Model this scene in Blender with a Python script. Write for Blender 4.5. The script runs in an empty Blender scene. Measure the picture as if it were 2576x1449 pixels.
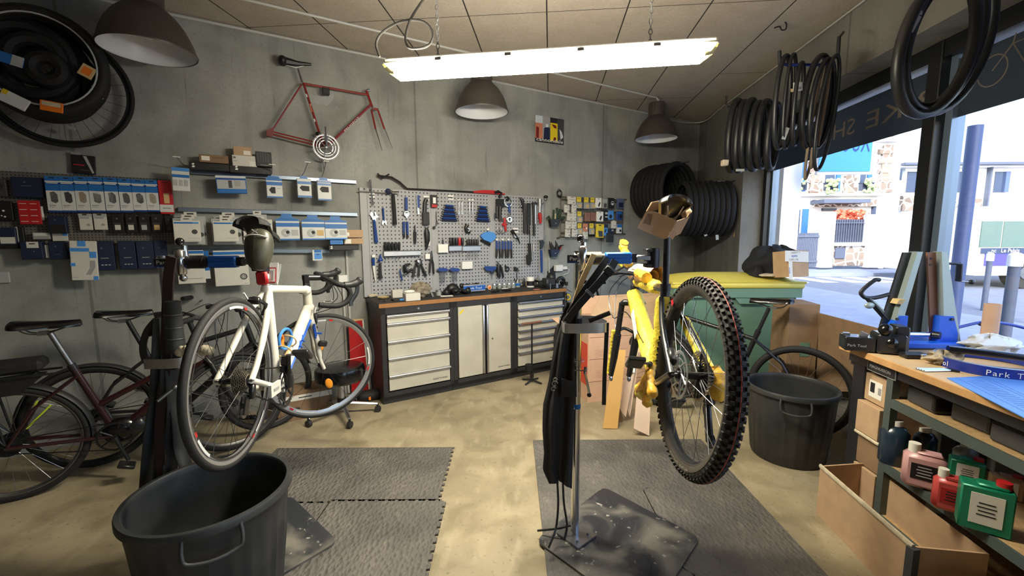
import bpy, math, random
from mathutils import Matrix, Vector
R=random.Random(7)
pi=math.pi; sin=math.sin; cos=math.cos; rad=math.radians
# ---------------------------------------------------------------- camera geometry (2576 x 1449 photograph)
FP=1074.0;PIT=rad(6.93);ROL=rad(-0.33);CH=1.52
A1=rad(58.63);A2=rad(5.13)
V=Vector
FW=V((0,cos(PIT),-sin(PIT)));UP0=V((0,sin(PIT),cos(PIT)))
RT=V((1,0,0))*cos(ROL)+UP0*sin(ROL);UPV=UP0*cos(ROL)-V((1,0,0))*sin(ROL)
CAMP=V((0,0,CH))
def ray(px,py): return FW+RT*((px-1288)/FP)-UPV*((py-724.5)/FP)
def PZ(px,py,z=0.0):
    r=ray(px,py);return CAMP+r*((z-CH)/r.z)
def PY(px,py,Y):
    r=ray(px,py);return CAMP+r*(Y/r.y)
def PP(px,py,p,n):
    r=ray(px,py);return CAMP+r*((p-CAMP).dot(n)/r.dot(n))
WD=V((sin(A1),cos(A1),0));WN=V((-cos(A1),sin(A1),0))
B0=PZ(965.6,1023);WO=B0+WN*.49
SD=V((sin(A2),cos(A2),0));SN=V((cos(A2),-sin(A2),0))
WROT=math.atan2(WD.y,WD.x)
SROT=math.atan2(SD.y,SD.x)
def Wuz(px,py,off=0.0):
    q=PP(px,py,WO-WN*off,WN);r=q-WO;return r.dot(WD),q.z
def WP(u,z,off=0.0): return WO+WD*u-WN*off+V((0,0,z))
def SP(dn,sd,z=0.0): return SN*dn+SD*sd+V((0,0,z))
ZC=3.2
# ---------------------------------------------------------------- materials
MT={}
def lin(c):
    c=c/255.0
    return c/12.92 if c<=.04045 else ((c+.055)/1.055)**2.4
def col(rgb): return (lin(rgb[0]),lin(rgb[1]),lin(rgb[2]),1)
def mat(name,rgb,rough=.5,metal=0,noise=0,nscale=8,bump=0,bscale=None,emit=0,alpha=1,spec=.5,coat=0,trans=0):
    if name in MT: return name
    m=bpy.data.materials.new(name);m.use_nodes=True
    nt=m.node_tree;b=nt.nodes['Principled BSDF']
    b.inputs['Base Color'].default_value=col(rgb);b.inputs['Roughness'].default_value=rough
    b.inputs['Metallic'].default_value=metal;b.inputs['Specular IOR Level'].default_value=spec
    b.inputs['Alpha'].default_value=alpha;b.inputs['Coat Weight'].default_value=coat
    b.inputs['Transmission Weight'].default_value=trans
    if emit:
        b.inputs['Emission Color'].default_value=col(rgb);b.inputs['Emission Strength'].default_value=emit
    if noise or bump:
        tc=nt.nodes.new('ShaderNodeTexCoord');n=nt.nodes.new('ShaderNodeTexNoise')
        n.inputs['Scale'].default_value=nscale;n.inputs['Detail'].default_value=5
        nt.links.new(tc.outputs['Object'],n.inputs['Vector'])
        if noise:
            mx=nt.nodes.new('ShaderNodeMix');mx.data_type='RGBA'
            c=col(rgb)
            mx.inputs['A'].default_value=tuple(min(1,v*(1-noise)) for v in c[:3])+(1,)
            mx.inputs['B'].default_value=tuple(min(1,v*(1+noise)) for v in c[:3])+(1,)
            mr=nt.nodes.new('ShaderNodeMapRange');mr.inputs['From Min'].default_value=.3;mr.inputs['From Max'].default_value=.7
            nt.links.new(n.outputs['Fac'],mr.inputs['Value']);nt.links.new(mr.outputs['Result'],mx.inputs['Factor'])
            nt.links.new(mx.outputs['Result'],b.inputs['Base Color'])
        if bump:
            n2=n
            if bscale:
                n2=nt.nodes.new('ShaderNodeTexNoise');n2.inputs['Scale'].default_value=bscale;n2.inputs['Detail'].default_value=4
                nt.links.new(tc.outputs['Object'],n2.inputs['Vector'])
            bp=nt.nodes.new('ShaderNodeBump');bp.inputs['Strength'].default_value=bump;bp.inputs['Distance'].default_value=.01
            nt.links.new(n2.outputs['Fac'],bp.inputs['Height']);nt.links.new(bp.outputs['Normal'],b.inputs['Normal'])
    MT[name]=m
    return name
class NB:      # small node builder
    def __init__(s,name,rough=.8):
        m=bpy.data.materials.new(name);m.use_nodes=True;MT[name]=m;s.m=m;s.nt=m.node_tree
        s.b=s.nt.nodes['Principled BSDF'];s.b.inputs['Roughness'].default_value=rough
        s.tc=s.nt.nodes.new('ShaderNodeTexCoord').outputs['Object']
    def n(s,t,ins={},**kw):
        x=s.nt.nodes.new(t)
        for k,v in kw.items(): setattr(x,k,v)
        for k,v in ins.items():
            if hasattr(v,'is_linked') or hasattr(v,'node'): s.nt.links.new(v,x.inputs[k])
            else: x.inputs[k].default_value=v
        return x
    def math(s,op,a,b=0.0,c=0.0):
        x=s.nt.nodes.new('ShaderNodeMath');x.operation=op
        for i,v in enumerate((a,b,c)):
            if hasattr(v,'node'): s.nt.links.new(v,x.inputs[i])
            else: x.inputs[i].default_value=v
        return x.outputs[0]
    def mix(s,f,a,b,bt='MIX'):
        x=s.nt.nodes.new('ShaderNodeMix');x.data_type='RGBA';x.blend_type=bt
        for k,v in (('Factor',f),('A',a),('B',b)):
            if hasattr(v,'node'): s.nt.links.new(v,x.inputs[k])
            elif k=='Factor': x.inputs[k].default_value=v
            else: x.inputs[k].default_value=col(v)
        return x.outputs['Result']
    def ramp(s,v,lo,hi):
        x=s.nt.nodes.new('ShaderNodeMapRange');s.nt.links.new(v,x.inputs[0])
        x.inputs[1].default_value=lo;x.inputs[2].default_value=hi;return x.outputs[0]
    def noise(s,scale,detail=5,vec=None,dist=0):
        x=s.nt.nodes.new('ShaderNodeTexNoise');s.nt.links.new(vec or s.tc,x.inputs['Vector'])
        x.inputs['Scale'].default_value=scale;x.inputs['Detail'].default_value=detail;x.inputs['Distortion'].default_value=dist
        return x.outputs['Fac']
    def map(s,sc=(1,1,1),rot=(0,0,0),loc=(0,0,0)):
        x=s.nt.nodes.new('ShaderNodeMapping');s.nt.links.new(s.tc,x.inputs['Vector'])
        x.inputs['Scale'].default_value=sc;x.inputs['Rotation'].default_value=rot;x.inputs['Location'].default_value=loc
        return x.outputs[0]
    def out(s,c=None,bump=None,bs=.3,bd=.01,rough=None):
        if c is not None: s.nt.links.new(c,s.b.inputs['Base Color'])
        if rough is not None: s.nt.links.new(rough,s.b.inputs['Roughness'])
        if bump is not None:
            x=s.nt.nodes.new('ShaderNodeBump');x.inputs['Strength'].default_value=bs;x.inputs['Distance'].default_value=bd
            s.nt.links.new(bump,x.inputs['Height']);s.nt.links.new(x.outputs[0],s.b.inputs['Normal'])
# ---------------------------------------------------------------- mesh builder
_txt={}
def textdata(s):
    if s in _txt: return _txt[s]
    cu=bpy.data.curves.new('t','FONT');cu.body=s;cu.size=1;cu.resolution_u=2
    o=bpy.data.objects.new('t',cu);bpy.context.scene.collection.objects.link(o)
    me=bpy.data.meshes.new_from_object(o)
    vs=[v.co.copy() for v in me.vertices];fs=[tuple(p.vertices) for p in me.polygons]
    bpy.data.objects.remove(o);bpy.data.curves.remove(cu);bpy.data.meshes.remove(me)
    w=max([v.x for v in vs] or [1]);_txt[s]=(vs,fs,w);return _txt[s]
def basis(ax):
    ax=V(ax).normalized();t=V((0,0,1)) if abs(ax.z)<.9 else V((1,0,0))
    a=t.cross(ax).normalized();return a,ax.cross(a).normalized(),ax
class MB:
    def __init__(s): s.v=[];s.f=[];s.m=[];s.ms=[];s.X=None
    def mi(s,m):
        if m not in s.ms: s.ms.append(m)
        return s.ms.index(m)
    def add(s,vs,fs,m):
        k=len(s.v);i=s.mi(m)
        if s.X is not None: vs=[s.X@V(v) for v in vs]
        s.v.extend([tuple(v) for v in vs]);s.f.extend([tuple(k+j for j in f) for f in fs]);s.m.extend([i]*len(fs));return s
    def box(s,c,d,m,r=None,bev=0):
        x,y,z=d[0]/2,d[1]/2,d[2]/2
        if bev and min(x,y,z)>bev:
            b=bev;vs=[];ids={}
            for sx in (-1,1):
                for sy in (-1,1):
                    for sz in (-1,1):
                        for k in range(3):
                            q=[x*sx,y*sy,z*sz]
                            for j in range(3):
                                if j!=k: q[j]-=b*(sx,sy,sz)[j]
                            ids[(sx,sy,sz,k)]=len(vs);vs.append(V(q))
            fs=[]
            for k in range(3):
                for sg in (-1,1):
                    o=[j for j in range(3) if j!=k];L=[]
                    for a,b2 in ((-1,-1),(1,-1),(1,1),(-1,1)):
                        t=[0,0,0];t[k]=sg;t[o[0]]=a;t[o[1]]=b2;L.append(ids[(t[0],t[1],t[2],k)])
                    n=(vs[L[1]]-vs[L[0]]).cross(vs[L[2]]-vs[L[0]])
                    if n[k]*sg<0: L.reverse()
                    fs.append(L)
            for k in range(3):   # edge along k
                o=[j for j in range(3) if j!=k]
                for a in (-1,1):
                    for b2 in (-1,1):
                        t0=[0,0,0];t0[o[0]]=a;t0[o[1]]=b2;t0[k]=-1;t1=list(t0);t1[k]=1
                        L=[ids[(*t0,o[0])],ids[(*t1,o[0])],ids[(*t1,o[1])],ids[(*t0,o[1])]]
                        n=(vs[L[1]]-vs[L[0]]).cross(vs[L[2]]-vs[L[0]]);ctr=V((0,0,0));ctr[o[0]]=a;ctr[o[1]]=b2
                        if n.dot(ctr)<0:L.reverse()
                        fs.append(L)
            for sx in (-1,1):
                for sy in (-1,1):
                    for sz in (-1,1):
                        L=[ids[(sx,sy,sz,k)] for k in range(3)]
                        n=(vs[L[1]]-vs[L[0]]).cross(vs[L[2]]-vs[L[0]])
                        if n.dot(V((sx,sy,sz)))<0:L.reverse()
                        fs.append(L)
        else:
            vs=[V((a*x,b*y,c2*z)) for a in (-1,1) for b in (-1,1) for c2 in (-1,1)]
            fs=[(0,1,3,2),(4,6,7,5),(0,4,5,1),(2,3,7,6),(0,2,6,4),(1,5,7,3)]
        if r is not None: vs=[r@v for v in vs]
        c=V(c);return s.add([v+c for v in vs],fs,m)
    def cyl(s,p0,p1,r0,m,r1=None,n=14,cap=True):
        p0=V(p0);p1=V(p1);r1=r0 if r1 is None else r1
        a,b,_=basis(p1-p0)
        vs=[p+(a*cos(2*pi*i/n)+b*sin(2*pi*i/n))*r for p,r in ((p0,r0),(p1,r1)) for i in range(n)]
        fs=[(i,(i+1)%n,n+(i+1)%n,n+i) for i in range(n)]
        if cap: fs+= [tuple(range(n-1,-1,-1)),tuple(range(n,2*n))]
        return s.add(vs,fs,m)
    def tube(s,pts,r,m,n=8,closed=False,sq=None,cap=True):
        pts=[V(p) for p in pts];k=len(pts)
        rs=r if isinstance(r,(list,tuple)) else [r]*k
        T=[]
        for i in range(k):
            if closed: t=pts[(i+1)%k]-pts[i-1]
            else: t=pts[min(i+1,k-1)]-pts[max(i-1,0)]
            T.append(t.normalized() if t.length>1e-9 else V((0,0,1)))
        a,b,_=basis(T[0]);vs=[];na=a
        for i in range(k):
            na=(na-T[i]*na.dot(T[i]));na=na.normalized() if na.length>1e-6 else basis(T[i])[0]
            nb=T[i].cross(na)
            for j in range(n):
                A=2*pi*j/n;vs.append(pts[i]+(na*cos(A)+nb*sin(A)*(sq or 1))*rs[i])
        fs=[]
        for i in range(k if closed else k-1):
            i2=(i+1)%k
            for j in range(n): fs.append((i*n+j,i*n+(j+1)%n,i2*n+(j+1)%n,i2*n+j))
        if not closed and cap: fs+=[tuple(range(n-1,-1,-1)),tuple((k-1)*n+j for j in range(n))]
        return s.add(vs,fs,m)
    def lathe(s,prof,o,ax,m,n=32,closed=False,arc=None,flute=None):
        a,b,c=basis(ax);o=V(o);k=len(prof);vs=[]
        for i in range(n):
            A=2*pi*i/n if arc is None else arc[0]+(arc[1]-arc[0])*i/(n-1)
            for j,(r,h) in enumerate(prof):
                rr=r if not flute else r*(1+flute(A,h))
                vs.append(o+(a*cos(A)+b*sin(A))*rr+c*h)
        fs=[]
        for i in range(n if arc is None else n-1):
            i2=(i+1)%n
            for j in range(k if closed else k-1):
                j2=(j+1)%k;fs.append((i*k+j,i2*k+j,i2*k+j2,i*k+j2))
        return s.add(vs,fs,m)
    def torus(s,c,ax,RR,r,m,n=48,k=10,rz=None):
        rz=rz or r
        return s.lathe([(RR+r*cos(2*pi*j/k),rz*sin(2*pi*j/k)) for j in range(k)],c,ax,m,n,True)
    def prism(s,poly,o,ux,uy,th,m):
        o=V(o);ux=V(ux);uy=V(uy);nn=ux.cross(uy).normalized()*th
        k=len(poly);vs=[o+ux*x+uy*y for x,y in poly];vs+=[v+nn for v in vs]
        ar=sum(poly[i][0]*poly[(i+1)%k][1]-poly[(i+1)%k][0]*poly[i][1] for i in range(k))
        fl=(ar>0)==(th>0)
        f0=list(range(k));f1=list(range(k,2*k))
        fs=[tuple(f0[::-1] if fl else f0),tuple(f1 if fl else f1[::-1])]
        for i in range(k):
            j=(i+1)%k;q=(i,j,k+j,k+i);fs.append(q if fl else q[::-1])
        return s.add(vs,fs,m)
    def ell(s,c,r,m,n=16,k=10,rot=None):
        c=V(c);r=(r,r,r) if not hasattr(r,'__len__') else r;vs=[];fs=[]
        for j in range(1,k):
            t=pi*j/k
            for i in range(n):
                A=2*pi*i/n;v=V((r[0]*sin(t)*cos(A),r[1]*sin(t)*sin(A),r[2]*cos(t)))
                vs.append(c+(rot@v if rot else v))
        a=V((0,0,r[2]));a=rot@a if rot else a
        vs+=[c+a,c-a];N=(k-1)*n
        for j in range(k-2):
            for i in range(n): fs.append((j*n+i,(j+1)*n+i,(j+1)*n+(i+1)%n,j*n+(i+1)%n))
        for i in range(n): fs+=[(N,i,(i+1)%n),(N+1,(k-2)*n+(i+1)%n,(k-2)*n+i)]
        return s.add(vs,fs,m)
    def grid(s,fn,nu,nv,m,th=0):
        vs=[V(fn(i/nu,j/nv)) for i in range(nu+1) for j in range(nv+1)];w=nv+1
        fs=[(i*w+j,(i+1)*w+j,(i+1)*w+j+1,i*w+j+1) for i in range(nu) for j in range(nv)]
        if th:
            k=len(vs);nr=[V((0,0,0)) for _ in vs]
            for f in fs:
                n=(vs[f[1]]-vs[f[0]]).cross(vs[f[3]]-vs[f[0]])
                for q in f: nr[q]+=n
            vs2=[v-(nr[i].normalized() if nr[i].length else V((0,0,1)))*th for i,v in enumerate(vs)]
            fs2=[tuple(k+q for q in f[::-1]) for f in fs];e=[]
            bd=[i*w for i in range(nu+1)]+[nu*w+j for j in range(1,nv+1)]+[i*w+nv for i in range(nu-1,-1,-1)]+[j for j in range(nv-1,0,-1)]
            for i in range(len(bd)):
                a,b=bd[i],bd[(i+1)%len(bd)];e.append((b,a,k+a,k+b))
            vs=vs+vs2;fs=fs+fs2+e
        return s.add(vs,fs,m)
    def quad(s,a,b,c,d,m): return s.add([a,b,c,d],[(0,1,2,3)],m)
    def text(s,t,o,ux,uy,size,m,al='l',mir=False,w=None):
        vs,fs,W_=textdata(t)
        sx=size if w is None else w/W_
        o=V(o);ux=V(ux).normalized();uy=V(uy).normalized()
        sh=0 if al=='l' else (-W_*sx/2 if al=='c' else -W_*sx)
        q=[o+ux*((W_*sx+sh-(v.x*sx)) if mir else v.x*sx+sh)+uy*v.y*size for v in vs]
        if mir: fs=[f[::-1] for f in fs]
        return s.add(q,fs,m)
def setp(o,label=None,cat=None,group=None,kind=None):
    if label: o['label']=label
    if cat: o['category']=cat
    if group: o['group']=group
    if kind: o['kind']=kind
    return o
COL=bpy.context.scene.collection
def ob(name,mb,parent=None,sm=40,loc=None,rot=None,label=None,cat=None,group=None,kind=None,flip=False):
    me=bpy.data.meshes.new(name);me.from_pydata(mb.v,[],mb.f)
    for m in mb.ms: me.materials.append(MT[m])
    me.polygons.foreach_set('material_index',mb.m)
    if sm:
        me.polygons.foreach_set('use_smooth',[True]*len(me.polygons))
        me.update()
        try: me.set_sharp_from_angle(angle=rad(sm))
        except Exception: pass
    me.update()
    o=bpy.data.objects.new(name,me);COL.objects.link(o)
    if parent is not None: o.parent=parent
    if loc is not None: o.location=loc
    if rot is not None: o.rotation_euler=rot
    return setp(o,label,cat,group,kind)
def thing(name,label,cat,loc=(0,0,0),rz=0,group=None,mx=None):
    o=bpy.data.objects.new(name,None);COL.objects.link(o);o.empty_display_size=.1
    if mx is not None: o.matrix_world=mx
    else: o.location=loc;o.rotation_euler=(0,0,rz)
    return setp(o,label,cat,group)
def dup(o,loc=None,rot=None,label=None,group=None,mx=None):
    def cp(s,par):
        c=s.copy();COL.objects.link(c);c.parent=par
        for ch in s.children: cp(ch,c)
        return c
    r=cp(o,None)
    if mx is not None: r.matrix_world=mx
    if loc is not None: r.location=loc
    if rot is not None: r.rotation_euler=rot
    return setp(r,label,None,group)
def struct(name,mb,label=None,sm=0):
    o=ob(name,mb,sm=sm);o['kind']='structure'
    if label:o['label']=label
    return o
def frameW(u,z,off): return Matrix.Translation(WP(u,z,off))@Matrix.Rotation(WROT,4,'Z')
def smooth_path(P,n=6,closed=False):
    P=[V(p) for p in P];k=len(P);o=[]
    rng=range(k) if closed else range(k-1)
    for i in rng:
        p0=P[i-1] if (closed or i>0) else P[0]*2-P[1]
        p1=P[i];p2=P[(i+1)%k];p3=P[(i+2)%k] if (closed or i<k-2) else P[-1]*2-P[-2]
        for j in range(n):
            t=j/n;o.append(.5*((2*p1)+(p2-p0)*t+(2*p0-5*p1+4*p2-p3)*t*t+(3*p1-p0-3*p2+p3)*t**3))
    if not closed:o.append(P[-1])
    return o
# ---------------------------------------------------------------- common materials
mat('black',(22,22,24),.45);mat('blackgloss',(14,14,16),.18,spec=.6);mat('rubber',(30,30,31),.75,bump=.15,bscale=160)
mat('plastic',(38,38,40),.5);mat('darkgrey',(62,63,66),.55);mat('grey',(125,126,128),.5);mat('white',(232,231,226),.5)
mat('chrome',(205,206,210),.18,1);mat('steel',(150,151,155),.35,1,noise=.15,nscale=14);mat('alu',(196,197,200),.38,1,noise=.08,nscale=20)
mat('darksteel',(62,62,66),.38,.9);mat('blue',(24,84,170),.4);mat('toolblue',(28,62,132),.4);mat('lightblue',(70,140,215),.45)
mat('navy',(22,32,62),.5);mat('red',(178,28,34),.45);mat('orange',(232,120,24),.4);mat('yellow',(222,196,30),.45)
mat('card',(182,152,120),.85,noise=.08,nscale=14);mat('cardpink',(206,168,140),.85,noise=.07,nscale=9)
mat('carddark',(134,108,82),.85,noise=.1,nscale=12);mat('paper',(226,224,216),.7);mat('ink',(28,28,34),.6);mat('printgrey',(150,150,150),.7)
mat('glassblack',(6,6,8),.08);mat('rag',(196,184,160),.95,noise=.2,nscale=30);mat('tan',(200,170,120),.7)
mat('packblue',(34,104,176),.4);mat('packwhite',(205,208,208),.45);mat('boxwhite',(202,200,192),.6,noise=.04,nscale=15)
# --- concrete wall
def concrete(name,base,dark,light,seam=1.2,axis='x'):
    b=NB(name,.82)
    big=b.noise(1.6,8,None,.5);med=b.noise(6,9);fin=b.noise(45,4)
    c=b.mix(b.ramp(big,.32,.68),dark,light)
    c=b.mix(b.math('MULTIPLY',b.ramp(med,.42,.72),.38),c,base)
    c=b.mix(b.math('MULTIPLY',b.ramp(fin,.5,.75),.22),c,tuple(int(v*.72) for v in dark))
    bl=b.noise(2.4,3);c=b.mix(b.math('MULTIPLY',b.ramp(bl,.56,.72),.35),c,tuple(int(v*.8) for v in dark))
    st=b.noise(3.2,6,b.map((2.6,2.6,.16)))                       # long vertical runs
    c=b.mix(b.math('MULTIPLY',b.ramp(st,.52,.68),.22),c,tuple(int(v*.68) for v in dark))
    st2=b.noise(9,3,b.map((3.2,3.2,.22)))
    c=b.mix(b.math('MULTIPLY',b.ramp(st2,.64,.72),.30),c,tuple(int(v*.55) for v in dark))
    pit=b.n('ShaderNodeTexVoronoi',{'Vector':b.tc,'Scale':17.0}).outputs['Distance']
    pm=b.math('LESS_THAN',pit,.055);c=b.mix(b.math('MULTIPLY',pm,.6),c,tuple(int(v*.45) for v in dark))
    xy=b.n('ShaderNodeSeparateXYZ',{'Vector':b.tc})
    d=b.math('ABSOLUTE',b.math('SUBTRACT',b.math('FRACT',b.math('ADD',b.math('MULTIPLY',xy.outputs[0],1/seam),.28)),.5))
    sm=b.math('LESS_THAN',b.math('ADD',d,b.math('MULTIPLY',med,.004)),.0055)
    c=b.mix(b.math('MULTIPLY',sm,.5),c,tuple(int(v*.6) for v in dark))
    h=b.math('SUBTRACT',b.math('ADD',b.math('MULTIPLY',med,.6),b.math('MULTIPLY',fin,.35)),b.math('ADD',pm,b.math('MULTIPLY',sm,.8)))
    b.out(c,h,.35,.006)
concrete('concrete',(158,160,157),(122,124,121),(166,167,162),2.5)
concrete('concrete2',(132,130,124),(108,106,101),(132,130,124),3.0)
# --- ceiling boards
b=NB('ceilboard',.95)
mp=b.map((1,1,1),(0,0,-(pi/2-A2)))
ax=b.n('ShaderNodeTexCoord').outputs['Object']
sep=b.n('ShaderNodeSeparateXYZ',{'Vector':b.tc})
cu=b.math('ADD',b.math('MULTIPLY',sep.outputs[0],SN.x),b.math('MULTIPLY',sep.outputs[1],SN.y))   # across
cv=b.math('ADD',b.math('MULTIPLY',sep.outputs[0],SD.x),b.math('MULTIPLY',sep.outputs[1],SD.y))   # along
ru=b.math('DIVIDE',b.math('ADD',cu,.02+6),.5985)
row=b.math('FLOOR',ru)
off=b.math('MULTIPLY',b.math('GREATER_THAN',b.math('FRACT',b.math('MULTIPLY',b.math('ADD',row,.5),1/4.0)),.74),.0)
rowsel=b.math('GREATER_THAN',row,12.5)
vv=b.math('DIVIDE',b.math('ADD',b.math('ADD',cv,22-3.466),b.math('MULTIPLY',rowsel,-1.44)),2.2)
du=b.math('ABSOLUTE',b.math('SUBTRACT',b.math('FRACT',b.math('ADD',ru,.5)),.5))
dv=b.math('ABSOLUTE',b.math('SUBTRACT',b.math('FRACT',b.math('ADD',vv,.5)),.5))
j1=b.math('LESS_THAN',du,.0085);j2=b.math('LESS_THAN',dv,.0016)
jt=b.math('MAXIMUM',j1,j2)
cell=b.n('ShaderNodeTexWhiteNoise',{'Vector':b.n('ShaderNodeCombineXYZ',{0:row,1:b.math('FLOOR',vv)}).outputs[0]},noise_dimensions='3D').outputs['Value']
f1=b.noise(60,6,None,1.5);f2=b.noise(7,5)
c=b.mix(f2,(176,166,152),(202,194,180));c=b.mix(b.math('MULTIPLY',b.ramp(f1,.35,.7),.5),c,(150,134,120))
c=b.mix(b.math('MULTIPLY',cell,.25),c,(168,150,136))
c=b.mix(jt,c,(38,34,32))
b.out(c,b.math('SUBTRACT',b.math('MULTIPLY',f1,.7),jt),.5,.006)
# --- floor
b=NB('floorc',.6)
n1=b.noise(.9,7);n2=b.noise(4.5,8,None,.6);n3=b.noise(38,5);n4=b.noise(14,6,b.map((1,.35,1),(0,0,.5)))
c=b.mix(b.ramp(n1,.35,.65),(136,125,100),(176,163,134))
c=b.mix(b.math('MULTIPLY',b.ramp(n2,.45,.68),.55),c,(112,101,78))
c=b.mix(b.math('MULTIPLY',b.ramp(n4,.55,.75),.4),c,(192,180,150))
c=b.mix(b.math('MULTIPLY',b.ramp(n3,.6,.75),.5),c,(82,72,56))
vo=b.n('ShaderNodeTexVoronoi',{'Vector':b.map((1,1,1)),'Scale':9.0}).outputs['Distance']
c=b.mix(b.math('MULTIPLY',b.math('LESS_THAN',vo,.035),.7),c,(52,46,38))
b.out(c,b.math('ADD',n3,n2),.2,.004,b.ramp(b.math('SUBTRACT',1.15,n2),.2,1.0))
# --- glass
m=bpy.data.materials.new('glass');m.use_nodes=True;nt=m.node_tree;nt.nodes.clear();MT['glass']=m
o_=nt.nodes.new('ShaderNodeOutputMaterial');t_=nt.nodes.new('ShaderNodeBsdfTransparent');g_=nt.nodes.new('ShaderNodeBsdfGlossy')
t_.inputs[0].default_value=(.93,.96,1,1);g_.inputs['Roughness'].default_value=.02
l_=nt.nodes.new('ShaderNodeLayerWeight');l_.inputs[0].default_value=.5;x_=nt.nodes.new('ShaderNodeMixShader')
p_=nt.nodes.new('ShaderNodeMath');p_.operation='POWER';p_.inputs[1].default_value=4;nt.links.new(l_.outputs['Facing'],p_.inputs[0])
q_=nt.nodes.new('ShaderNodeMath');q_.operation='MULTIPLY_ADD';q_.inputs[1].default_value=.6;q_.inputs[2].default_value=.02;nt.links.new(p_.outputs[0],q_.inputs[0])
nt.links.new(q_.outputs[0],x_.inputs[0]);nt.links.new(t_.outputs[0],x_.inputs[1]);nt.links.new(g_.outputs[0],x_.inputs[2]);nt.links.new(x_.outputs[0],o_.inputs[0])
# ---------------------------------------------------------------- room shell
DW=2.25                                    # inner face of the shopfront wall
t0=(DW-WO.dot(SN))/WD.dot(SN);UC=t0;CORN=WO+WD*UC
SC=CORN.dot(SD)                            # along-coordinate of the corner
fl=MB();fl.box((-1.2,2.5,-.06),(13,14,.12),'floorc')
# floor stops at the shopfront
fl=MB();P=[WO+WD*-6.2,CORN+WD*.4,SP(2.75,SC+.2),SP(2.75,-3.6),V((-6.7,-3.6,0))]
fl.prism([(p.x,p.y) for p in P],(0,0,-.12),(1,0,0),(0,1,0),.12,'floorc')
struct('floor',fl)
ce=MB();ce.prism([(p.x,p.y) for p in P],(0,0,ZC),(1,0,0),(0,1,0),.25,'ceilboard');struct('ceiling',ce)
wb=MB();L=UC+6.2+.5;wb.box((L/2-6.2,.125,ZC/2),(L,.25,ZC),'concrete')
o=struct('wall_back',wb);o.matrix_world=frameW(0,0,0)
# shopfront wall: local x along SD from near to far, y toward outside
def SM(dn,sd,z): return Matrix.Translation(SP(dn,sd,z))@Matrix.Rotation(SROT,4,'Z')     # local x = SD, local -y = SN
WX1=5.35;WX0=-3.4;ZT=2.74;ZS=.70
w=MB()
w.box(((WX1+SC+1)/2,-.225,ZC/2),(SC+1-WX1,.45,ZC),'concrete2')
w.box((WX0-.6,-.225,ZC/2),(1.2,.45,ZC),'concrete2')
w.box(((WX0+WX1)/2,-.225,(ZT+ZC)/2),(WX1-WX0,.45,ZC-ZT),'concrete2')
w.box(((WX0+WX1)/2,-.225,ZS/2),(WX1-WX0,.45,ZS),'concrete2')
o=struct('wall_right',w);o.matrix_world=SM(DW,0,0)
w=MB();w.box((-1.9,-3.72,ZC/2),(10.6,.24,ZC),'concrete2');struct('wall_rear',w)
q=WO+WD*-6.2
w=MB();w.box((q.x-.1,(q.y-3.6)/2,ZC/2),(.24,abs(q.y+3.6)+.4,ZC),'concrete2');struct('wall_left',w)
# unseen building mass added above the shop to throw the street into shade
w=MB();w.box((-3.2,.5,ZC+.25+3.6),(11,12.4,7.2),'concrete2');struct('wall_upper_shade_mass',w)
# ---------------------------------------------------------------- window
mat('frame',(24,26,30),.35);mat('framesheen',(120,138,158),.3,.4);mat('film',(74,80,84),.6,noise=.05,nscale=20,bump=.06,bscale=200)  # second frame tone paints the bluish reflection on the dark frame's sides
mat('filmtext',(116,106,98),.7)
m=MT['film'];nt=m.node_tree;tr_=nt.nodes.new('ShaderNodeBsdfTranslucent');tr_.inputs[0].default_value=col((96,104,110));mx_=nt.nodes.new('ShaderNodeMixShader');mx_.inputs[0].default_value=.55
nt.links.new(nt.nodes['Principled BSDF'].outputs[0],mx_.inputs[1]);nt.links.new(tr_.outputs[0],mx_.inputs[2]);nt.links.new(mx_.outputs[0],nt.nodes['Material Output'].inputs[0])
DG=2.55
win=struct('window_1',MB().box(((WX0+WX1)/2,0,ZS+.03),(WX1-WX0,.14,.06),'frame'));win.matrix_world=SM(DG,0,0)
f=MB()
f.box(((WX0+WX1)/2,0,ZT-.055),(WX1-WX0,.14,.11),'frame')
f.box((WX1-.035,0,(ZS+ZT)/2),(.07,.14,ZT-ZS),'frame');f.box((WX1-.085,-.02,(ZS+ZT)/2),(.03,.07,ZT-ZS),'framesheen')
for x in (3.15,.9,-1.3):
    f.box((x,.0,(ZS+ZT)/2),(.10,.16,ZT-ZS),'frame',bev=.004);f.box((x-.075,-.02,(ZS+ZT)/2),(.05,.08,ZT-ZS),'framesheen')  # paler strip beside each mullion: its bluish reflection put in as colour
ob('window_frame',f,win,sm=0)
g=MB();g.box(((WX0+WX1)/2,-.02,(ZS+ZT)/2),(WX1-WX0,.006,ZT-ZS),'glass');ob('glass_pane',g,win,sm=0)
g=MB();g.box(((WX0+WX1)/2,-.012,(2.25+2.612)/2),(WX1-WX0,.004,.362),'film')
def lt(s,sd0,sd1,z,h): g.text(s,(sd0,-.0085,z),(1,0,0),(0,0,1),h,'filmtext',w=sd1-sd0)
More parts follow.
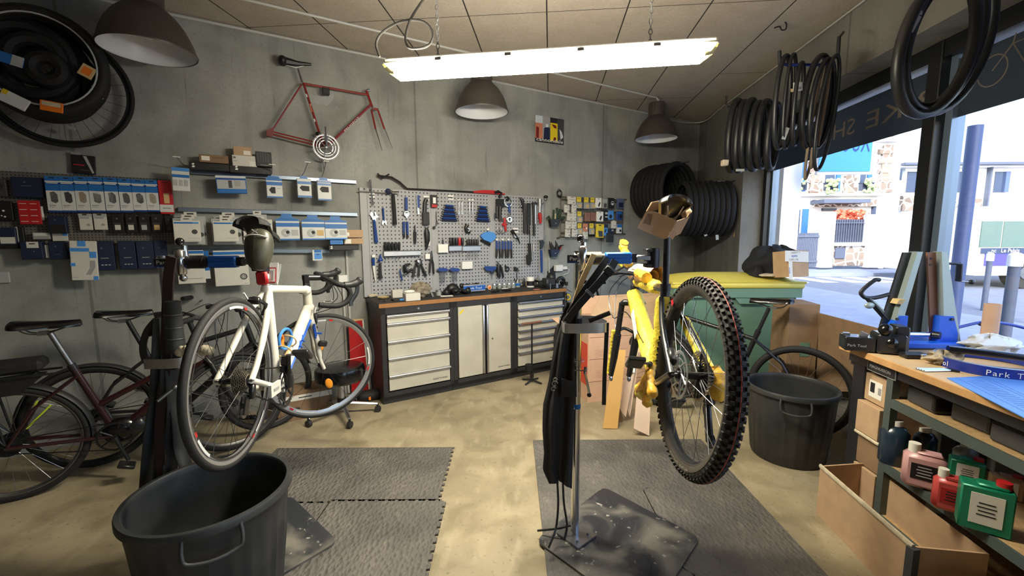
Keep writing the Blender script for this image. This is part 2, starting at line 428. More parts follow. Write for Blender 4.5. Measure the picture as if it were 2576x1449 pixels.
# lettering is meant for the street: the room sees it mirrored
ux=V((1,0,0))
for s,a,b_ in (('BIKE',3.2,3.86),('SHOP',3.98,4.62)): g.text(s,(a,-.0088,2.37),(1,0,0),(0,0,1),.19,'filmtext',w=b_-a)
for k in range(0,1):
    for cx in (2.52,2.86): g.torus((cx,-.0092,2.46),(0,1,0),.085,.004,'filmtext',n=28,k=4,rz=.001)
    for a_,b_ in (((2.52,2.46),(2.60,2.57)),((2.60,2.57),(2.76,2.57)),((2.76,2.57),(2.86,2.46)),((2.60,2.57),(2.69,2.45)),((2.69,2.45),(2.76,2.57)),((2.52,2.46),(2.69,2.45)),((2.76,2.57),(2.75,2.62)),((2.6,2.57),(2.59,2.61))):
        g.cyl((a_[0],-.0092,a_[1]),(b_[0],-.0092,b_[1]),.004,'filmtext',n=4)
ob('window_film',g,win,sm=0)
# daylight portal in the window opening
ld=bpy.data.lights.new('portal','AREA');ld.shape='RECTANGLE';ld.size=WX1-WX0;ld.size_y=ZT-ZS
try: ld.cycles.is_portal=True
except Exception: pass
lo=bpy.data.objects.new('window_portal',ld);COL.objects.link(lo)
lo.matrix_world=SM(DG+.12,(WX0+WX1)/2,(ZS+ZT)/2)@Matrix.Rotation(-pi/2,4,'X')
# ---------------------------------------------------------------- outside
mat('paving',(120,128,146),.9,noise=.12,nscale=3,bump=.2,bscale=20);mat('asphalt',(98,104,118),.9,noise=.1,nscale=5)
mat('render',(222,222,220),.9,noise=.03,nscale=2);mat('renderw',(250,249,246),.85)
mat('shutter',(40,92,180),.6);mat('shutterg',(74,90,126),.6);mat('slate',(140,144,150),.8);mat('pane',(52,64,88),.2)
mat('fence',(76,84,102),.7);mat('bluesign',(70,160,240),.4);mat('bluetext',(30,70,140),.5);mat('leafg',(140,160,112),.8,noise=.4,nscale=20)
mat('leafr',(216,112,84),.8,noise=.5,nscale=25);mat('cream',(238,236,226),.5);mat('busglass',(84,104,100),.15);mat('purple',(66,60,148),.4);mat('polebl',(58,74,116),.5)
b=NB('rubble',.9);vo=b.n('ShaderNodeTexVoronoi',{'Vector':b.tc,'Scale':3.2},feature='DISTANCE_TO_EDGE').outputs['Distance']
vc=b.n('ShaderNodeTexVoronoi',{'Vector':b.tc,'Scale':3.2}).outputs['Color'];sp=b.n('ShaderNodeSeparateColor',{0:vc}).outputs[0]
c=b.mix(sp,(98,86,78),(136,122,110));b.out(b.mix(b.math('LESS_THAN',vo,.07),c,(226,220,212)),vo,.4,.05)
g=MB();g.box((25,13,-.17),(70,60,.1),'asphalt');struct('ground_street',g)
g=MB();g.box((14,17.9,-.06),(40,2.6,.14),'paving');struct('ground_far_pavement',g)
g=MB();g.box((5.9,5.0,-.10),(6.2,22,.08),'paving');struct('ground_near_pavement',g)
g=MB()
for k in range(6): g.box((8.9+k*1.0,15.4,-.115),(.5,1.8,.006),'renderw')
for (a,b_) in ((6.5,.28),): g.box((12,a,-.115),(14,b_,.006),'renderw')
ob('road_marking',g,sm=0,label='white painted stripes on the street seen through the shop window',cat='road marking',kind='stuff')
YF=20.0
def fb(mb,x0,y0,x1,y1,m,d=.1,Y=YF,z0=None):
    a=PY(x0,(y0+y1)/2,Y);c=PY(x1,(y0+y1)/2,Y);t=PY((x0+x1)/2,y0,Y).z;bb=PY((x0+x1)/2,y1,Y).z
    if z0 is not None: bb=z0
    mb.box(((a.x+c.x)/2,Y+(.15-d)/2-.0,(t+bb)/2),(abs(c.x-a.x),.15+d,t-bb),m)
def fpart(name,par,rects,m,d,Y=YF):
    g=MB()
    for r in rects: fb(g,*r,m,d,Y)
    return ob(name,g,par,sm=0)
hA=thing('house','white house with rubble stone corners and blue shutters across the street','house',(0,0,0))
g=MB();fb(g,1900,352,2256,672,'render',0,z0=0);gb=PY(1900,352,YF);ob('wall',g,hA,sm=0)
fpart('cornice',hA,[(1900,338,2262,346),(1900,350,2258,358),(1900,488,2225,494)],'renderw',.35)
g=MB();fb(g,1900,325,2250,338,'slate',.1);ob('roof',g,hA,sm=0)
for x0,x1 in ((2038,2058),(2124,2146),(2212,2236)): 
    g=MB()
    fb(g,x0,366,x1,492,'rubble',.12)
    for k in range(5): fb(g,x0-5,376+k*24,x1+5,388+k*24,'rubble',.14)
    ob('stone_quoin',g,hA,sm=0)
for k,(x0,y0,x1,y1) in enumerate(((1996,368,2012,482),(2074,368,2098,482),(2162,368,2176,482))):
    wv=fpart('window',hA,[(x0-6,y0,x1+6,y1)],'renderw',.08);fpart('pane',wv,[(x0,y0+3,x1,y1-2)],'pane',.1)
    fpart('shutter',wv,[(x1+2,y0,x1+13,y1)],'shutter',.16)
    g=MB()
    for j in range(8): fb(g,x0-6+j*4,462,x0-5+j*4,480,'fence',.3)
    fb(g,x0-7,460,x0+27,462,'fence',.3);ob('balcony_railing',g,hA,sm=0)
g=MB();fb(g,1990,526,2036,600,'renderw',.05);wv=ob('window',g,hA,sm=0);fpart('pane',wv,[(1994,528,2008,598)],'pane',.1);fpart('shutter',wv,[(2014,526,2028,590)],'shutter',.14)
hv=PY(2030,470,YF-.3)
for x in (2010,2094,2192):
    g=MB();c=PY(x,468,YF-.5)
    for k in range(26):
        g.ell((c.x+R.uniform(-.25,.25),c.y+R.uniform(-.1,.1),c.z+R.uniform(-.3,.3)),R.uniform(.05,.1),'leafg',6,4)
    ob('window_plant',g,hA)
# porch
fpart('porch_wall',hA,[(2042,503,2212,520)],'rubble',.2);g=MB();fb(g,2038,505,2150,514,'fence',.9);ob('porch_canopy',g,hA,sm=0)
fpart('doorway',hA,[(2066,524,2100,530)],'pane',.12);fpart('side_window',hA,[(2190,520,2206,560)],'pane',.12)
YG=18.6
gw=thing('garden_wall','white garden wall with gate posts in front of the house opposite','wall',(0,0,0))
def gpart(n,rs,m,d=.05): return fpart(n,gw,rs,m,d,YG)
g=MB();
for r in ((2058,534,2088,672),(2174,540,2204,672),(2206,494,2218,674),(2270,560,2300,672)): fb(g,*r,'renderw',.25,YG)
fb(g,2088,610,2176,618,'renderw',.2,YG);ob('post',g,gw,sm=0)
gpart('low_wall',[(2085,618,2176,668)],'rubble',.05);gpart('utility_hatch',[(2097,623,2122,650)],'fence',.1)
g=MB()
for k in range(19): fb(g,1984+k*4.0,586,1987.2+k*4.0,670,'fence',.04,YG)
fb(g,1984,592,2060,597,'fence',.08,YG);fb(g,1984,655,2060,660,'fence',.08,YG);ob('slat_fence',g,gw,sm=0)
g=MB();fb(g,2218,604,2270,668,'fence',.05,YG)
for k in range(9): fb(g,2220+k*6,556,2221+k*6,604,'fence',.02,YG)
ob('gate',g,gw,sm=0)
g=MB()
for k in range(14): fb(g,2092+k*6,552,2093.5+k*6,610,'fence',.02,YG)
fb(g,2088,560,2176,562,'fence',.03,YG);ob('railing',g,gw,sm=0)
def bush(name,label,x0,y0,x1,y1,m,n,Y,cat='bush'):
    g=MB();a=PY(x0,y1,Y);c=PY(x1,y0,Y)
    for k in range(n):
        p=V((R.uniform(a.x,c.x),Y+R.uniform(-.3,.3),R.uniform(a.z,c.z)));d=V((R.gauss(0,1),R.gauss(0,1),R.gauss(0,1))).normalized();e,f2,_=basis(d);r=R.uniform(.05,.11)
        g.quad(p+e*r,p+f2*r*.6,p-e*r,p-f2*r*.6,m)
    g.ell(((a.x+c.x)/2,Y+.15,(a.z+c.z)/2),((c.x-a.x)*.42,.2,(c.z-a.z)*.42),m,12,8)
    return ob(name,g,label=label,cat=cat,sm=0)
bush('flowering_bush','red leaved bush growing over the railing of the house opposite',2092,528,2174,612,'leafr',1500,YG+.5)
bush('green_bush','green bush behind the grey metal gate across the street',2222,548,2268,606,'leafg',500,YG+.6)
hB=thing('house','long white house with pale slate roof across the street, right of the mullion','house',(0,0,0))
g=MB();fb(g,2266,412,2900,672,'render',0,YF+.3,z0=0);ob('wall',g,hB,sm=0)
g=MB();a=PY(2266,412,YF);c=PY(2900,412,YF);t=PY(2400,345,YF+5)
g.quad((a.x,YF-.2,a.z),(c.x,YF-.2,c.z),(c.x,YF+5,t.z+.6),(a.x,YF+5,t.z+.6),'slate');g.box(((a.x+c.x)/2,YF+2.4,a.z-.1),(c.x-a.x,4.8,.1),'renderw');ob('roof',g,hB,sm=0)
fpart('gutter',hB,[(2266,409,2900,415)],'fence',.25)
fpart('stone_facing',hB,[(2270,492,2330,530)],'rubble',.03,YF+.2);fpart('stone_facing',hB,[(2400,500,2470,520)],'rubble',.03,YF+.2)
for x0,x1 in ((2280,2312),(2404,2424),(2500,2530),(2700,2730)):
    wv=fpart('window',hB,[(x0-5,430,x1+10,486)],'renderw',0,YF+.25);fpart('pane',wv,[(x0,432,x1,484)],'pane',.05,YF+.25)
    fpart('shutter',wv,[(x1-8,432,x1+3,484)],'shutterg',.12,YF+.25)
fpart('drain_pipe',hB,[(2474,415,2478,672)],'fence',.1,YF+.2)
# bus
def fk(mb,x0,y0,x1,y1,m,Y,dep,z0=None):
    a=PY(x0,(y0+y1)/2,Y);c=PY(x1,(y0+y1)/2,Y);t=PY((x0+x1)/2,y0,Y).z;bb=PY((x0+x1)/2,y1,Y).z if z0 is None else z0
    mb.box(((a.x+c.x)/2,Y+dep/2,(t+bb)/2),(c.x-a.x,dep,t-bb),m);return mb
YB=12.6
bus=thing('bus','pale bus with purple skirt passing behind the bollards','bus',(0,0,0))
ob('body',fk(MB(),2462,518,2900,692,'cream',YB,2.4),bus,sm=0)
for x0,x1 in ((2468,2520),(2524,2600),(2604,2700),(2704,2890)): ob('side_window',fk(MB(),x0,556,x1,622,'busglass',YB-.03,.03),bus,sm=0)
ob('painted_skirt',fk(MB(),2478,637,2900,668,'purple',YB-.03,.03),bus,sm=0)
g=fk(MB(),2470,623,2900,637,'bikeg' if 0 else 'pane',YB-.04,.04);p=PY(2484,635,YB-.06);g.text('...nc   Le Palais',(p.x,YB-.06,p.z),(1,0,0),(0,0,1),.16,'renderw');ob('lettering_strip',g,bus,sm=0)
g=MB();p=PY(2576,680,YB);g.cyl((p.x,YB-.06,.36),(p.x,YB+.25,.36),.46,'rubber',n=24);g.cyl((p.x,YB-.08,.36),(p.x,YB-.05,.36),.2,'steel',n=20);ob('wheel',g,bus)
van=thing('van','white van with a large windscreen beside the bus','van',(0,0,0))
ob('body',fk(MB(),2368,530,2450,684,'cream',YB+.9,2.0),van,sm=0);ob('windscreen',fk(MB(),2382,560,2444,622,'busglass',YB+.87,.03),van,sm=0)
for x in (2384,2440): c=PY(x,642,YB+.86);ob('headlamp',MB().ell(c,(.13,.05,.13),'white'),van)
ob('bumper',fk(MB(),2368,664,2450,680,'fence',YB+.8,.1),van,sm=0)
# poles and bollards
def pole(px0,py0,px1,pyb,Y,r,m,name,label,cat,cap=None,group=None):
    b_=PY(px1,pyb,Y);t_=PY(px0,py0,Y);g=MB();x=(b_.x+t_.x)/2
    g.cyl((0,0,-.12-0),(0,0,t_.z),r,m,n=16)
    o=ob(name,g,loc=(x,Y,0),label=label,cat=cat,group=group)
    if cap:
        g=MB();g.cyl((0,0,t_.z-.01),(0,0,t_.z+.13),r*1.25,'white',n=16);g.ell((0,0,t_.z+.13),(r*1.2,r*1.2,r*.7),'white');ob('white_cap',g,o)
    return o
pole(2450,316,2420,640,6.0,.08,'polebl','street_post','tall blue grey street post behind the wheel truing stand','post')
pole(2490,655,2478,750,9.0,.048,'fence','bollard','slim grey bollard with white cap, the farther of the two','bollard',True,'bollards on the pavement')
pole(2548,668,2535,825,5.6,.06,'fence','bollard','thick grey bollard with white cap, the nearer of the two','bollard',True,'bollards on the pavement')
# neighbour's wall end just outside the first pane
g=MB();a=PY(1962,600,6.9);g.box(((a.x+.18+3.5)/2,7.0,1.9),(a.x+.18-3.5,.5,4.4),'renderw');ob('boundary_wall',g,sm=0,label='tall pale wall end outside, beside the left edge of the window',cat='wall')
# blue projecting sign
Yk=6.2;a=PY(2052,440,Yk);c=PY(2190,440,Yk);t=PY(2120,300,Yk)
bs=thing('street_sign','bright blue sign panel hanging outside behind the hooked inner tubes','sign',(0,0,0))
g=MB();g.box(((a.x+c.x)/2,Yk,(a.z+t.z)/2),(c.x-a.x,.05,t.z-a.z),'renderw');ob('sign_frame',g,bs,sm=0)
g=MB();g.box(((a.x+c.x)/2-.02,Yk-.03,(a.z+t.z)/2+.03),(c.x-a.x-.05,.02,t.z-a.z-.02),'bluesign');q=PY(2182,383,Yk);g.text('OUX',(q.x,Yk-.042,q.z),(1,0,0),(0,0,1),.42,'bluetext',al='r',w=.42);ob('sign_face',g,bs,sm=0)
g=MB();g.cyl((a.x-1.05,Yk,t.z-.05),(a.x,Yk,t.z-.05),.03,'steel');g.cyl((a.x-1.05,Yk,t.z-.6),(a.x,Yk,t.z-.1),.02,'steel');ob('bracket',g,bs)
# ---------------------------------------------------------------- sky, sun, lamps
wd=bpy.data.worlds.new('World');bpy.context.scene.world=wd;wd.use_nodes=True;nt=wd.node_tree
sk=nt.nodes.new('ShaderNodeTexSky');sk.sky_type='NISHITA';sk.sun_disc=False;sk.sun_elevation=rad(38);sk.sun_rotation=rad(200);sk.dust_density=3
bgn=nt.nodes['Background'];nt.links.new(sk.outputs[0],bgn.inputs[0]);bgn.inputs[1].default_value=.20
sl=bpy.data.lights.new('sun','SUN');sl.energy=1.25;sl.angle=rad(.6);sl.color=(1,.95,.86)
so=bpy.data.objects.new('sun',sl);COL.objects.link(so)
sd=V((.42,.78,-.50)).normalized();so.rotation_euler=sd.to_track_quat('-Z','Y').to_euler()
# fluorescent batten
mat('tubeglow',(255,246,222),.4,emit=36);mat('lampend',(236,226,120),.3,alpha=.55,spec=.6)
a=PZ(957,172,2.37);b2=PZ(1820,118,2.37);mid=(a+b2)/2;dx=(b2-a);Lm=1.57
lp=thing('fluorescent_light','long twin tube fluorescent light glowing above the repair stands','light',(mid.x,mid.y,2.33),math.atan2(dx.y,dx.x))
g=MB();g.box((0,0,.057),(Lm,.098,.026),'white',bev=.008);g.box((0,0,.046),(Lm+.004,.102,.005),'grey',bev=.002);ob('housing',g,lp)
def cover(x0,x1,m):
    g=MB();pr=[(-.05,.044),(-.066,.032),(-.070,.014),(-.056,-.008),(-.028,-.018),(.028,-.018),(.056,-.008),(.070,.014),(.066,.032),(.05,.044)]
    g.prism(pr,(x0,0,0),(0,1,0),(0,0,1),(x1-x0),m);return g
ob('diffuser',cover(-Lm/2+.055,Lm/2-.055,'tubeglow'),lp,sm=60)
for s in (-1,1):
    g=MB();x0=s*(Lm/2-.055);x1=s*(Lm/2)
    pr=[(-.07,.03),(-.056,-.008),(-.028,-.018),(.028,-.018),(.056,-.008),(.07,.03)]
    pr2=[(-.064,.034),(-.04,.026),(-.02,.020),(.02,.020),(.04,.026),(.064,.034)]
    vs=[(x0,y,z) for y,z in pr]+[(x1,y,z) for y,z in pr2]
    g.add(vs,[(i,i+1,7+i,6+i) for i in range(5)],'lampend');ob('end_cover',g,lp,sm=0)
for k in range(4):
    x=-.5+k*.34
    for s in (-1,1): ob('clip',MB().box((x,s*.060,.042),(.03,.02,.014),'steel'),lp)
def chain(name,p0,p1,m,r=.0022,l=.028,label=None,par=None):
    g=MB();p0=V(p0);p1=V(p1);d=(p1-p0);n=int(d.length/(l*.8));a,b,c=basis(d)
    for i in range(n):
        ctr=p0+d*((i+.5)/n);u=a if i%2 else b
        pts=[ctr+c*(l/2*cos(t))+u*(l*.28*sin(t)) for t in [2*pi*k/10 for k in range(10)]]
        g.tube(pts,r,m,n=4,closed=True)
    return ob(name,g,par)
for s in (-.52,.5): chain('chain',(s,0,.07),(s,0,ZC-2.34),'grey',par=lp)
# cable of the light, looped
mat('cable',(70,68,66),.6)
q=lambda px,py,z:PZ(px,py,z)
def lq(px,py,dy=0):
    p=PP(px,py,V((mid.x,mid.y+dy,0)),V((-.0,1,0)));return p
pts=[lq(955,143),lq(946,112),lq(958,85),lq(990,62),lq(1030,50),lq(1068,56),lq(1088,80),lq(1085,105),lq(1070,118),lq(1045,122),lq(1027,118),lq(1020,95),lq(1030,55),lq(1050,20),lq(1075,-14)]
g=MB();g.tube(smooth_path(pts,6),.0055,'cable',n=6)
ob('lamp_cable',g,label='grey cable looping above the left end of the fluorescent light',cat='cable')
# pendants
mat('pend',(74,68,64),.42,.3,noise=.06,nscale=6);mat('enamel',(214,216,220),.25)
PL=[(PZ((1146+1279)/2,283,2.70)),(PZ(1650,350,2.70)),(PZ(375,131,2.70))]
PL=[]
for px,py in ((375,131),(1212,283),(1650,350)):
    p=PZ(px,py,2.70);PL.append(p)
LB=['large dark bell pendant lamp hanging nearest, at the upper left','dark bell pendant lamp hanging under the middle of the fluorescent light','small looking dark bell pendant lamp near the far corner']
prof=[(.255,0),(.258,.008),(.252,.02),(.235,.08),(.205,.15),(.165,.21),(.125,.25),(.105,.27)]
def pendant(lb,p):
    t=thing('pendant_lamp',lb,'lamp',p,0,'pendant lamps along the back wall')
    g=MB();g.lathe(prof,(0,0,0),(0,0,1),'pend',n=48);ob('lamp_shade',g,t)
    g=MB();g.lathe([(r-.005,h+.001) for r,h in prof]+[(.0,.272)],(0,0,0),(0,0,1),'enamel',n=48);g.m=[0]*len(g.m);g.f=[f[::-1] for f in g.f];ob('reflector',g,t)
    g=MB();g.lathe([(.0,.275),(.103,.265),(.098,.40),(.094,.425),(.06,.43),(0,.43)],(0,0,0),(0,0,1),'pend',n=32)
    for k in range(12):
        a=2*pi*k/12;g.box((.099*cos(a),.099*sin(a),.35),(.006,.006,.12),'pend')
    ob('lamp_housing',g,t)
    g=MB();g.cyl((0,0,.43),(0,0,.455),.02,'grey');g.torus((0,0,.465),(0,1,0),.018,.004,'grey',n=14,k=6);g.cyl((0,0,.47),(0,0,ZC-2.70),.005,'grey',n=6);ob('suspension',g,t)
    g=MB();g.ell((0,0,.15),(.045,.045,.08),'enamel');g.cyl((0,0,.2),(0,0,.27),.03,'grey');ob('bulb',g,t)
for l_,p in zip(LB,PL): pendant(l_,p)
# conduits (white plastic pipes)
mat('conduit',(186,186,182),.5)
def pipe(name,label,pts,r=.011,m='conduit'):
    g=MB();g.tube(pts,r,m,n=8)
    return ob(name,g,label=label,cat='pipe')
pipe('conduit_pipe','white conduit pipe running along the top of the back wall',[WP(-5,ZC-.02,.012),WP(3.95,ZC-.02,.012)])
pipe('conduit_pipe','white conduit pipe on the ceiling boards above the pendant lamps',[WP(-5,ZC-.012,.5),WP(3.42,ZC-.012,.52),WP(3.42,ZC-.06,.56)])
pts=[WP(3.6,ZC-.03,.25),WP(4.1,ZC-.03,.05),WP(UC-.5,ZC-.05,.03),SP(DW-.05,SC-.3,ZC-.05),SP(DW-.012,SC-.9,ZC-.014)]
pipe('conduit_pipe','thin white conduit pipe along the top of the shopfront wall',smooth_path(pts,5)+[SP(DW-.012,-3,ZC-.014)],.008)
g=MB();p=PZ(1968,55,ZC);g.tube(smooth_path([p+V((-.06,0,-.045)),p+V((-.02,0,-.035)),p+V((0,0,-.06)),p+V((.03,0,-.055)),p+V((.035,0,-.02)),p+V((.02,0,0))],5),.005,'darksteel',n=6)
ob('ceiling_hook',g,label='small bent metal hook screwed into the ceiling boards',cat='hook')
# ---------------------------------------------------------------- camera and view
cam=bpy.data.cameras.new('cam');cam.sensor_width=36;cam.lens=FP/2576*36;cam.clip_start=.02;cam.clip_end=200
co=bpy.data.objects.new('cam',cam);COL.objects.link(co)
co.matrix_world=Matrix(((RT.x,UPV.x,-FW.x,0),(RT.y,UPV.y,-FW.y,0),(RT.z,UPV.z,-FW.z,CH),(0,0,0,1)))
sc=bpy.context.scene;sc.camera=co
sc.view_settings.view_transform='Standard';sc.view_settings.look='None';sc.view_settings.exposure=2.3;sc.view_settings.gamma=1
# ---------------------------------------------------------------- work bench cabinets
Z7=lambda x,y:(900+x/3.813,660+y/3.813)
Z5=lambda x,y:(890+x/4.831,420+y/4.831)
Z6=lambda x,y:(1150+x/4.831,420+y/4.831)
Z2=lambda x,y:(x/4.026,360+y/4.026)
Z3=lambda x,y:(420+x/3.814,340+y/3.814)
Z8=lambda x,y:(1340+x/5.571,460+y/5.571)
PX=lambda x,y:(x,y)
mat('cabinet',(44,44,46),.45,noise=.06,nscale=6);mat('cabside',(48,30,28),.5);mat('drawer',(196,192,176),.5,.15,noise=.07,nscale=7)
mat('worktop',(46,43,40),.7,noise=.2,nscale=7);mat('woodedge',(150,104,60),.6,noise=.12,nscale=20)
FD=.49;UW=.687
zf=lambda x,y:Wuz(*Z7(x,y),FD)[1]
ZTOP=Wuz(956.4,765,FD)[1];ZWT=Wuz(956.4,775.6,FD)[1]
def cab(u0,name,label,kind):
    t=thing(name,label,'cabinet',group='cabinets under the long worktop',mx=frameW(u0,0,0))
    w=UW;zp=zf(255,1300)
    g=MB()
    g.box((w/2,-FD/2+.01,(zp+ZWT)/2),(w-.003,FD-.02,ZWT-zp),'cabinet')
    g.box((w/2,-FD+.006,ZWT-.03),(w-.003,.012,.06),'cabinet')
    g.box((.021,-FD+.006,(zp+ZWT)/2),(.04,.012,ZWT-zp),'cabinet');g.box((w-.021,-FD+.006,(zp+ZWT)/2),(.04,.012,ZWT-zp),'cabinet')
    g.box((w/2,-FD+.006,zp+.02),(w-.003,.012,.04),'cabinet')
    ob('body',g,t,sm=0)
    ob('plinth',MB().box((w/2,-FD/2+.02,zp/2),(w-.003,FD-.05,zp-.002),'cabinet'),t,sm=0)
    if u0<.1: ob('side_panel',MB().box((-.001,-FD/2,(zp+ZWT)/2),(.004,FD-.01,ZWT-zp-.01),'cabside'),t,sm=0)
    if kind=='door':
        za=zf(955,432);zb=zf(962,1110)
        for s in (0,1):
            x0,x1=((.048,.31),(.378,.64))[s]
            g=MB();g.box(((x0+x1)/2,-FD-.004,(za+zb)/2),(x1-x0,.018,za-zb),'drawer',bev=.003)
            if s: g.text('KRAFTWERK',(x1-.012,-FD-.0145,zb+.035),(1,0,0),(0,0,1),.022,'ink',al='r',w=.14)
            if not s: g.prism([(-.028,-.008),(.028,-.008),(.028,.008),(-.028,.008)],(x0+.035,-FD-.0135,za-.045),(.75,0,.66),(-.66,0,.75),.0006,'yellow')
            d=ob('door',g,t,sm=0)
            xh=(x1+.013) if s==0 else (x0-.013)
            ob('handle',MB().box((xh,-FD-.012,(za+zb)/2),(.022,.03,za-zb),'alu',bev=.006),d,sm=60)
        ob('lock',MB().cyl((.42,-FD-.02,(za+zb)/2+.0),(.42,-FD-.012,(za+zb)/2),.008,'steel'),d)
    else:
        if kind=='five': ys=[512,590,762,925,1095,1240];X=262
        else: ys=[385,455,525,592,660,732,802,872,998];X=1527
        zz=[zf(X,y) for y in ys]
        for k in range(len(ys)-1):
            a,b_=zz[k],zz[k+1]
            g=MB();g.box((w/2-.0,-FD-.003,(a+b_)/2-.004),(w-.1,.016,a-b_-.006),'drawer',bev=.002)
            if k==len(ys)-2: g.text('KRAFTWERK',(w-.075,-FD-.0125,b_+.028),(1,0,0),(0,0,1),.022,'ink',al='r',w=.15)
            d=ob('drawer',g,t,sm=0)
            h=MB();pr=[(0,0),(-.022,-.002),(-.028,-.010),(-.026,-.020),(-.018,-.026),(-.012,-.022),(-.018,-.014),(-.014,-.009),(0,-.010)]
            h.prism([(y,z) for y,z in pr],(.047,-FD-.008,a+.006),(0,1,0),(0,0,1),w-.094,'alu');ob('handle',h,d,sm=50)
        ob('lock',MB().cyl((w/2,-FD-.008,ZWT-.032),(w/2,-FD+.002,ZWT-.032),.010,'alu'),t)
    return t
cab(.007,'drawer_cabinet','black tool cabinet with five grey drawers, at the left end under the worktop','five')
cab(.007+UW,'door_cabinet','black cabinet with two tall grey doors between the drawer cabinets','door')
cab(.007+2*UW,'drawer_cabinet','black tool cabinet with eight shallow drawers at the right end of the worktop','eight')
g=MB();g.box((UW*1.5+.004,-FD/2,(ZWT+ZTOP)/2),(UW*3+.02,FD+.012,ZTOP-ZWT),'woodedge');g.box((UW*1.5+.004,-FD/2,ZTOP+.001),(UW*3+.018,FD+.008,.003),'worktop')
g.box((-.007,-FD/2,(ZWT+ZTOP)/2),(.004,FD,ZTOP-ZWT-.004),'cabinet')
o=ob('worktop',g,sm=0,label='long black worktop with wooden edge running over the three cabinets',cat='worktop');o.matrix_world=frameW(0,0,0)
# ---------------------------------------------------------------- perforated tool board
def peg(name,basec,hole,pitch,r,sq=False):
    b=NB(name,.5);s=b.n('ShaderNodeSeparateXYZ',{'Vector':b.tc})
    fx=b.math('ABSOLUTE',b.math('SUBTRACT',b.math('FRACT',b.math('DIVIDE',s.outputs[0],pitch)),.5))
    fz=b.math('ABSOLUTE',b.math('SUBTRACT',b.math('FRACT',b.math('DIVIDE',s.outputs[2],pitch)),.5))
    if sq: d=b.math('MAXIMUM',fx,fz)
    else: d=b.math('SQRT',b.math('ADD',b.math('MULTIPLY',fx,fx),b.math('MULTIPLY',fz,fz)))
    m_=b.math('LESS_THAN',d,r/pitch)
    n_=b.noise(6,5);c=b.mix(n_,tuple(int(v*.93) for v in basec),basec)
    b.out(b.mix(m_,c,hole),b.math('SUBTRACT',0.0,m_),.6,.004)
peg('peg',(166,167,172),(24,24,26),.038,.0062,True);peg('peg2',(110,106,100),(48,46,44),.019,.0045)
mat('upright',(162,163,166),.5)
zb_=.94
L_=lambda zm,x,y,off=.03:Wuz(*zm(x,y),off)
u_a=L_(Z5,78,500)[0];u_b=L_(Z5,168,500)[0];u_c=L_(Z5,935,500)[0];u_d=L_(Z5,1015,500)[0];u_e=L_(Z6,390,500)[0];u_f=L_(Z6,458,500)[0];u_g=L_(Z6,1000,500)[0];u_h=L_(Z6,1055,500)[0]
ztb=(L_(Z5,120,245)[1]+L_(Z6,1000,365)[1])/2
pb=thing('tool_board','grey perforated tool board hung with tools above the worktop','tool board',mx=frameW(u_a,0,0))
for a,b2 in ((u_b,u_c),(u_d,u_e),(u_f,u_g)):
    g=MB();g.box(((a+b2)/2-u_a,-.022,(zb_+ztb)/2),(b2-a,.012,ztb-zb_),'peg',bev=.002);ob('perforated_panel',g,pb,sm=0)
for a,b2 in ((u_a,u_b),(u_c,u_d),(u_e,u_f),(u_g,u_h)):
    g=MB();g.box(((a+b2)/2-u_a,-.0145,(zb_+ztb)/2),(b2-a-.001,.027,ztb-zb_),'upright',bev=.003);ob('upright',g,pb,sm=0)
# tools drawn in board coordinates, each one solid
def wscale(zm,x,y,off):
    a=zm(x,y);p=Wuz(a[0],a[1]-10,off);q=Wuz(a[0],a[1]+10,off);px=(zm(x,y+1)[1]-zm(x,y)[1]);return abs(p[1]-q[1])/20*px
def prims(g,zm,off,P,o0,s):
    def L(x,y,d=0):
        u,z=Wuz(*zm(x,y),off);return V((u-o0[0],-d,z-o0[1]))
    for p in P:
        k=p[0]
        if k=='b':
            r=[q*s for q in p[2]] if isinstance(p[2],(list,tuple)) else p[2]*s
            g.tube([L(*q) for q in p[1]],r,p[3],n=8)
        elif k=='p':
            pts=[L(x,y) for x,y in p[1]];g.prism([(q.x,q.z) for q in pts],(0,p[2]/2,0),(1,0,0),(0,0,1),p[2] if 0 else p[2],p[3])
        elif k=='r': g.torus(L(p[1],p[2]),(0,1,0),p[3]*s,p[4]*s,p[5],n=24,k=6,rz=min(p[4]*s,.006))
        elif k=='c':
            c=L(p[1],p[2]);g.cyl(c+V((0,p[5]/2,0)),c-V((0,p[5]/2,0)),p[3]*s,p[4],n=20)
        elif k=='e': g.ell(L(p[1],p[2]),(p[3]*s,p[5],p[4]*s),p[6])
        elif k=='x':  # box x0,y0,x1,y1,depth,mat
            a=L(p[1],(p[2]+p[4])/2);b=L(p[3],(p[2]+p[4])/2);c=L((p[1]+p[3])/2,p[2]);d=L((p[1]+p[3])/2,p[4])
            g.box(((a.x+b.x)/2,0,(c.z+d.z)/2),(abs(b.x-a.x),p[5],abs(c.z-d.z)),p[6],bev=min(.003,p[5]*.2))
def tool(name,label,cat,zm,off,parts,group=None,at=None):
    allp=[q for _,P in parts for q in P]
    x,y=at or ((allp[0][1][0]) if allp[0][0] in 'bp' else (allp[0][1],allp[0][2]))
    o0=Wuz(*zm(x,y),off);s=wscale(zm,x,y,off)
    if len(parts)==1:
        g=MB();prims(g,zm,off,parts[0][1],o0,s);o=ob(name,g,sm=35,label=label,cat=cat,group=group);o.matrix_world=frameW(o0[0],o0[1],off)
        return o
    t=thing(name,label,cat,group=group,mx=frameW(o0[0],o0[1],off))
    for n,P in parts:
        g=MB();prims(g,zm,off,P,o0,s);ob(n,g,t,sm=35)
    return t
T=tool;O=.05
b_=lambda p,r,m:('b',p,r,m)
T('socket_wrench','slim steel lever crossing the long bar at the top left of the board','wrench',Z5,.07,[('handle',[b_([(200,165),(215,300),(237,465)],[13,8,9],'steel')]),('tip',[('e',200,168,15,16,.012,'steel')])])
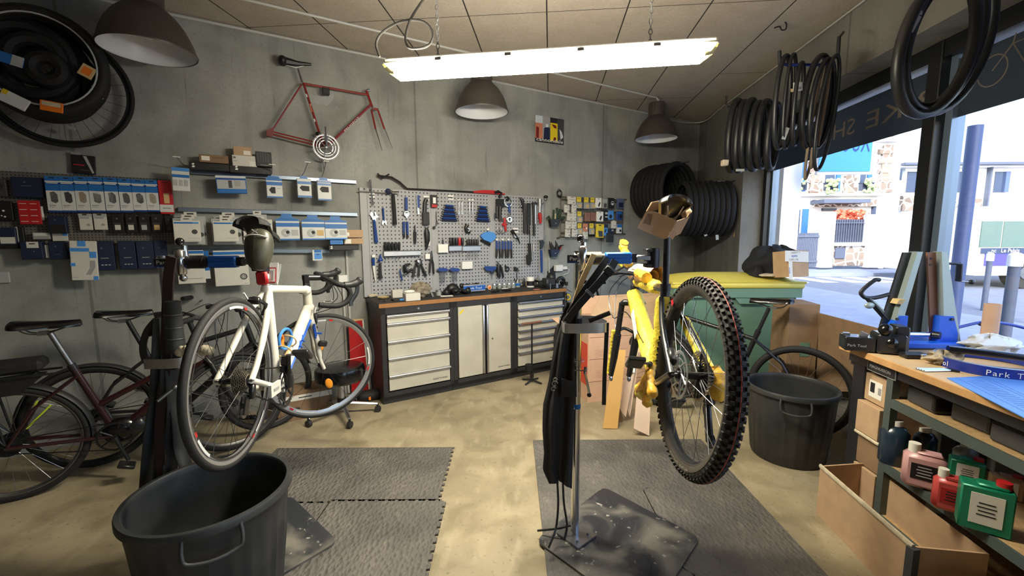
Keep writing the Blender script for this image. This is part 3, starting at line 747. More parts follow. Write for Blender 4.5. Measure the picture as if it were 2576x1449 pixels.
T('wheel_nut_bar','long chrome bar across the top left of the tool board','bar',Z5,.055,[('shaft',[b_([(60,292),(400,318)],8,'chrome')]),('end_grip',[('e',412,295,28,36,.02,'toolblue'),('x',455,280,545,325,.03,'steel')])])
T('hammer','black rubber handled hammer hanging at the upper left of the tool board','hammer',Z5,.06,[('handle',[b_([(478,330),(488,480),(497,600),(500,700)],[20,24,22,27],'rubber')]),('hammer_head',[b_([(395,300),(440,300)],[30,34],'navy'),b_([(440,300),(545,305)],[22,18],'steel')])])
T('adjustable_spanner','big adjustable spanner with dark blue handle at the left edge of the tool board','wrench',Z5,O,[('handle',[b_([(245,640),(262,780),(275,920)],[16,20,24],'toolblue')]),('jaw',[('p',[(190,575),(215,545),(232,560),(232,600),(262,595),(248,545),(262,548),(278,590),(302,605),(268,625),(270,655),(235,655),(215,610)],.014,'chrome')])])
T('spanner','small combination spanner with open chrome end below the hammer','wrench',Z5,O,[('handle',[b_([(355,500),(368,660)],[12,9],'toolblue')]),('jaw',[('p',[(340,700),(342,668),(358,645),(382,645),(400,668),(402,700),(385,705),(378,680),(365,680),(358,705)],.01,'chrome')])])
T('socket_spanner','blue handled spanner with large oval chrome end, right of the hammer','wrench',Z5,O,[('handle',[b_([(636,370),(638,520)],[18,20],'toolblue')]),('ring_end',[('r',642,570,30,12,'chrome'),('p',[(620,560),(664,560),(650,622),(636,622)],.012,'chrome')])])
T('cone_spanner','flat chrome spanner with blue grip hanging under a white hook plate','wrench',Z5,O,[('handle',[('x',772,345,800,495,.016,'toolblue')]),('blade',[('p',[(758,340),(775,345),(798,575),(776,578)],.008,'chrome')])])
T('pedal_wrench_pair','pair of dark blue handled pliers with black tips hanging left of the retractable cutter','pliers',Z5,O,[('handle',[b_([(608,665),(608,820)],[16,14],'toolblue'),b_([(648,665),(654,820)],[16,14],'toolblue')]),('jaw',[b_([(608,790),(613,860)],[15,12],'black'),b_([(652,800),(655,860)],[12,16],'black')])])
T('chain_cleaner','black brush shaped tool with square head on the upper tool board','brush',Z5,.06,[('handle',[b_([(880,390),(865,440),(862,560)],[26,24,26],'black')]),('head',[('x',835,550,915,705,.03,'plastic')])])
T('caliper_gauge','black handheld gauge with a white display strip and a wrist loop','gauge',Z5,.06,[('body',[('x',935,340,1012,490,.024,'plastic')]),('display',[('x',955,370,995,445,.027,'white')]),('red_base',[('x',940,455,1008,492,.026,'red')])])
T('wrist_loop','thin black looped strap hanging with a dark disc below the handheld gauge','strap',Z5,.045,[('strap',[b_([(1002,540),(1000,620),(1018,690),(985,735),(1004,680),(1002,540)],4,'black')]),('disc',[('c',975,738,18,'black',.01)])])
T('cutter_knife','black pen shaped cutter standing below the socket spanner','knife',Z5,O,[('handle',[b_([(744,790),(744,930)],[20,16],'black')]),('blade',[b_([(744,705),(742,790)],[6,12],'darksteel')])])
T('multi_plier','long black plier with a white tag near its lower end','pliers',Z5,.055,[('body',[b_([(884,735),(890,800),(895,900),(880,1005)],[16,36,32,10],'black')]),('white_tag',[('p',[(880,905),(915,888),(928,900),(920,955),(898,965)],.01,'white')])])
def hexset(zm,x0,x1,y0,y1,label,n=8):
    t=None;o0=Wuz(*zm((x0+x1)/2,y0),O);s=wscale(zm,x0,y0,O)
    t=thing('hex_key_holder',label,'hex key set',group=None,mx=frameW(o0[0],o0[1],O))
    for k in range(n):
        f=k/(n-1);y=y0+(y1-y0)*f;hw=(x1-x0)/2*(.5+.5*f)
        g=MB();cx=(x0+x1)/2
        prims(g,zm,O,[b_([(cx-hw*.86,y),(cx+hw*.86,y+8)],13,'navy' if k%2 else 'toolblue')],o0,s)
        kk=ob('key_sleeve',g,t,sm=35)
        g=MB();prims(g,zm,O,[b_([(cx-hw-16,y-9),(cx-hw,y),(cx+hw,y+8),(cx+hw+18,y),(cx+hw+16,y+18)],5,'steel')],o0,s);ob('hex_key',g,kk,sm=35)
hexset(Z5,1060,1262,468,645,'tiered set of dark blue hex keys left of the small spanners on the tool board')
hexset(Z6,228,395,482,652,'tiered set of dark blue hex keys right of the small spanners on the tool board')
for k,(zm,x,lb) in enumerate(((Z5,1280,'leftmost'),(Z5,1318,'second from the left'),(Z6,22,'third from the left'),(Z6,60,'fourth from the left'),(Z6,150,'fifth from the left'),(Z6,188,'rightmost'))):
    T('small_spanner','small chrome spanner, %s of the six between the hex key sets'%lb,'wrench',zm,.045,[('handle',[b_([(x,428),(x-2,550)],[8,6],'steel')]),('jaw',[('r',x-2,566,9,5,'chrome')]),('hook_plate',[('x',x-16,392,x+14,412,.01,'white')])],'small spanners between the hex key sets')
T('chain_link_tool','black and chrome chain tool shaped like a small whistle, in the middle of the board','chain tool',Z6,.06,[('body',[b_([(125,700),(105,740),(115,790),(150,800),(160,770)],[26,22,16,14,10],'black')]),('chrome_link',[('r',128,765,22,8,'chrome')])])
T('blue_grip_plate','rounded blue rubber grip plate on the middle of the tool board','grip pad',Z6,O,[('pad',[('p',[(278,838),(330,798),(380,785),(440,798),(470,838),(452,880),(400,915),(320,885)],.03,'lightblue')]),('hook',[('x',360,745,386,770,.02,'white')])])
T('file_tool','short black file lying diagonally under the blue grip plate','file',Z6,.06,[('body',[b_([(285,885),(400,945)],[10,18],'black')])])
def rack(zm,x0,x1,y,n,label,lab2,cols,hx0,hx1,hl=110,sl=120):
    T('screwdriver_rack',label,'rack',zm,.06,[('rail',[('x',x0,y,x1,y+58,.03,'alu')]),('rail_lip',[('x',x0,y-8,x1,y+2,.045,'steel')])])
    for k in range(n):
        x=hx0+(hx1-hx0)*k/(n-1);m=cols[k%len(cols)]
        T('screwdriver','%s, number %d from the left'%(lab2,k+1) if 0 else '%s screwdriver with %s grip in the %s'%(['first','second','third','fourth','fifth','sixth','seventh','eighth','ninth'][k],{'black':'black','red':'red','plastic':'black'}[m],lab2),'screwdriver',zm,.07,
          [('handle',[b_([(x,y-hl),(x,y-hl+30),(x,y-20),(x,y-2)],[14,19,17,10],m)]),('shaft',[b_([(x,y-4),(x,y+sl-12*(k%3))],4,'steel')])],'screwdrivers in the '+lab2)
rack(Z5,360,812,1022,5,'long steel rack with five black screwdrivers at the left of the tool board','left rack',['black'],386,550)
rack(Z5,1150,1308,962,5,'steel rack with black and red screwdrivers in the middle of the tool board','middle rack',['black','black','black','red','black'],1180,1320,105,110)
rack(Z6,60,282,962,5,'short steel rack with thin black bit drivers right of the middle rack','short rack',['plastic'],130,245,85,150)
T('pick_tray','white shelf holding one small pen tool, left of the middle rack','tray',Z5,.06,[('tray',[('x',1022,938,1142,1042,.03,'white')]),('pen_tool',[b_([(1082,880),(1088,985)],[8,14],'darksteel')])])
T('hook_tray','small white shelf with bent spring hooks in the middle of the board','tray',Z6,.06,[('tray',[('x',55,1150,182,1240,.03,'white')]),('spring_hook',[b_([(72,1180),(95,1172),(110,1190),(140,1175),(170,1190),(198,1172)],4,'steel')])])
T('utility_knife','blue and white handled knife at the lower left corner of the tool board','knife',Z5,O,[('handle',[b_([(236,1110),(240,1200)],[20,18],'toolblue')]),('blade',[b_([(240,1200),(250,1290),(262,1380)],[16,12,7],'white')]),('hook_plate',[('x',218,1065,258,1100,.02,'white')])])
T('cable_cutter_spanner','dark spanner with a round blue neck beside the utility knife','wrench',Z5,.06,[('handle',[b_([(320,1175),(322,1300),(330,1355)],[16,20,26],'plastic')]),('head',[('e',325,1130,30,28,.015,'toolblue'),b_([(322,1065),(325,1110)],[8,16],'toolblue')]),('collar',[('x',312,1145,348,1162,.03,'chrome')])])
T('chain_rivet_tool','black chain rivet tool with a T shaped handle, low on the left of the board','chain tool',Z5,.07,[('body',[b_([(615,1190),(625,1250),(655,1280),(690,1250),(715,1250)],[20,24,22,16,14],'black'),b_([(620,1190),(685,1180)],14,'black')]),('handle',[b_([(560,1250),(590,1380)],9,'toolblue'),b_([(575,1320),(640,1290)],8,'darksteel')])])
T('slip_joint_pliers','large grey handled pliers with splayed handles, low on the tool board','pliers',Z5,.06,[('handle',[b_([(750,1190),(735,1260),(722,1335)],[12,16,17],'plastic'),b_([(795,1190),(792,1260),(788,1325)],[12,15,16],'plastic'),b_([(820,1190),(850,1260),(880,1325)],[12,16,16],'plastic')]),('jaw',[('e',790,1165,40,45,.012,'steel'),b_([(760,1130),(775,1180)],[10,22],'darksteel'),b_([(808,1110),(815,1180)],[8,22],'darksteel')])])
T('cutting_pliers','slim long handled black cutting pliers hanging right of the splayed pliers','pliers',Z5,.06,[('handle',[b_([(945,1110),(928,1180),(922,1290)],[10,13,11],'black'),b_([(950,1110),(965,1180),(972,1300)],[10,13,11],'black')]),('jaw',[b_([(945,1020),(945,1110)],[8,20],'darksteel')]),('hook_plate',[('x',868,1055,925,1120,.02,'white')])])
for zm,x0,x1,y,lb,n in ((Z5,1008,1150,1245,'left of the pair',4),(Z5,1155,1290,1245,'right of the pair',4)):
    P=[('handle',[('p',[(x0,y+5),(x0+40,y-20),(x1-30,y-16),(x1,y+5),(x1-30,y+22),(x0+40,y+25)],.03,'toolblue')])]
    for k in range(n):
        xx=(x0+x1)/2-25+k*17;P.append(('shaft',[b_([(xx,y+15),(xx,y+130+20*((k+1)%3))],5,'steel')]))
    T('hex_driver','blue T handled hex drivers above the worktop, %s'%lb,'hex driver',zm,.07,P,'T handled hex drivers')
T('cable_cutter','blue T handled cutter with a black ring, right of the hook tray','hex driver',Z6,.07,[('handle',[('p',[(328,1225),(350,1205),(470,1210),(468,1240),(420,1265),(350,1260)],.03,'toolblue')]),('ring',[('r',425,1270,24,8,'navy')]),('shaft',[b_([(418,1290),(424,1360)],5,'steel')])])
T('open_end_cutter','black handled cable cutter with bright jaws, low on the right panel','pliers',Z6,.07,[('handle',[b_([(500,1190),(500,1260),(510,1340)],[16,30,20],'black'),b_([(520,1190),(545,1260),(560,1340)],[14,15,13],'black')]),('jaw',[b_([(488,1150),(510,1200)],[8,18],'chrome')])])
T('cog_ring','small black cog ring hanging on the right panel','tool',Z6,.06,[('ring',[('r',610,1240,24,9,'black')]),('lug',[b_([(585,1195),(595,1225)],10,'black')])])
T('quick_clamp','small chrome and black clamp right of the cog ring','clamp',Z6,.06,[('body',[('e',712,1245,24,20,.02,'darksteel')]),('lever',[b_([(690,1215),(735,1228),(740,1275)],[8,9,10],'chrome')])])
T('red_pliers','red handled pliers hanging below the ratchet on the tool board','pliers',Z6,.07,[('handle',[b_([(575,620),(580,700),(592,785)],[16,20,12],'red'),('e',575,700,40,18,.012,'red')]),('jaw',[b_([(548,625),(560,650)],12,'chrome'),b_([(490,735),(478,775),(500,808),(530,795),(510,740)],5,'steel'),b_([(545,740),(525,780),(550,808),(580,795)],5,'steel')])])
T('ratchet','large chrome ratchet with ring head and drop shaped end','wrench',Z6,.06,[('ring_head',[('r',620,425,55,11,'chrome')]),('handle',[b_([(625,440),(640,560)],[16,13],'toolblue'),('r',638,640,28,16,'chrome'),b_([(628,600),(640,560)],[14,10],'chrome')]),('pivot',[('e',608,385,30,30,.015,'darksteel')])])
T('chain_gauge','black chain gauge device hanging from a bracket left of the ratchet','gauge',Z6,.07,[('bracket',[b_([(455,315),(500,300),(540,315),(510,370)],[16,20,14,18],'darksteel')]),('body',[('x',475,390,565,490,.03,'black'),b_([(520,480),(518,655)],[26,18],'black')]),('handle',[b_([(485,480),(485,610)],[20,18],'plastic'),b_([(460,560),(457,640)],8,'navy')])])
T('slender_cutter','black slanted lever tool with a chrome cheek on the right panel','lever tool',Z6,.06,[('handle',[b_([(665,770),(700,830),(745,880),(762,930)],[22,20,10,5],'black')]),('cheek',[('p',[(680,815),(715,855),(705,862),(684,835)],.03,'chrome')])])
for k,x in enumerate((478,550,620)):
    T('cone_pliers','pair of blue and black slender spanners, %s of the three sets on the right panel'%['left','middle','right'][k],'wrench',Z6,.05,[('handle',[b_([(x+4,900),(x+4,1000)],[14,14],'toolblue'),b_([(x+38,905),(x+38,1000)],[12,12],'toolblue')]),('tip',[b_([(x+4,1000),(x-2,1100)],[15,13],'black'),b_([(x+38,1000),(x+42,1105)],[13,11],'black')]),('hook',[('c',x,882,13,'white',.02)])],'slender spanner pairs')
T('chain_whip','black chain whip with links along its blade, upper right of the board','chain whip',Z6,.06,[('handle',[b_([(818,440),(820,620),(818,805)],[16,18,17],'black')]),('chain',[b_([(765,375),(790,400),(800,470),(806,560)],[10,24,14,8],'darksteel'),('e',775,475,16,16,.02,'chrome')])])
T('chain_whip','wide black chain whip, second from the left at the upper right of the board','chain whip',Z6,.065,[('handle',[('x',848,440,890,700,.02,'black'),b_([(865,690),(860,812)],[20,18],'black')])])
T('tyre_lever','long black lever bar, rightmost of the dark bars on the upper right panel','lever',Z6,.06,[('handle',[b_([(928,440),(932,620),(935,832)],[20,17,16],'plastic')]),('hook',[('x',908,432,966,452,.03,'black')])])
T('steel_rule','thin bright steel rule beside the red handled cutters','rule',Z6,.07,[('blade',[('x',947,460,956,695,.004,'chrome')])])
T('cable_pliers','cable pliers with red handle and light blue head at the top right of the board','pliers',Z6,.065,[('handle',[b_([(1003,560),(1010,620),(1012,690)],[22,24,14],'red')]),('head',[b_([(1000,390),(1002,470),(1000,555)],[30,26,20],'alu')]),('wire',[b_([(965,450),(985,540),(965,640),(990,700)],3,'steel')])])
T('headset_press','thin steel rod with round black knob along the right edge of the board','press tool',Z6,.07,[('rod',[b_([(1065,395),(1066,1030)],5,'steel'),b_([(1000,462),(1070,430)],4,'steel')]),('knob',[('e',1078,362,30,18,.026,'darksteel'),('e',1075,392,18,20,.015,'steel')])])
T('cleaning_brush','black bristle brush hanging with a chrome multitool on the right panel','brush',Z6,.06,[('handle',[b_([(882,760),(882,930)],[5,6],'black')]),('bristle_head',[b_([(880,930),(885,1060),(880,1190)],[20,22,16],'rubber'),('p',[(842,1075),(870,1065),(880,1190),(850,1180)],.02,'rubber')])])
T('multitool','slim white and chrome folding multitool beside the bristle brush','multitool',Z6,.06,[('body',[b_([(900,940),(912,1130)],[18,14],'alu')]),('blade',[('x',925,940,932,1035,.01,'white')])])
T('pedal_wrench','long pedal wrench with blue handle at the right edge of the tool board','wrench',Z6,.06,[('handle',[b_([(1022,1010),(1026,1160),(1028,1278)],[16,15,13],'toolblue')]),('head',[('p',[(1000,890),(1040,885),(1056,915),(1035,990),(1008,1000),(1012,940)],.016,'darksteel')])])
for k,(zm,x,y) in enumerate(((Z5,1178,372),(Z5,220,345),(Z5,880,380),(Z6,710,770))):
    T('hook_plate','empty white hook plate on the tool board, %s'%['above the left hex key set','under the chrome bar','above the square headed brush','behind the slanted lever tool'][k],'hook',zm,.035,[('plate',[('x',x-34,y-30,x+34,y-8,.008,'white'),('x',x-34,y+10,x+34,y+30,.008,'white'),b_([(x-20,y),(x+20,y)],4,'steel')])],'white hook plates')
T('tool_sticker','small black square opening in the upper left corner strip of the board','hole plate',Z5,.034,[('c',[('x',118,256,140,278,.004,'black')])])
# pump lying along the top of the board
T('crank_pump','long bent black tube with a red end lying along the top of the board','tube',PX,.05,[('black_tube',[b_([(950,442),(985,446),(1005,458),(1024,475),(1060,476.5),(1120,479.5),(1190,483)],[2.8,2.8,2.8,2.6,2.2,2.2,2.2],'black')]),('red_sleeve',[('p',[(1190,481),(1215,478),(1240,479),(1268,487),(1270,490),(1190,485)],.03,'red')]),('lever',[b_([(950,436),(962,450)],2,'black'),b_([(962,448),(979,438)],2,'darksteel')])])
# gloves, wire coil, pegs right of the board
for k,(y0,c1) in enumerate(((0,'leafdk'),(1,'black'))): pass
mat('leafdk',(40,62,48),.8)
T('work_glove','pair of green and white work gloves hanging at the left of the small parts rack','glove',Z8,.06,[('cuff',[('p',[(232,515),(380,505),(340,615),(250,620)],.05,'black')]),('fingers',[b_([(250,520),(225,470),(195,500)],[14,16,12],'leafdk'),b_([(285,510),(290,440),(295,380)],[12,12,14],'leafdk'),b_([(315,505),(320,430)],[12,10],'rag'),b_([(335,510),(345,420),(340,350)],[12,12,18],'leafdk'),b_([(350,500),(380,430),(390,370)],[14,22,24],'leafdk'),b_([(365,510),(420,490),(450,480)],[12,22,14],'leafdk')]),('logo',[('e',308,568,18,9,.03,'white')])])
T('work_glove','pair of black and red work gloves hanging lower, above the vise','glove',Z8,.06,[('cuff',[('p',[(235,935),(370,935),(320,1035),(250,1035)],.05,'navy')]),('fingers',[b_([(275,940),(245,870),(235,815)],[20,14,4],'black'),b_([(300,940),(270,880),(260,830)],[24,16,4],'black'),b_([(330,940),(340,880),(318,808)],[30,22,4],'black'),b_([(350,935),(390,880),(440,872)],[16,12,4],'black')]),('red_lining',[('p',[(358,945),(405,890),(385,925),(372,950)],.03,'red')]),('logo',[('e',302,985,18,9,.03,'white')])])
g_=[b_([(375+45*cos(t)*.8*(1-.1*j)+R.uniform(-6,6),150+60*sin(t)*(1-.15*j)+R.uniform(-8,8)) for t in [i*.55 for i in range(12)]],4,'darksteel') for j in range(4)]
T('wire_coil','untidy dark wire coil hanging above the gloves','wire',Z8,.04,[('wire',g_)],at=(375,150))
# wall sockets and surface pipes
def wbox(name,label,zm,x0,y0,x1,y1,m,d=.05,cat='socket',extra=None):
    return T(name,label,cat,zm,d/2+.001,[('body',[('x',x0,y0,x1,y1,d,m)])]+(extra or []))
wbox('wall_socket','white surface socket with plugged lead above the vise',Z8,312,1150,408,1235,'white',.05,'socket',[('plug',[('x',395,1172,470,1212,.05,'white')]),('lead',[b_([(468,1190),(510,1215),(500,1265),(430,1290)],4,'white')])])
wbox('wall_socket','white surface socket box behind the curved bars of the white bicycle',PX,851,692,873,710,'white',.045,'socket')
pipe('conduit_pipe','white vertical conduit pipe from the wall socket behind the white bicycle',[WP(Wuz(862,712)[0],Wuz(862,712)[1],.012),WP(Wuz(862,712)[0],.02,.012)])
pipe('conduit_pipe','second white vertical conduit pipe close to the drawer cabinet',[WP(Wuz(872,712)[0]+.01,Wuz(862,712)[1]+.3,.012),WP(Wuz(872,712)[0]+.01,.02,.012)])
pipe('conduit_pipe','white vertical conduit pipe above the vise, rising behind the lower gloves',[WP(Wuz(1380,640)[0],Wuz(1380,640)[1],.012),WP(Wuz(1380,640)[0],1.0,.012)],.008)
ZA=lambda x,y:(640+x/4.2625,100+y/4.2625)
ZB=lambda x,y:(1400+x/10.347,480+y/10.347)
ZCc=lambda x,y:(960+x/9.2,680+y/9.2)
ZD=lambda x,y:(1200+x/9.908,650+y/9.908)
Z1=lambda x,y:(x/3.45,y/3.45)
for n_,c_ in (('packprint',(96,98,98)),('packgrey',(168,172,172)),('clearbag',(150,152,148)),('brownpack',(128,88,70)),('mint',(150,170,165)),('skin',(190,120,90)),('sky',(190,200,205)),('darkred',(108,28,26)),('framered',(122,36,30))): mat(n_,c_,.45)
mat('framered2',(128,34,28),.3,.2,coat=.5)
def pack(name,label,cat,zm,r,off,depth,m,patches=(),group=None,tilt=0,hook=True,txt=()):
    x0,y0,x1,y1=r
    cx,cy=(x0+x1)/2,(y0+y1)/2
    ua=Wuz(*zm(x0,cy),off)[0];ub=Wuz(*zm(x1,cy),off)[0];zt=Wuz(*zm(cx,y0),off)[1];zb=Wuz(*zm(cx,y1),off)[1]
    w=ub-ua;h=zt-zb;g=MB()
    g.box((0,depth/2,h/2),(w,depth,h),m,bev=min(.003,depth*.2))
    for p in patches:
        if p[0]=='c': g.cyl((w*(p[1]-.5),-.0004,h*(1-p[2])),(w*(p[1]-.5),-.0016,h*(1-p[2])),p[3]*w,p[4],n=18)
        elif p[0]=='o': g.torus((w*(p[1]-.5),-.001,h*(1-p[2])),(0,1,0),p[3]*w,p[4]*w,p[5],n=20,k=4,rz=.0006)
        elif p[0]=='p': g.prism([(w*(a-.5),h*(1-b)) for a,b in p[1]],(0,-.0004,0),(1,0,0),(0,0,1),.0012,p[2])
        else: g.box((w*((p[0]+p[2])/2-.5),-.0005-.0003*(p[5] if len(p)>5 else 1),h*(1-(p[1]+p[3])/2)),(w*(p[2]-p[0]),.0016,h*(p[3]-p[1])),p[4])
    for s_,a,b,sz,m2 in txt: g.text(s_,(w*(a-.5),-.002,h*(1-b)),(1,0,0),(0,0,1),sz*h,m2)
    o=ob(name,g,label=label,cat=cat,group=group,sm=0);o.matrix_world=frameW((ua+ub)/2,zb,off)@Matrix.Rotation(tilt,4,'Y')
    return o
# left perforated panel
mat('panelside',(100,96,90),.6)
ua=Wuz(*Z2(-260,600),.02)[0];ub=Wuz(*Z2(1745,600),.02)[0];zt=Wuz(*Z2(900,325),.02)[1];zb=Wuz(*Z2(1300,1020),.02)[1]
o=ob('perforated_panel',MB().box(((ub-ua)/2,.0,(zt-zb)/2),(ub-ua,.014,zt-zb),'peg2',bev=.003),label='grey brown perforated panel holding rows of boxed parts at the left',cat='panel');o.matrix_world=frameW(ua,zb,.0085)
CHP=[(0,.0,1,.13,'packblue'),(0,.13,1,.17,'packwhite'),(0,.17,1,.22,'toolblue'),(0,.22,1,.40,'packblue'),(.33,.03,.7,.06,'ink',2),(.1,.18,.9,.2,'white',2),(0,.40,1,.95,'packwhite'),(.1,.80,.6,.815,'packprint',2),(.1,.85,.5,.86,'packprint',2),(0,.95,1,1,'toolblue')]
img=[[('p',[(.25,.45),(.55,.42),(.78,.50),(.80,.70),(.6,.75),(.3,.70)],m_)] for m_ in ('packprint','darkgrey','tan','packprint','darkgrey','steel','ink','rag')]
cr=[(468,335,612,700),(615,340,757,700),(762,340,900,700),(905,345,1052,700),(1060,350,1200,700),(1208,360,1338,700),(1342,370,1476,695),(1480,375,1604,695)]
ord_=['first','second','third','fourth','fifth','sixth','seventh','eighth']
for k,r in enumerate(cr):
    pack('chain_box','blue and white chain box, %s from the left in the upper row'%ord_[k],'box',Z2,r,.09,.035,'toolblue',CHP+img[k],'blue chain boxes in the upper row')
pack('chain_box','tall red chain box at the right end of the blue chain box row','box',Z2,(1610,378,1748,718),.09,.03,'red',[(.35,.38,.75,.68,'tan'),(0,.72,1,.94,'packwhite'),(.2,.82,.8,.835,'ink',2),(.3,.05,.7,.07,'darkred')])
pack('accessory_pouch','wide dark navy pouch at the left of the blue chain boxes','package',Z2,(115,345,440,550),.07,.05,'navy',[(.3,.42,.62,.44,'grey'),('o',.42,.25,.03,.008,'grey')])
pack('disc_pack','dark blister pack with a round ring at the far left edge, upper row','package',Z2,(-60,365,62,540),.06,.03,'darkgrey',[('o',.4,.4,.3,.06,'ink')])
pack('blister_pack','black card with white buttons at the far left edge, middle row','package',Z2,(-40,585,125,785),.06,.03,'black',[('c',.45,.5,.08,'white'),('c',.5,.8,.07,'white'),('c',.3,.75,.05,'white')])
pack('patch_sheet','red sheet printed with eight small white captions','package',Z2,(185,582,412,822),.075,.012,'red',[(.08,.12+.25*k,.4,.14+.25*k,'white') for k in range(4)]+[(.55,.12+.25*k,.85,.14+.25*k,'white') for k in range(4)])
pack('card','narrow white card beside the red sheet','package',Z2,(396,640,440,780),.06,.008,'white')
pack('cable_pack','navy bag with black lower half below the first chain box','package',Z2,(487,738,668,915),.10,.05,'navy',[(.1,.5,.95,.98,'black'),('o',.4,.22,.04,.01,'grey')])
pack('card','white card with blue corner peeking out below the navy bag','package',Z2,(527,905,685,992),.05,.012,'boxwhite',[(.68,.0,1,.4,'lightblue')])
pack('clear_bag','crumpled clear plastic bag with white backing below the red sheet','package',Z2,(325,905,500,975),.07,.03,'clearbag',[(.1,.1,.9,.5,'packwhite')])
pack('lamp_box','navy box with a white window at the far left, lower row','package',Z2,(-40,855,162,1072),.10,.07,'navy',[(.2,.45,.95,.75,'boxwhite'),(0,.8,1,1,'black')])
pack('lamp_box','thin black box with a white side beside the navy window box','package',Z2,(165,850,240,1000),.07,.03,'black',[(0,0,.25,1,'boxwhite')])
pack('saddle_bag_pack','navy bag with white header loop, lowest at the left','package',Z2,(208,1000,430,1178),.12,.07,'navy',[(.3,.0,.85,.35,'boxwhite'),(.42,.08,.7,.14,'ink',2),('o',.6,.55,.03,.008,'grey')])
pack('card','small white folded card right of the lowest navy bag','package',Z2,(430,1030,495,1165),.07,.02,'boxwhite')
pack('accessory_pouch','square navy pouch left of the large white packet','package',Z2,(495,1000,680,1178),.09,.05,'navy',[(.3,.7,.6,.71,'grey'),('o',.38,.25,.04,.01,'grey')])
pack('brake_disc_packet','large white packet with blue squares and a grey curved band','package',Z2,(700,990,975,1390),.14,.02,'boxwhite',[(.3,.0,.6,.14,'lightblue'),(.0,.18,.72,.27,'lightblue'),(.72,.27,.98,.43,'lightblue'),(.0,.56,.18,.64,'lightblue'),(.82,.9,1,1,'lightblue'),('p',[(.72,.50),(.92,.50),(.92,.66),(.74,.86),(.55,.86),(.72,.68)],'printgrey'),(.05,.92,.25,.93,'printgrey')],tilt=.04)
for k,r in enumerate([(800,715,933,880),(948,715,1083,878)]): pack('pad_card','small white card with a grey diamond, %s of the two'%['left','right'][k],'package',Z2,r,.07,.012,'boxwhite',[(0,0,1,.2,'packgrey'),(.3,.02,.65,.1,'ink',2),(.1,.25,.8,.28,'toolblue',2),('p',[(.5,.68),(.68,.6),(.88,.68),(.7,.78)],'printgrey')],'small white diamond cards')
for k,r in enumerate([(1135,715,1250,910),(1272,715,1382,910),(1405,715,1515,910),(1532,715,1645,910),(1670,730,1758,905)]): pack('brake_pad_pack','small black brake pad pack with pale window, %s of the row'%ord_[k],'package',Z2,r,.08,.015,'black',[(.22,.58,.72,.84,['boxwhite','boxwhite','packgrey','tan','darkgrey'][k]),(.15,.48,.8,.54,'darkgrey'),('o',.45,.25,.07,.02,'grey')],'black brake pad packs')
for k,r in enumerate([(955,990,1155,1290),(1200,990,1375,1280),(1385,990,1560,1275),(1565,990,1690,1270)]): pack('brake_shoe_pack','tall navy blister pack in the lowest row, %s from the left'%ord_[k],'package',Z2,r,.10,.045,'navy',[('o',.4,.25,.04,.012,'grey'),(.3,.57,.72,.60,'grey'),(.3,.80,.42,.83,'packgrey'),(.48,.80,.6,.83,'packgrey'),(.66,.80,.78,.83,'packgrey')],'tall navy blister packs')
for k,r in enumerate([(1130,1030,1160,1280),(1352,1020,1385,1270),(1530,1020,1560,1270)]): pack('card','narrow pale card edge behind the tall navy blister packs, %s one'%ord_[k],'package',Z2,(r[0],r[1],r[2],r[3]),.05,.006,'packgrey',(),'pale card edges')
pack('light_pack','black pack with red stripe in a clear sleeve above the panel','package',Z2,(712,120,955,308),.04,.02,'black',[(.1,.52,.55,.58,'red'),(.0,-.12,.4,.02,'clearbag'),('p',[(.5,.05),(.65,.05),(.95,.9),(.88,.98)],'packgrey'),(.35,.8,.75,.82,'packprint')],tilt=.06)
pack('plastic_scrap','scrap of crumpled white plastic on the wall at the far left','plastic',PX,(-6,684,24,712),.02,.015,'packgrey')
# rails and hanging boxes
mat('railsteel',(128,140,156),.35,.7)
def rail(label,zm,p,q,off=.02,m='railsteel'):
    a=Wuz(*zm(*p),off);b=Wuz(*zm(*q),off);g=MB();g.tube([(0,0,0),(b[0]-a[0],0,b[1]-a[1])],.0,m) if 0 else None
    L=math.hypot(b[0]-a[0],b[1]-a[1]);g.box((L/2,0,0),(L,.03,.032),m,bev=.003);g.box((L/2,-.02,-.014),(L,.02,.004),m)
    o=ob('wall_rail',g,label=label,cat='rail',sm=0);o.matrix_world=frameW(a[0],a[1],off)@Matrix.Rotation(-math.atan2(b[1]-a[1],b[0]-a[0]),4,'Y')
rail('highest steel hanging rail, under the black and brown boxes',Z3,(210,350),(1815,452))
rail('middle steel hanging rail behind the square white packs',Z3,(105,712),(1828,762))
rail('lowest steel hanging rail behind the helmet shaped saddle bag',Z3,(80,1105),(1560,1112))
def hook(zm,x0,y0,x1,y1,label):
    a=Wuz(*zm(x0,y0),.03);w=WP(a[0],a[1],.03);q=PP(*zm(x1,y1),WO-WN*.27,WN)
    g=MB();q=q-w;g.tube(smooth_path([(0,0,0),q*.45+V((0,0,-.012)),q],5),.003,'steel',n=6);d=WD*.022;g.cyl(q-d,q+d,.0035,'white',n=6)
    ob('display_hook',g,loc=w,label=label,cat='hook')
hook(Z3,190,300,92,208,'wire display hook at the left end of the highest rail')
hook(Z3,1295,388,1352,258,'wire display hook below the bicycle crank on the wall, left one')
hook(Z3,1485,400,1528,250,'wire display hook below the bicycle crank on the wall, right one')
hook(Z3,1005,370,1008,282,'wire display hook beside the dark patterned box')
BW=[(0,.0,1,.12,'lightblue'),(0,.12,1,.17,'packwhite'),(0,.17,1,.36,'packblue'),(.1,.2,.9,.24,'packwhite',2)]
pack('part_card','blue and white card at the left end of the highest rail','package',Z3,(45,312,212,535),.20,.012,'packwhite',[(0,0,1,.15,'lightblue'),(0,.2,1,.28,'packwhite'),(0,.3,1,.42,'packblue'),(.05,.52,.3,.78,'packgrey'),(.38,.52,.6,.78,'packgrey'),(.68,.52,.9,.78,'packgrey')],tilt=.03)
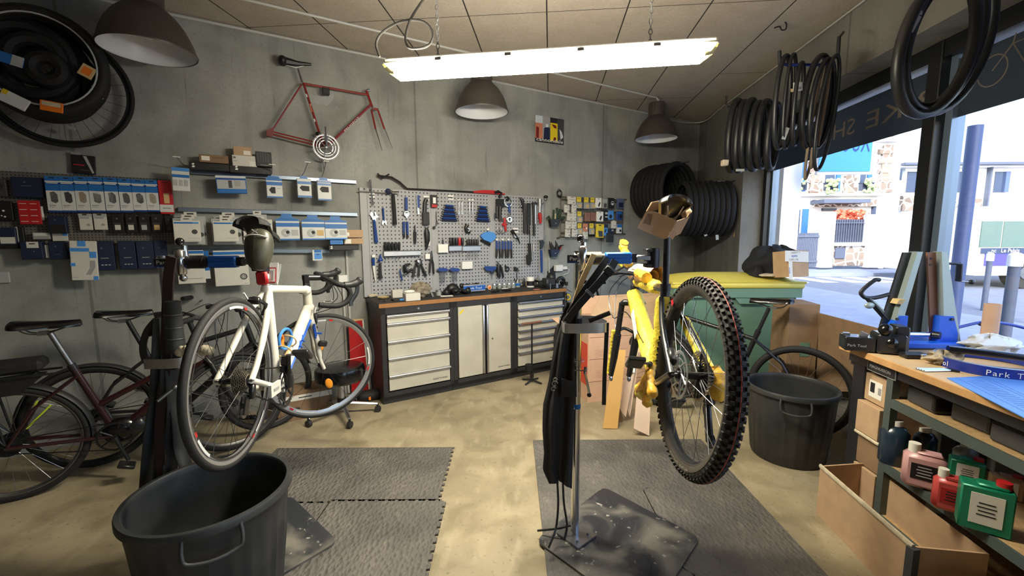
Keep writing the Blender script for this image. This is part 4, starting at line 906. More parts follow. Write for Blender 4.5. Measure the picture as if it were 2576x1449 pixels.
def s_mark(x,y,m='white'): return [('p',[(x-.02,y-.22),(x+.03,y-.3),(x+.03,y-.1),(x-.01,y-.05),(x+.04,y+.1),(x+.03,y+.3),(x-.03,y+.3),(x-.03,y+.12),(x+.01,y+.06),(x-.03,y-.08)],m)]
pack('parts_box','long black box with a white S mark, left one on the highest rail','box',Z3,(212,268,598,338),.14,.10,'black',s_mark(.1,.4))
pack('parts_box','brown cardboard box with a white label on the left black box','box',Z3,(308,190,588,266),.13,.09,'carddark',[(.08,.2,.36,.75,'paper'),(.45,.3,.85,.34,'ink')])
pack('parts_box','long black box with a white S mark, right one on the highest rail','box',Z3,(602,302,1000,368),.14,.10,'black',s_mark(.16,.3))
pack('parts_box','pale grey box with printed label on the right black box','box',Z3,(626,195,860,305),.13,.09,'boxwhite',[(.7,.48,.98,.92,'paper'),(.05,.15,.15,.3,'packprint'),(.05,.5,.2,.53,'packprint')])
pack('parts_box','small brown cardboard box on top of the pale grey box','box',Z3,(636,110,812,194),.13,.08,'card',[(.55,.45,.93,.92,'paper')])
pack('tool_case','dark patterned box standing right of the pale grey box','box',Z3,(852,160,1004,302),.14,.08,'black',[(.1+.16*k,.08,.2+.16*k,.7,'darkgrey') for k in range(5)]+[(.25,.86,.8,.93,'packprint')])
pack('cable_pack','wide blue pack with a round grey picture under the highest rail','package',Z3,(475,388,765,558),.16,.05,'packblue',[(0,.02,1,.14,'packwhite'),(0,.16,1,.22,'toolblue'),(.03,.25,.97,.75,'packgrey'),('o',.32,.48,.12,.02,'darkgrey'),(.4,.28,.52,.7,'darkgrey',2),(.6,.3,.8,.6,'clearbag',2)],tilt=-.03)
tab=lambda a,b:[('p',[(a,-.12),(b,-.12),(b+.08,.02),(a-.08,.02)],'packblue')]
pack('brake_pack','blue headed white pack with dark oval picture, left of three under the rail','package',Z3,(955,415,1108,600),.17,.05,'packwhite',tab(.15,.8)+[(0,0,1,.12,'packblue'),(0,.12,1,.18,'packwhite'),(0,.18,1,.36,'packblue'),('p',[(.15,.6),(.3,.45),(.55,.45),(.55,.78),(.3,.78)],'ink'),(.62,.5,.9,.52,'printgrey'),(0,.93,1,1,'packblue')])
pack('brake_pack','blue headed white pack with black picture, middle of three under the rail','package',Z3,(1252,415,1386,598),.17,.05,'packwhite',tab(.25,.7)+[(0,.16,1,.3,'packblue'),('p',[(.15,.5),(.3,.38),(.85,.4),(.85,.66),(.35,.66)],'ink'),(0,.9,1,1,'packblue')])
pack('brake_pack','blue headed white pack with black picture, right of three under the rail','package',Z3,(1446,432,1578,625),.17,.05,'packwhite',tab(.2,.7)+[(0,.06,1,.12,'packblue'),(0,.16,1,.26,'packblue'),('p',[(.15,.45),(.3,.32),(.8,.34),(.8,.6),(.3,.6)],'ink'),('c',.28,.48,.07,'packgrey'),(0,.93,1,1,'packblue')])
SQ=[(.05,.07,.95,.14,'packblue'),(.72,.08,.93,.13,'lightblue',2),('c',.78,.52,.11,'darkgrey'),(.5,.82,.93,.835,'printgrey'),(.05,.93,.95,.94,'packgrey')]
htab=[('p',[(.3,-.14),(.72,-.14),(.72,.02),(.3,.02)],'boxwhite'),('p',[(.4,-.1),(.62,-.1),(.62,-.05),(.4,-.05)],'ink')]
for k,(x0,x1,y0,y1) in enumerate(((62,322,820,1025),(442,680,825,1022))):
    pack('rotor_pack','square white pack with a grey disc picture, %s one, in front'%['left','right'][k],'package',Z3,(x0,y0,x1,y1),.25,.02,'boxwhite',SQ+htab,'square white disc packs')
    for j in range(2): pack('rotor_pack','square white pack hanging behind the %s front disc pack, %s'%(['left','right'][k],['middle one','rearmost'][j]),'package',Z3,(x0+25*j-(12 if k else 0),y0-22-22*j+(0),x1+35+22*j,y1+25+6*j),.20-.05*j,.02,'packgrey',[('c',.9,.62,.09,'darkgrey')]+htab)
pack('rotor_pack','wide white pack partly hidden behind the saddle bag','package',Z3,(730,808,1015,1010),.22,.02,'boxwhite',[(.05,.2,.95,.27,'packblue')]+htab)
pack('rotor_pack','grey pack behind the wide white pack','package',Z3,(778,760,965,990),.12,.02,'packgrey',htab)
for k,(x0,y0,x1,y1) in enumerate(((1048,805,1272,1008),(1296,815,1515,1005),(1518,822,1728,998))):
    pack('cassette_pack','blue and white cassette pack under the middle rail, %s of three'%['left','middle','right'][k],'package',Z3,(x0,y0,x1,y1),.20,.04,'packwhite',[('p',[(.25,-.25),(.7,-.25),(.7,-.1),(.95,.02),(0.05,.02),(.25,-.1)],'packblue'),(0,.0,1,.1,'packblue'),(0,.1,1,.16,'packwhite'),(0,.18,1,.36 if k<2 else .42,'packblue'),('o',.4,.65,.13,.07,'packgrey'),('c',.48,.62,.08,'ink'),(.64,.5,.94,.78,['packgrey','tan','packgrey'][k]),(0,.93,1,1,'packblue' if k<2 else 'lightblue')],'blue cassette packs')
pack('parts_box','brown carton at the right end of the middle rail, upper of two','box',Z3,(1725,908,1883,982),.15,.10,'card',[(0,.35,.15,.8,'paper')])
pack('parts_box','brown carton at the right end of the middle rail, lower of two','box',Z3,(1700,990,1887,1045),.15,.10,'card',[(.05,.15,.35,.9,'paper')])
pack('parts_box','black box with a white S mark at the right end of the lowest rail','box',Z3,(1552,1055,1840,1103),.17,.10,'black',s_mark(.09,.4))
pack('part_card','small blue card between the cassette packs and the brown cartons','package',Z3,(1565,998,1690,1048),.17,.03,'lightblue',[(0,.4,.9,.8,'packblue')])
pack('part_card','small blue and white pack hanging under the lowest rail','package',Z3,(1395,1100,1490,1205),.15,.04,'packwhite',[(.2,.0,.95,.25,'packblue'),(.2,.3,.95,.85,'lightblue'),(.4,.4,.7,.45,'ink',2)])
pack('rotor_pack','white pack with blue top below the left disc packs','package',Z3,(95,1105,360,1425),.16,.02,'boxwhite',[(0,.02,1,.1,'packblue'),(.3,.84,.9,.86,'printgrey')])
pack('rotor_pack','blue edged white pack showing behind the clamp arm','package',Z3,(330,1110,408,1380),.10,.02,'packwhite',[(.3,0,1,.7,'packblue')])
pack('rotor_pack','white pack with a black ring emblem below the clamp arm','package',Z3,(452,1105,782,1445),.14,.02,'boxwhite',[(0,.04,1,.12,'packblue'),('o',.84,.75,.09,.02,'darkgrey'),('o',.84,.75,.04,.01,'darkgrey'),(.85,.94,.97,.95,'printgrey')])
# small metal grid rack of packets
mat('gridmetal',(98,92,86),.5,.3)
ua,zt=Wuz(*ZB(125,110),.02);ub=Wuz(*ZB(1740,700),.02)[0];zb=Wuz(*ZB(200,1200),.02)[1]
rk=thing('parts_rack','grey metal grid rack full of small part packets right of the tool board','rack',mx=frameW(ua,zb,.012))
W_,H_=ub-ua,zt-zb-.02
g=MB();g.tube(smooth_path([(0.02,0,0),(W_-.02,0,.04),(W_,0,.06),(W_,0,H_-.02),(W_-.02,0,H_),(.02,0,H_),(0,0,H_-.02),(0,0,.02)],4,True),.006,'gridmetal',n=6,closed=True);ob('frame',g,rk)
g=MB()
for k in range(4): g.box((W_/2,-.004,.05+(H_-.08)*k/3),(W_-.01,.012,.022),'gridmetal')
for k in range(11): g.cyl((W_*k/10,0,.02),(W_*k/10,0,H_),.0025,'gridmetal',n=5)
ob('grid',g,rk,sm=0)
def zbp(x0,y0,x1,y1,label,m,pt,off=.09,grp=None,tilt=0,d=.02): return pack('small_packet',label,'package',ZB,(x0,y0,x1,y1),off,d,m,pt,grp,tilt)
WC=[('p',[(.2,0),(.8,0),(.8,.22),(.2,.22)],'boxwhite'),(.3,.06,.7,.11,'ink',3),(.1,.36,.9,.4,'packprint'),('p',[(.6,.82),(.75,.68),(.85,.7),(.7,.86)],'ink')]
wr=[(290,140,385,230),(305,150,505,355),(210,365,340,570),(400,365,520,570),(280,575,410,780),(415,575,520,780),(245,790,380,990),(400,790,525,990),(235,1000,365,1205),(405,1000,540,1200)]
wl=['behind, at the top left','wide one at the top left','second row, left','second row, right','third row, left and tilted','third row, right','fourth row, left','fourth row, right','lowest row, left','lowest row, right']
for k,r in enumerate(wr): zbp(*r,'white hanging packet on the small rack, %s'%wl[k],'boxwhite',WC,.07 if k==0 else .11,'white packets on the small rack',.12 if k==4 else .04)
YW=[('p',[(.1,0),(.75,0),(.75,.42),(.1,.42)],'yellow'),(.2,.12,.6,.16,'ink',2),(.05,.45,.95,.98,'clearbag'),(.4,.6,.8,.9,'tan',2)]
for r,l in (((505,165,680,465),'top row, leftmost'),((700,175,870,475),'top row, middle'),((868,180,1020,470),'top row, rightmost'),((525,540,680,830),'middle row'),((530,845,685,1140),'bottom row, far left'),((840,850,1000,1140),'bottom row, centre')): zbp(*r,'yellow headed clear packet on the small rack, %s'%l,'darkgrey',YW,.10,'yellow headed packets')
zbp(1035,865,1230,1220,'large yellow packet with an oval hole, bottom row of the small rack','yellow',[('e') and (.25,.06,.6,.13,'ink'),('p',[(.2,.5),(.8,.5),(.9,.92),(.35,.95)],'darkgrey')],.13,None,.05)
for k,r in enumerate(((1030,185,1175,445),(1055,540,1222,800))): zbp(*r,'white card with a slanted black picture, %s of two'%['upper','lower'][k],'white',[(.3,.08,.6,.12,'ink'),('p',[(.35,.75),(.6,.4),(.78,.5),(.55,.92)],'ink')],.12,'white cards with slanted picture')
for k,r in enumerate(((745,560,890,800),(905,560,1040,790))): zbp(*r,'brown paper packet in the middle row of the small rack, %s'%['left one','right one'][k],'brownpack',[(.35,.25,.6,.28,'darkred')],.10,'brown paper packets')
zbp(1195,200,1330,460,'clear packet with grey part, top row of the small rack','clearbag',[(.1,.1,.9,.4,'packgrey'),(.3,.5,.8,.9,'darkgrey')])
zbp(1340,185,1505,455,'black packet with a chrome oval part, top row of the small rack','black',[('o',.7,.5,.2,.05,'packgrey'),('c',.7,.6,.12,'white')])
zbp(1590,205,1755,455,'blue grey packet at the right end of the top row','shutterg' if 'shutterg' in MT else 'navy',[(.2,.4,.9,.9,'navy')])
zbp(1190,500,1340,780,'black packet with white bars in the middle row','black',[(.5,.2,.95,.4,'packgrey'),(.5,.6,.95,.68,'white')])
zbp(1355,520,1490,750,'light blue packet with black oval, middle row','lightblue',[('c',.4,.65,.28,'ink')])
zbp(1570,530,1720,760,'dark blue packet at the right end of the middle row','toolblue',[('c',.7,.6,.25,'ink'),(.1,.1,.8,.3,'packblue')])
zbp(1205,870,1335,1170,'bright blue packet with dark oval picture, bottom row','lightblue',[(0,0,1,.3,'navy'),('p',[(.3,.65),(.55,.4),(.75,.45),(.5,.78)],'navy')],.12)
zbp(1440,790,1560,980,'white packet over the navy one, bottom row of the small rack','boxwhite',[('p',[(.1,-.1),(.6,-.1),(.6,.2),(.1,.2)],'boxwhite'),(.4,.6,.8,.65,'ink')],.12)
zbp(1350,985,1490,1110,'navy packet low on the small rack','navy',[(.6,.2,.9,.5,'packgrey')],.10)
zbp(1575,870,1700,1110,'blue and white packet at the right end of the bottom row','packwhite',[(0,0,1,.35,'packblue'),('c',.7,.7,.2,'ink')],.10)
zbp(1320,1095,1490,1340,'black packet hanging lowest, above the clamp knob','black',[(.6,.2,.9,.3,'darkgrey')],.14)
zbp(690,850,820,1060,'clear packet with orange flower shaped insert, bottom row','skin',[('c',.3,.5,.12,'darkred'),('c',.7,.6,.15,'white')])
zbp(700,1060,820,1250,'small white packet hanging lowest in the middle of the rack','boxwhite',WC,.12)
# poster
ZP=lambda x,y:(1330+x/14.49,280+y/14.49)
ua,_=Wuz(*ZP(235,600),.004);ub=Wuz(*ZP(1280,700),.004)[0];zt=Wuz(*ZP(600,190),.004)[1];zb=Wuz(*ZP(700,1160),.004)[1]
W_,H_=ub-ua,zt-zb;g=MB();g.box((W_/2,0,H_/2),(W_,.003,H_),'ink')
def pt(poly,m,d=0): g.prism([(W_*a,H_*b) for a,b in poly],(0,-.0018-d,0),(1,0,0),(0,0,1),.0004,m)
def rr(x0,y0,x1,y1): return [(x0,y0),(x1,y0),(x1,y1),(x0,y1)]
pt(rr(0,.14,.25,.72),'skin');pt(rr(0,.72,.25,1),'sky');pt([(.03,.15),(.12,.15),(.13,.55),(.03,.58)],'darkred',.0005);pt(rr(.25,.14,.51,1),'printgrey');pt([(.28,.14),(.5,.14),(.5,.58),(.42,.65),(.3,.55)],'navy',.0005);pt(rr(.36,.6,.44,.72),'packwhite',.001)
pt(rr(.52,.1,.77,.8),'yellow');pt([(.56,.75),(.72,.72),(.74,.6),(.64,.62)],'darkred',.0005);pt(rr(.77,.14,1,.97),'darkgrey');pt([(.88,.2),(.98,.3),(.92,.5),(.84,.6)],'packwhite',.0005);pt([(.62,.12),(.72,.12),(.72,.25),(.64,.26)],'darkred',.0006)
g.text('cannondale',(W_*.03,-.0035,H_*.045),(1,0,0),(0,0,1),H_*.19,'white',w=W_*.94)
o=ob('poster',g,sm=0,label='small poster with four picture strips and white lettering on the concrete wall',cat='poster');o.matrix_world=frameW(ua,zb,.004)
# red bicycle frame
def bt_(off=.10):
    B=lambda p,r,m='framered2':('b',p,r,m)
    parts=[('frame',[B([(525,470),(1215,590)],12),B([(1200,545),(1262,720)],15),B([(1255,690),(820,1105)],14),B([(525,462),(700,1010),(735,1100)],13),B([(505,480),(190,975)],8),B([(190,985),(700,1110)],8),B([(200,1015),(690,1140)],9),('p',[(130,975),(190,945),(215,990),(185,1045),(130,1030)],.02,'darkred'),('e',755,1120,42,42,.035,'framered2')]),
     ('fork',[B([(1262,735),(1325,750)],14),B([(1255,755),(1300,960)],11),B([(1325,755),(1395,960)],11),B([(1300,960),(1370,1190)],[9,5],'chrome'),B([(1395,960),(1482,1165)],[9,5],'chrome')]),
     ('headset',[B([(1205,545),(1235,540)],16,'steel'),B([(1265,738),(1285,732)],14,'chrome')]),
     ('seatpost',[B([(468,310),(512,455)],[10,12],'steel')]),
     ('saddle',[B([(285,215),(360,235),(470,255),(610,265)],[46,40,26,14],'black'),B([(330,270),(450,300),(540,275)],4,'steel'),('e',300,225,44,52,.05,'black')]),
     ('wall_bracket',[('x',728,520,802,592,.05,'black')]),
     ('clamp',[('e',685,1010,30,22,.03,'black')]),
     ('decal',[B([(556,585),(566,618)],14,'packwhite'),B([(640,850),(652,880)],14,'packwhite'),B([(598,690),(618,775)],13.5,'skin')])]
    return T('bicycle_frameset','dark red racing bicycle frame with chrome chainring hung on the wall','bicycle frame',ZA,off,parts,at=(760,1150))
bf=bt_()
o0=Wuz(*ZA(760,1150),.10);s=wscale(ZA,760,1150,.10);L0=Wuz(*ZA(760,1160),.10);c0=V((L0[0]-o0[0],-.05,L0[1]-o0[1]))
g=MB();g.torus(c0,(0,1,0),126*s,8*s,'alu',n=60,k=6,rz=.002);g.torus(c0,(0,1,0),96*s,4*s,'alu',n=48,k=6,rz=.002)
for k in range(52):
    a=2*pi*k/52;g.box(c0+V((cos(a),0,sin(a)))*136*s,(5*s,.003,5*s),'alu',Matrix.Rotation(-a,3,'Y'))
g.torus(c0+V((0,.008,0)),(0,1,0),70*s,8*s,'alu',n=40,k=6,rz=.002)
for k in range(6):
    a=2*pi*k/6+.3;g.cyl(c0+V((cos(a),0,sin(a)))*22*s,c0+V((cos(a),0,sin(a)))*125*s,6*s,'alu',n=6)
ob('chainring',g,bf)
g=MB();g.ell(c0,(24*s,.012,24*s),'alu');g.tube([c0+V((0,-.02,0)),c0+V((.0,-.03,120*s)),c0+V((.0,-.03,205*s))],[12*s,9*s,10*s],'steel');ob('crank_arm',g,bf)
g=MB();g.tube([c0+V((0,.07,-60*s)),c0+V((-.02,.07,-150*s)),c0+V((-20*s,.06,-235*s))],[11*s,9*s,13*s],'alu');ob('crank_arm',g,bf)
a=Wuz(*ZA(962,985),.10);b2=Wuz(*ZA(1118,835),.10);ux=V((b2[0]-a[0],0,b2[1]-a[1]));g=MB()
uy=V((-ux.z,0,ux.x)).normalized();Ld=ux.length;p0=V((a[0]-o0[0],-.0155,a[1]-o0[1]))-uy*.006
g.text('PEUGEOT',p0,ux,uy,.022,'packwhite',w=Ld);ob('lettering',g,bf,sm=0)
g=MB();ct=Wuz(*ZA(740,640),.0);
# plaster patch on the wall behind the frame
mat('plaster',(158,160,158),.9,noise=.06,nscale=20)
T('plaster_patch','pale cloud shaped plaster patch on the wall inside the red frame','wall patch',ZA,.002,[('pp',[('p',[(640,610),(690,590),(740,600),(850,570),(845,640),(780,715),(730,690),(680,700),(640,680)],.003,'plaster')])])
# ---------------------------------------------------------------- tyres
def cprof(R0,w,t):  # open tyre section, radius R0 outer, half width w
    o=[(R0-w*1.75,-w*.55),(R0-w*1.3,-w*.98),(R0-w*.7,-w*1.0),(R0-w*.2,-w*.62),(R0,0),(R0-w*.2,w*.62),(R0-w*.7,w*1.0),(R0-w*1.3,w*.98),(R0-w*1.75,w*.55)]
    i=[(r-t if k in (3,4,5) else r,h*.82) for k,(r,h) in enumerate(o)]
    return o+i[::-1]
mat('tyre',(17,18,20),.78,bump=.25,bscale=120);mat('tyredark',(20,21,24),.7);mat('tube',(22,24,29),.42,noise=.15,nscale=10);mat('bead',(180,184,188),.5)
def tyre_row(n,base,axis,step,R0,w,name,lab,group,tw=48,sway=.0):
    L=[]
    proto=None
    for k in range(n):
        c=V(base)+V(axis)*step*k+V((0,0,R.uniform(-.012,.004)))
        if proto is None:
            g=MB();g.lathe(cprof(R0,w,.004),(0,0,0),(0,0,1),'tyre',n=tw,closed=True);o=ob(name,g,cat='tyre',group=group);proto=o
        else:
            o=proto.copy();COL.objects.link(o)
        o['label']=lab(k)
        q=V(axis).to_track_quat('Z','X');o.matrix_world=Matrix.Translation(c)@q.to_matrix().to_4x4()@Matrix.Rotation(R.uniform(-.02,.02),4,'X')@Matrix.Rotation(R.uniform(0,6),4,'Z')
        L.append(o)
    return L
nth=['first','second','third','fourth','fifth','sixth','seventh','eighth','ninth','tenth','eleventh','twelfth']
p=PP(1838,524,SP(0,5.62),SD)            # row on the pier, seen side on
pr=p-SN*(p.dot(SN)-(DW-.10))
tyre_row(9,pr-SN*.50,SN,.062,.345,.030,'tyre',lambda k:'black tyre in the side by side row on the pier, %s from the left'%nth[k],'tyres hung in a row on the pier')
for k,(px,py) in enumerate(((1774,588),(1804,597),(1850,590),(1872,582))):
    q=PP(px,py,SP(0,5.5),SD);g=MB();g.box((0,0,0),(.035,.006,.06),['packgrey','packgrey','tan','rag'][k],Matrix.Rotation(.3*k-.4,3,'Y'));ob('price_tag',g,loc=q,label='pale tag hanging below the tyre row on the pier, %s from the left'%nth[k],cat='tag',sm=0)
g=MB()
for dz in (.0,.14):
    g.cyl(SP(DW,5.62,p.z+.33-dz*0)+SD*(dz-.07),SP(DW-.62,5.62,p.z+.31)+SD*(dz-.07),.008,'steel')
ob('tyre_hanger',g,label='pair of steel prongs carrying the side by side tyre row',cat='hanger')
q=WP(Wuz(1682,478,.4)[0],Wuz(1672,480,.4)[1],.08)
tyre_row(8,q,-WN,.066,.365,.034,'tyre',lambda k:'wide black tyre in the round bundle behind the cardboard hood, %s from the wall'%nth[k],'wide tyres bundled on the back wall')
g=MB();g.cyl(q+V((0,0,.34))+WN*.08,q+V((0,0,.34))-WN*.62,.009,'steel');ob('tyre_hanger',g,label='steel prong carrying the wide tyre bundle',cat='hanger')
# wheel and tyres at the upper left
c=Wuz(150,222,.12);bw=thing('spoked_wheelset','large thin spoked bicycle wheel hanging on the wall at the upper left','wheel',mx=frameW(c[0],c[1],.12))
RW=.355
sc_=abs(Wuz(150,70,.12)[1]-Wuz(150,368,.12)[1])/2;RW=min(.40,max(.32,sc_))
g=MB();g.torus((0,0,0),(0,1,0),RW-.014,.014,'tyre',n=64,k=8);ob('tyre',g,bw)
g=MB();g.torus((0,0,0),(0,1,0),RW-.036,.010,'darksteel',n=64,k=6);ob('rim',g,bw)
g=MB();g.cyl((0,-.04,0),(0,.04,0),.018,'darksteel');ob('hub',g,bw)
sp0=None
for k in range(28):
    a=2*pi*k/28
    if sp0 is None:
        g=MB();g.cyl((.0,-.03,.018),(0,0,RW-.04),.0012,'darksteel',n=4);sp0=ob('spoke',g,bw)
    else:
        o=sp0.copy();COL.objects.link(o);o.rotation_euler=(0,a,0)
for k in range(5):
    off=.22+.055*k;cc=Wuz(112-k*3,178-k*6,off)
    g=MB();g.torus((0,0,0),(0,1,0),.285,.034 if k else .03,'tyredark',n=48,k=10);o=ob('tyre',g,label='black tyre piled over the hanging wheel, %s from the wall'%nth[k],cat='tyre',group='tyres piled over the hanging wheel');o.matrix_world=frameW(cc[0],cc[1],off)
    if k==4:
        g=MB();g.torus((0,-.034,0),(0,1,0),.262,.005,'bead',n=48,k=6);ob('bead_wire',g,o)
for k,(x,y,rr_,of) in enumerate(((95,165,.215,.30),(125,205,.22,.26),(70,150,.20,.36),(110,200,.14,.33),(90,150,.12,.38),(120,175,.07,.42))):
    cc=Wuz(x,y,of);g=MB();g.torus((0,0,0),(0,1,0),rr_,.04,'tyredark',n=40,k=8);o=ob('inner_tube',g,label='dark rolled inner tube filling the tyre pile at the upper left, %s'%nth[k],cat='inner tube',group='rolled tubes inside the tyre pile');o.matrix_world=frameW(cc[0],cc[1],of)
def lab_(px,py,w,h,m,label,rot=0,off=.47,pat=()):
    cc=Wuz(px,py,off);g=MB();g.box((0,0,0),(w,.012,h),m,bev=.003)
    for x0,z0,x1,z1,m2 in pat: g.box(((x0+x1)/2*w,-.0068,(z0+z1)/2*h),((x1-x0)*w,.001,(z1-z0)*h),m2)
    o=ob('tyre_label',g,label=label,cat='tag',sm=0);o.matrix_world=frameW(cc[0],cc[1],off)@Matrix.Rotation(rot,4,'Y')
lab_(130,268,.10,.06,'orange','orange card label at the bottom of the tyre pile',.1,.50,((-.4,.0,.4,.4,'rag'),))
lab_(219,180,.07,.075,'tan','tan and gold card label at the right of the tyre pile',.5,.47,((-.3,-.3,.3,.3,'orange'),))
lab_(36,252,.12,.07,'packwhite','crumpled white and yellow wrapper at the left of the tyre pile',.5,.52,((-.5,.1,-.3,.5,'yellow'),))
lab_(22,148,.12,.06,'packblue','blue and grey card label at the left of the tyre pile',.25,.52,((.1,-.5,.5,.5,'packgrey'),))
lab_(245,232,.025,.09,'packgrey','narrow grey strip label on the tyre at the right',-.35,.40)
lab_(178,322,.05,.025,'clearbag','small clear plastic tag between the spokes',.3,.14)
lab_(173,108,.04,.022,'yellow','small yellow scrap stuck on the wall by the tyres',0,.01)
# ---------------------------------------------------------------- things on the worktop
def BT(px,py,dz=0):
    p=PZ(px,py,ZTOP+.003);return p,(p-CAMP).dot(FW)/FP
def bobj(name,label,cat,px,py,fn,rz=0,group=None,parts=None,z=0):
    p,s=BT(px,py);M=Matrix.Translation(p+V((0,0,z)))@Matrix.Rotation(WROT+rz,4,'Z')
    if parts:
        t=thing(name,label,cat,mx=M,group=group)
        for n_,f in parts(s): ob(n_,f,t,sm=40)
        return t
    g=MB();fn(g,s);o=ob(name,g,label=label,cat=cat,group=group,sm=40);o.matrix_world=M;return o
zc=lambda x,y:ZCc(x,y)
def can(px,py,wpx,hpx,name,label,mb_,ml,cat='jar',lid=.2,band=None,group=None):
    def P(s):
        r=wpx*s/2;h=hpx*s
        o=[('body',MB().lathe([(0,0),(r*.94,0),(r*.96,h*.02),(r*.96,h*(1-lid)),(0,h*(1-lid))],(0,r,0),(0,0,1),mb_,n=24)),('lid',MB().lathe([(0,h*(1-lid)),(r,h*(1-lid)),(r,h*.97),(r*.95,h),(0,h)],(0,r,0),(0,0,1),ml,n=24))]
        if band: o.append(('band',MB().lathe([(r*.97,h*band[0]),(r*.975,h*band[1])],(0,r,0),(0,0,1),band[2],n=24)))
        return o
    return bobj(name,label,cat,px,py,None,parts=P,group=group)
can(987,742,24,32,'jar','short dark tub with white lid at the left end of the worktop','darkgrey','white','tub',.34)
can(1010,735,26,21,'jar','low white round tub behind the dark tub','boxwhite','white','tub',.4)
can(1028,733,16,30,'tin','tall tin with black top and red lower half','white','black','tin',.16,(.0,.55,'red'))
bobj('carton','white open topped carton behind the front white box','box',1001,749,lambda g,s:g.box((0,.03,10*s),(26*s,.06,20*s),'boxwhite',bev=.002))
bobj('carton','small white box standing in front on the worktop','box',1040,757,lambda g,s:g.box((0,.05,9.5*s),(38*s,.1,19*s),'boxwhite',bev=.003))
bobj('pouch','rolled white pouch lying on the front white box','pouch',1035,757,lambda g,s:g.ell((0,.05,22.5*s),(14*s,.03,4*s),'paper'))
bobj('flat_box','flat grey and blue box lying left of the front white box','box',1004,757,lambda g,s:(g.box((0,.04,2.5*s),(28*s,.09,4*s),'ink'),g.box((9*s,.0,3*s),(14*s,.012,4.2*s),'lightblue')))
bobj('dish','shallow gold coloured dish at the left end of the worktop','dish',966,752,lambda g,s:g.lathe([(0,.004),(12*s,.006),(15*s,5*s),(13.5*s,5*s),(11*s,.012),(0,.010)],(0,.02,0),(0,0,1),'tan',n=24))
bobj('key_bunch','small bunch of metal keys beside the gold dish','keys',962,758,lambda g,s:[g.box((-.02+.014*k,.004*k,.006),(.045,.009,.003),'steel',Matrix.Rotation(.5*k-.6,3,'Z')) for k in range(5)])
bobj('rag','crumpled grey rag at the left end of the worktop','rag',940,748,lambda g,s:[g.ell((R.uniform(-.04,.04),R.uniform(0,.06),.015),(R.uniform(.02,.035),.02,.016),'rag',10,6) for _ in range(7)])
mat('crumple',(128,118,100),.6,noise=.35,nscale=22,bump=.5,bscale=30)
def crum(g,s):
    def fn(u,v):
        a=2*pi*u;b=pi*v;r=1+.10*sin(5*a+3*b)+.07*sin(9*b-2*a)+.05*sin(17*a+5*b)
        return (27*s*r*sin(b)*cos(a),.07+.07*r*sin(b)*sin(a),19*s+19*s*r*cos(b)*.98)
    g.grid(fn,36,20,'crumple')
bobj('plastic_bundle','large crumpled greyish brown plastic bundle standing on the worktop','bundle',1064,750,crum)
bobj('tape_roll','small grey ring of tape before the crumpled bundle','tape',1086,746,lambda g,s:g.torus((0,0,.012),(1,0,.3),.026,.010,'grey',n=24,k=8))
for k,(px,r) in enumerate(((1085,6),(1103,7))):
    bobj('plastic_disc','round blue plastic cap leaning behind the bundle, %s one'%['smaller left','larger right'][k],'cap',px,728,lambda g,s:(g.cyl((0,.0,14*s),(0,.012,14*s),r*s,'lightblue',n=24),g.torus((0,-.001,14*s),(0,1,0),r*s*.85,.002,'packblue',n=24,k=5)),group='round blue caps')
can(1106,744,15,14,'jar','clear glass jar with silver lid behind the bundle','clearbag','alu','jar',.3)
def glovepile(g,s):
    for k in range(16):
        g.ell((R.uniform(-.12,.1),R.uniform(.0,.12),.02+R.uniform(0,.03)),(R.uniform(.035,.06),R.uniform(.03,.05),R.uniform(.018,.04)),'black',12,8,Matrix.Rotation(R.uniform(0,3),3,'Z'))
    g.ell((-.04,.07,.05),(.07,.05,.06),'black')
bobj('glove_pile','heap of black rubber gloves spilling beside the blue tray','gloves',1155,741,glovepile)
bobj('paper_sheet','white paper sheet sticking out under the glove heap','paper',1128,746,lambda g,s:g.box((0,.04,.001),(.12,.09,.001),'paper',Matrix.Rotation(-.3,3,'Z')))
def ptray(s):
    a=MB();a.box((0,.06,.045),(60*s,.13,.018),'steel',bev=.002);a.box((0,-.008,.058),(61*s,.006,18*s),'alu',bev=.002);a.box((0,-.0115,.057),(60*s,.002,11*s),'blue');a.text('Park Tool',(-19*s,-.0135,.046),(1,0,.0),(.15,0,1),7.5*s,'white',w=38*s)
    b=MB()
    for k in range(9): b.ell((R.uniform(-24,24)*s,R.uniform(.02,.1),.075),(R.uniform(.02,.04),.02,R.uniform(.012,.03)),'black',10,6)
    return [('tray',a),('contents',b)]
bobj('tool_tray','blue and silver lettered tool tray filled with black parts on the worktop','tray',1193,738,None,parts=ptray)
bobj('reflector_cap','translucent red orange cap at the right end of the blue tray','cap',1231,729,lambda g,s:(g.ell((0,.0,6*s),(5*s,.02,6*s),'orange'),g.torus((0,-.01,6*s),(0,1,0),5*s,.003,'white',n=20,k=5)))
bobj('spray_bottle','dark squeeze bottle standing behind the blue tray','bottle',1215,716,lambda g,s:g.lathe([(0,0),(4.5*s,0),(4.6*s,14*s),(2*s,20*s),(1.5*s,27*s),(0,27*s)],(0,.0,0),(0,0,1),'crumple',n=16))
mat('jarglass',(150,158,150),.12,spec=.8)
for k,px in enumerate((1246,1259,1271,1283,1294)):
    can(px,727-k*.6,11,13,'glass_jar','small screw lid glass jar on its row along the board, %s from the left'%nth[k],'jarglass','alu','jar',.3,group='small glass jars')
bobj('rag','dark oily cloth in front of the glass jars','rag',1262,734,lambda g,s:[g.ell((R.uniform(-.1,.1),R.uniform(0,.05),.01),(.04,.03,.012),'black',10,6) for _ in range(7)])
bobj('tissue','small white tissue strip in front of the glass jars','paper',1270,727,lambda g,s:[g.ell((-.03+.02*k,0,.006),(.014,.01,.006),'white',8,5) for k in range(4)])
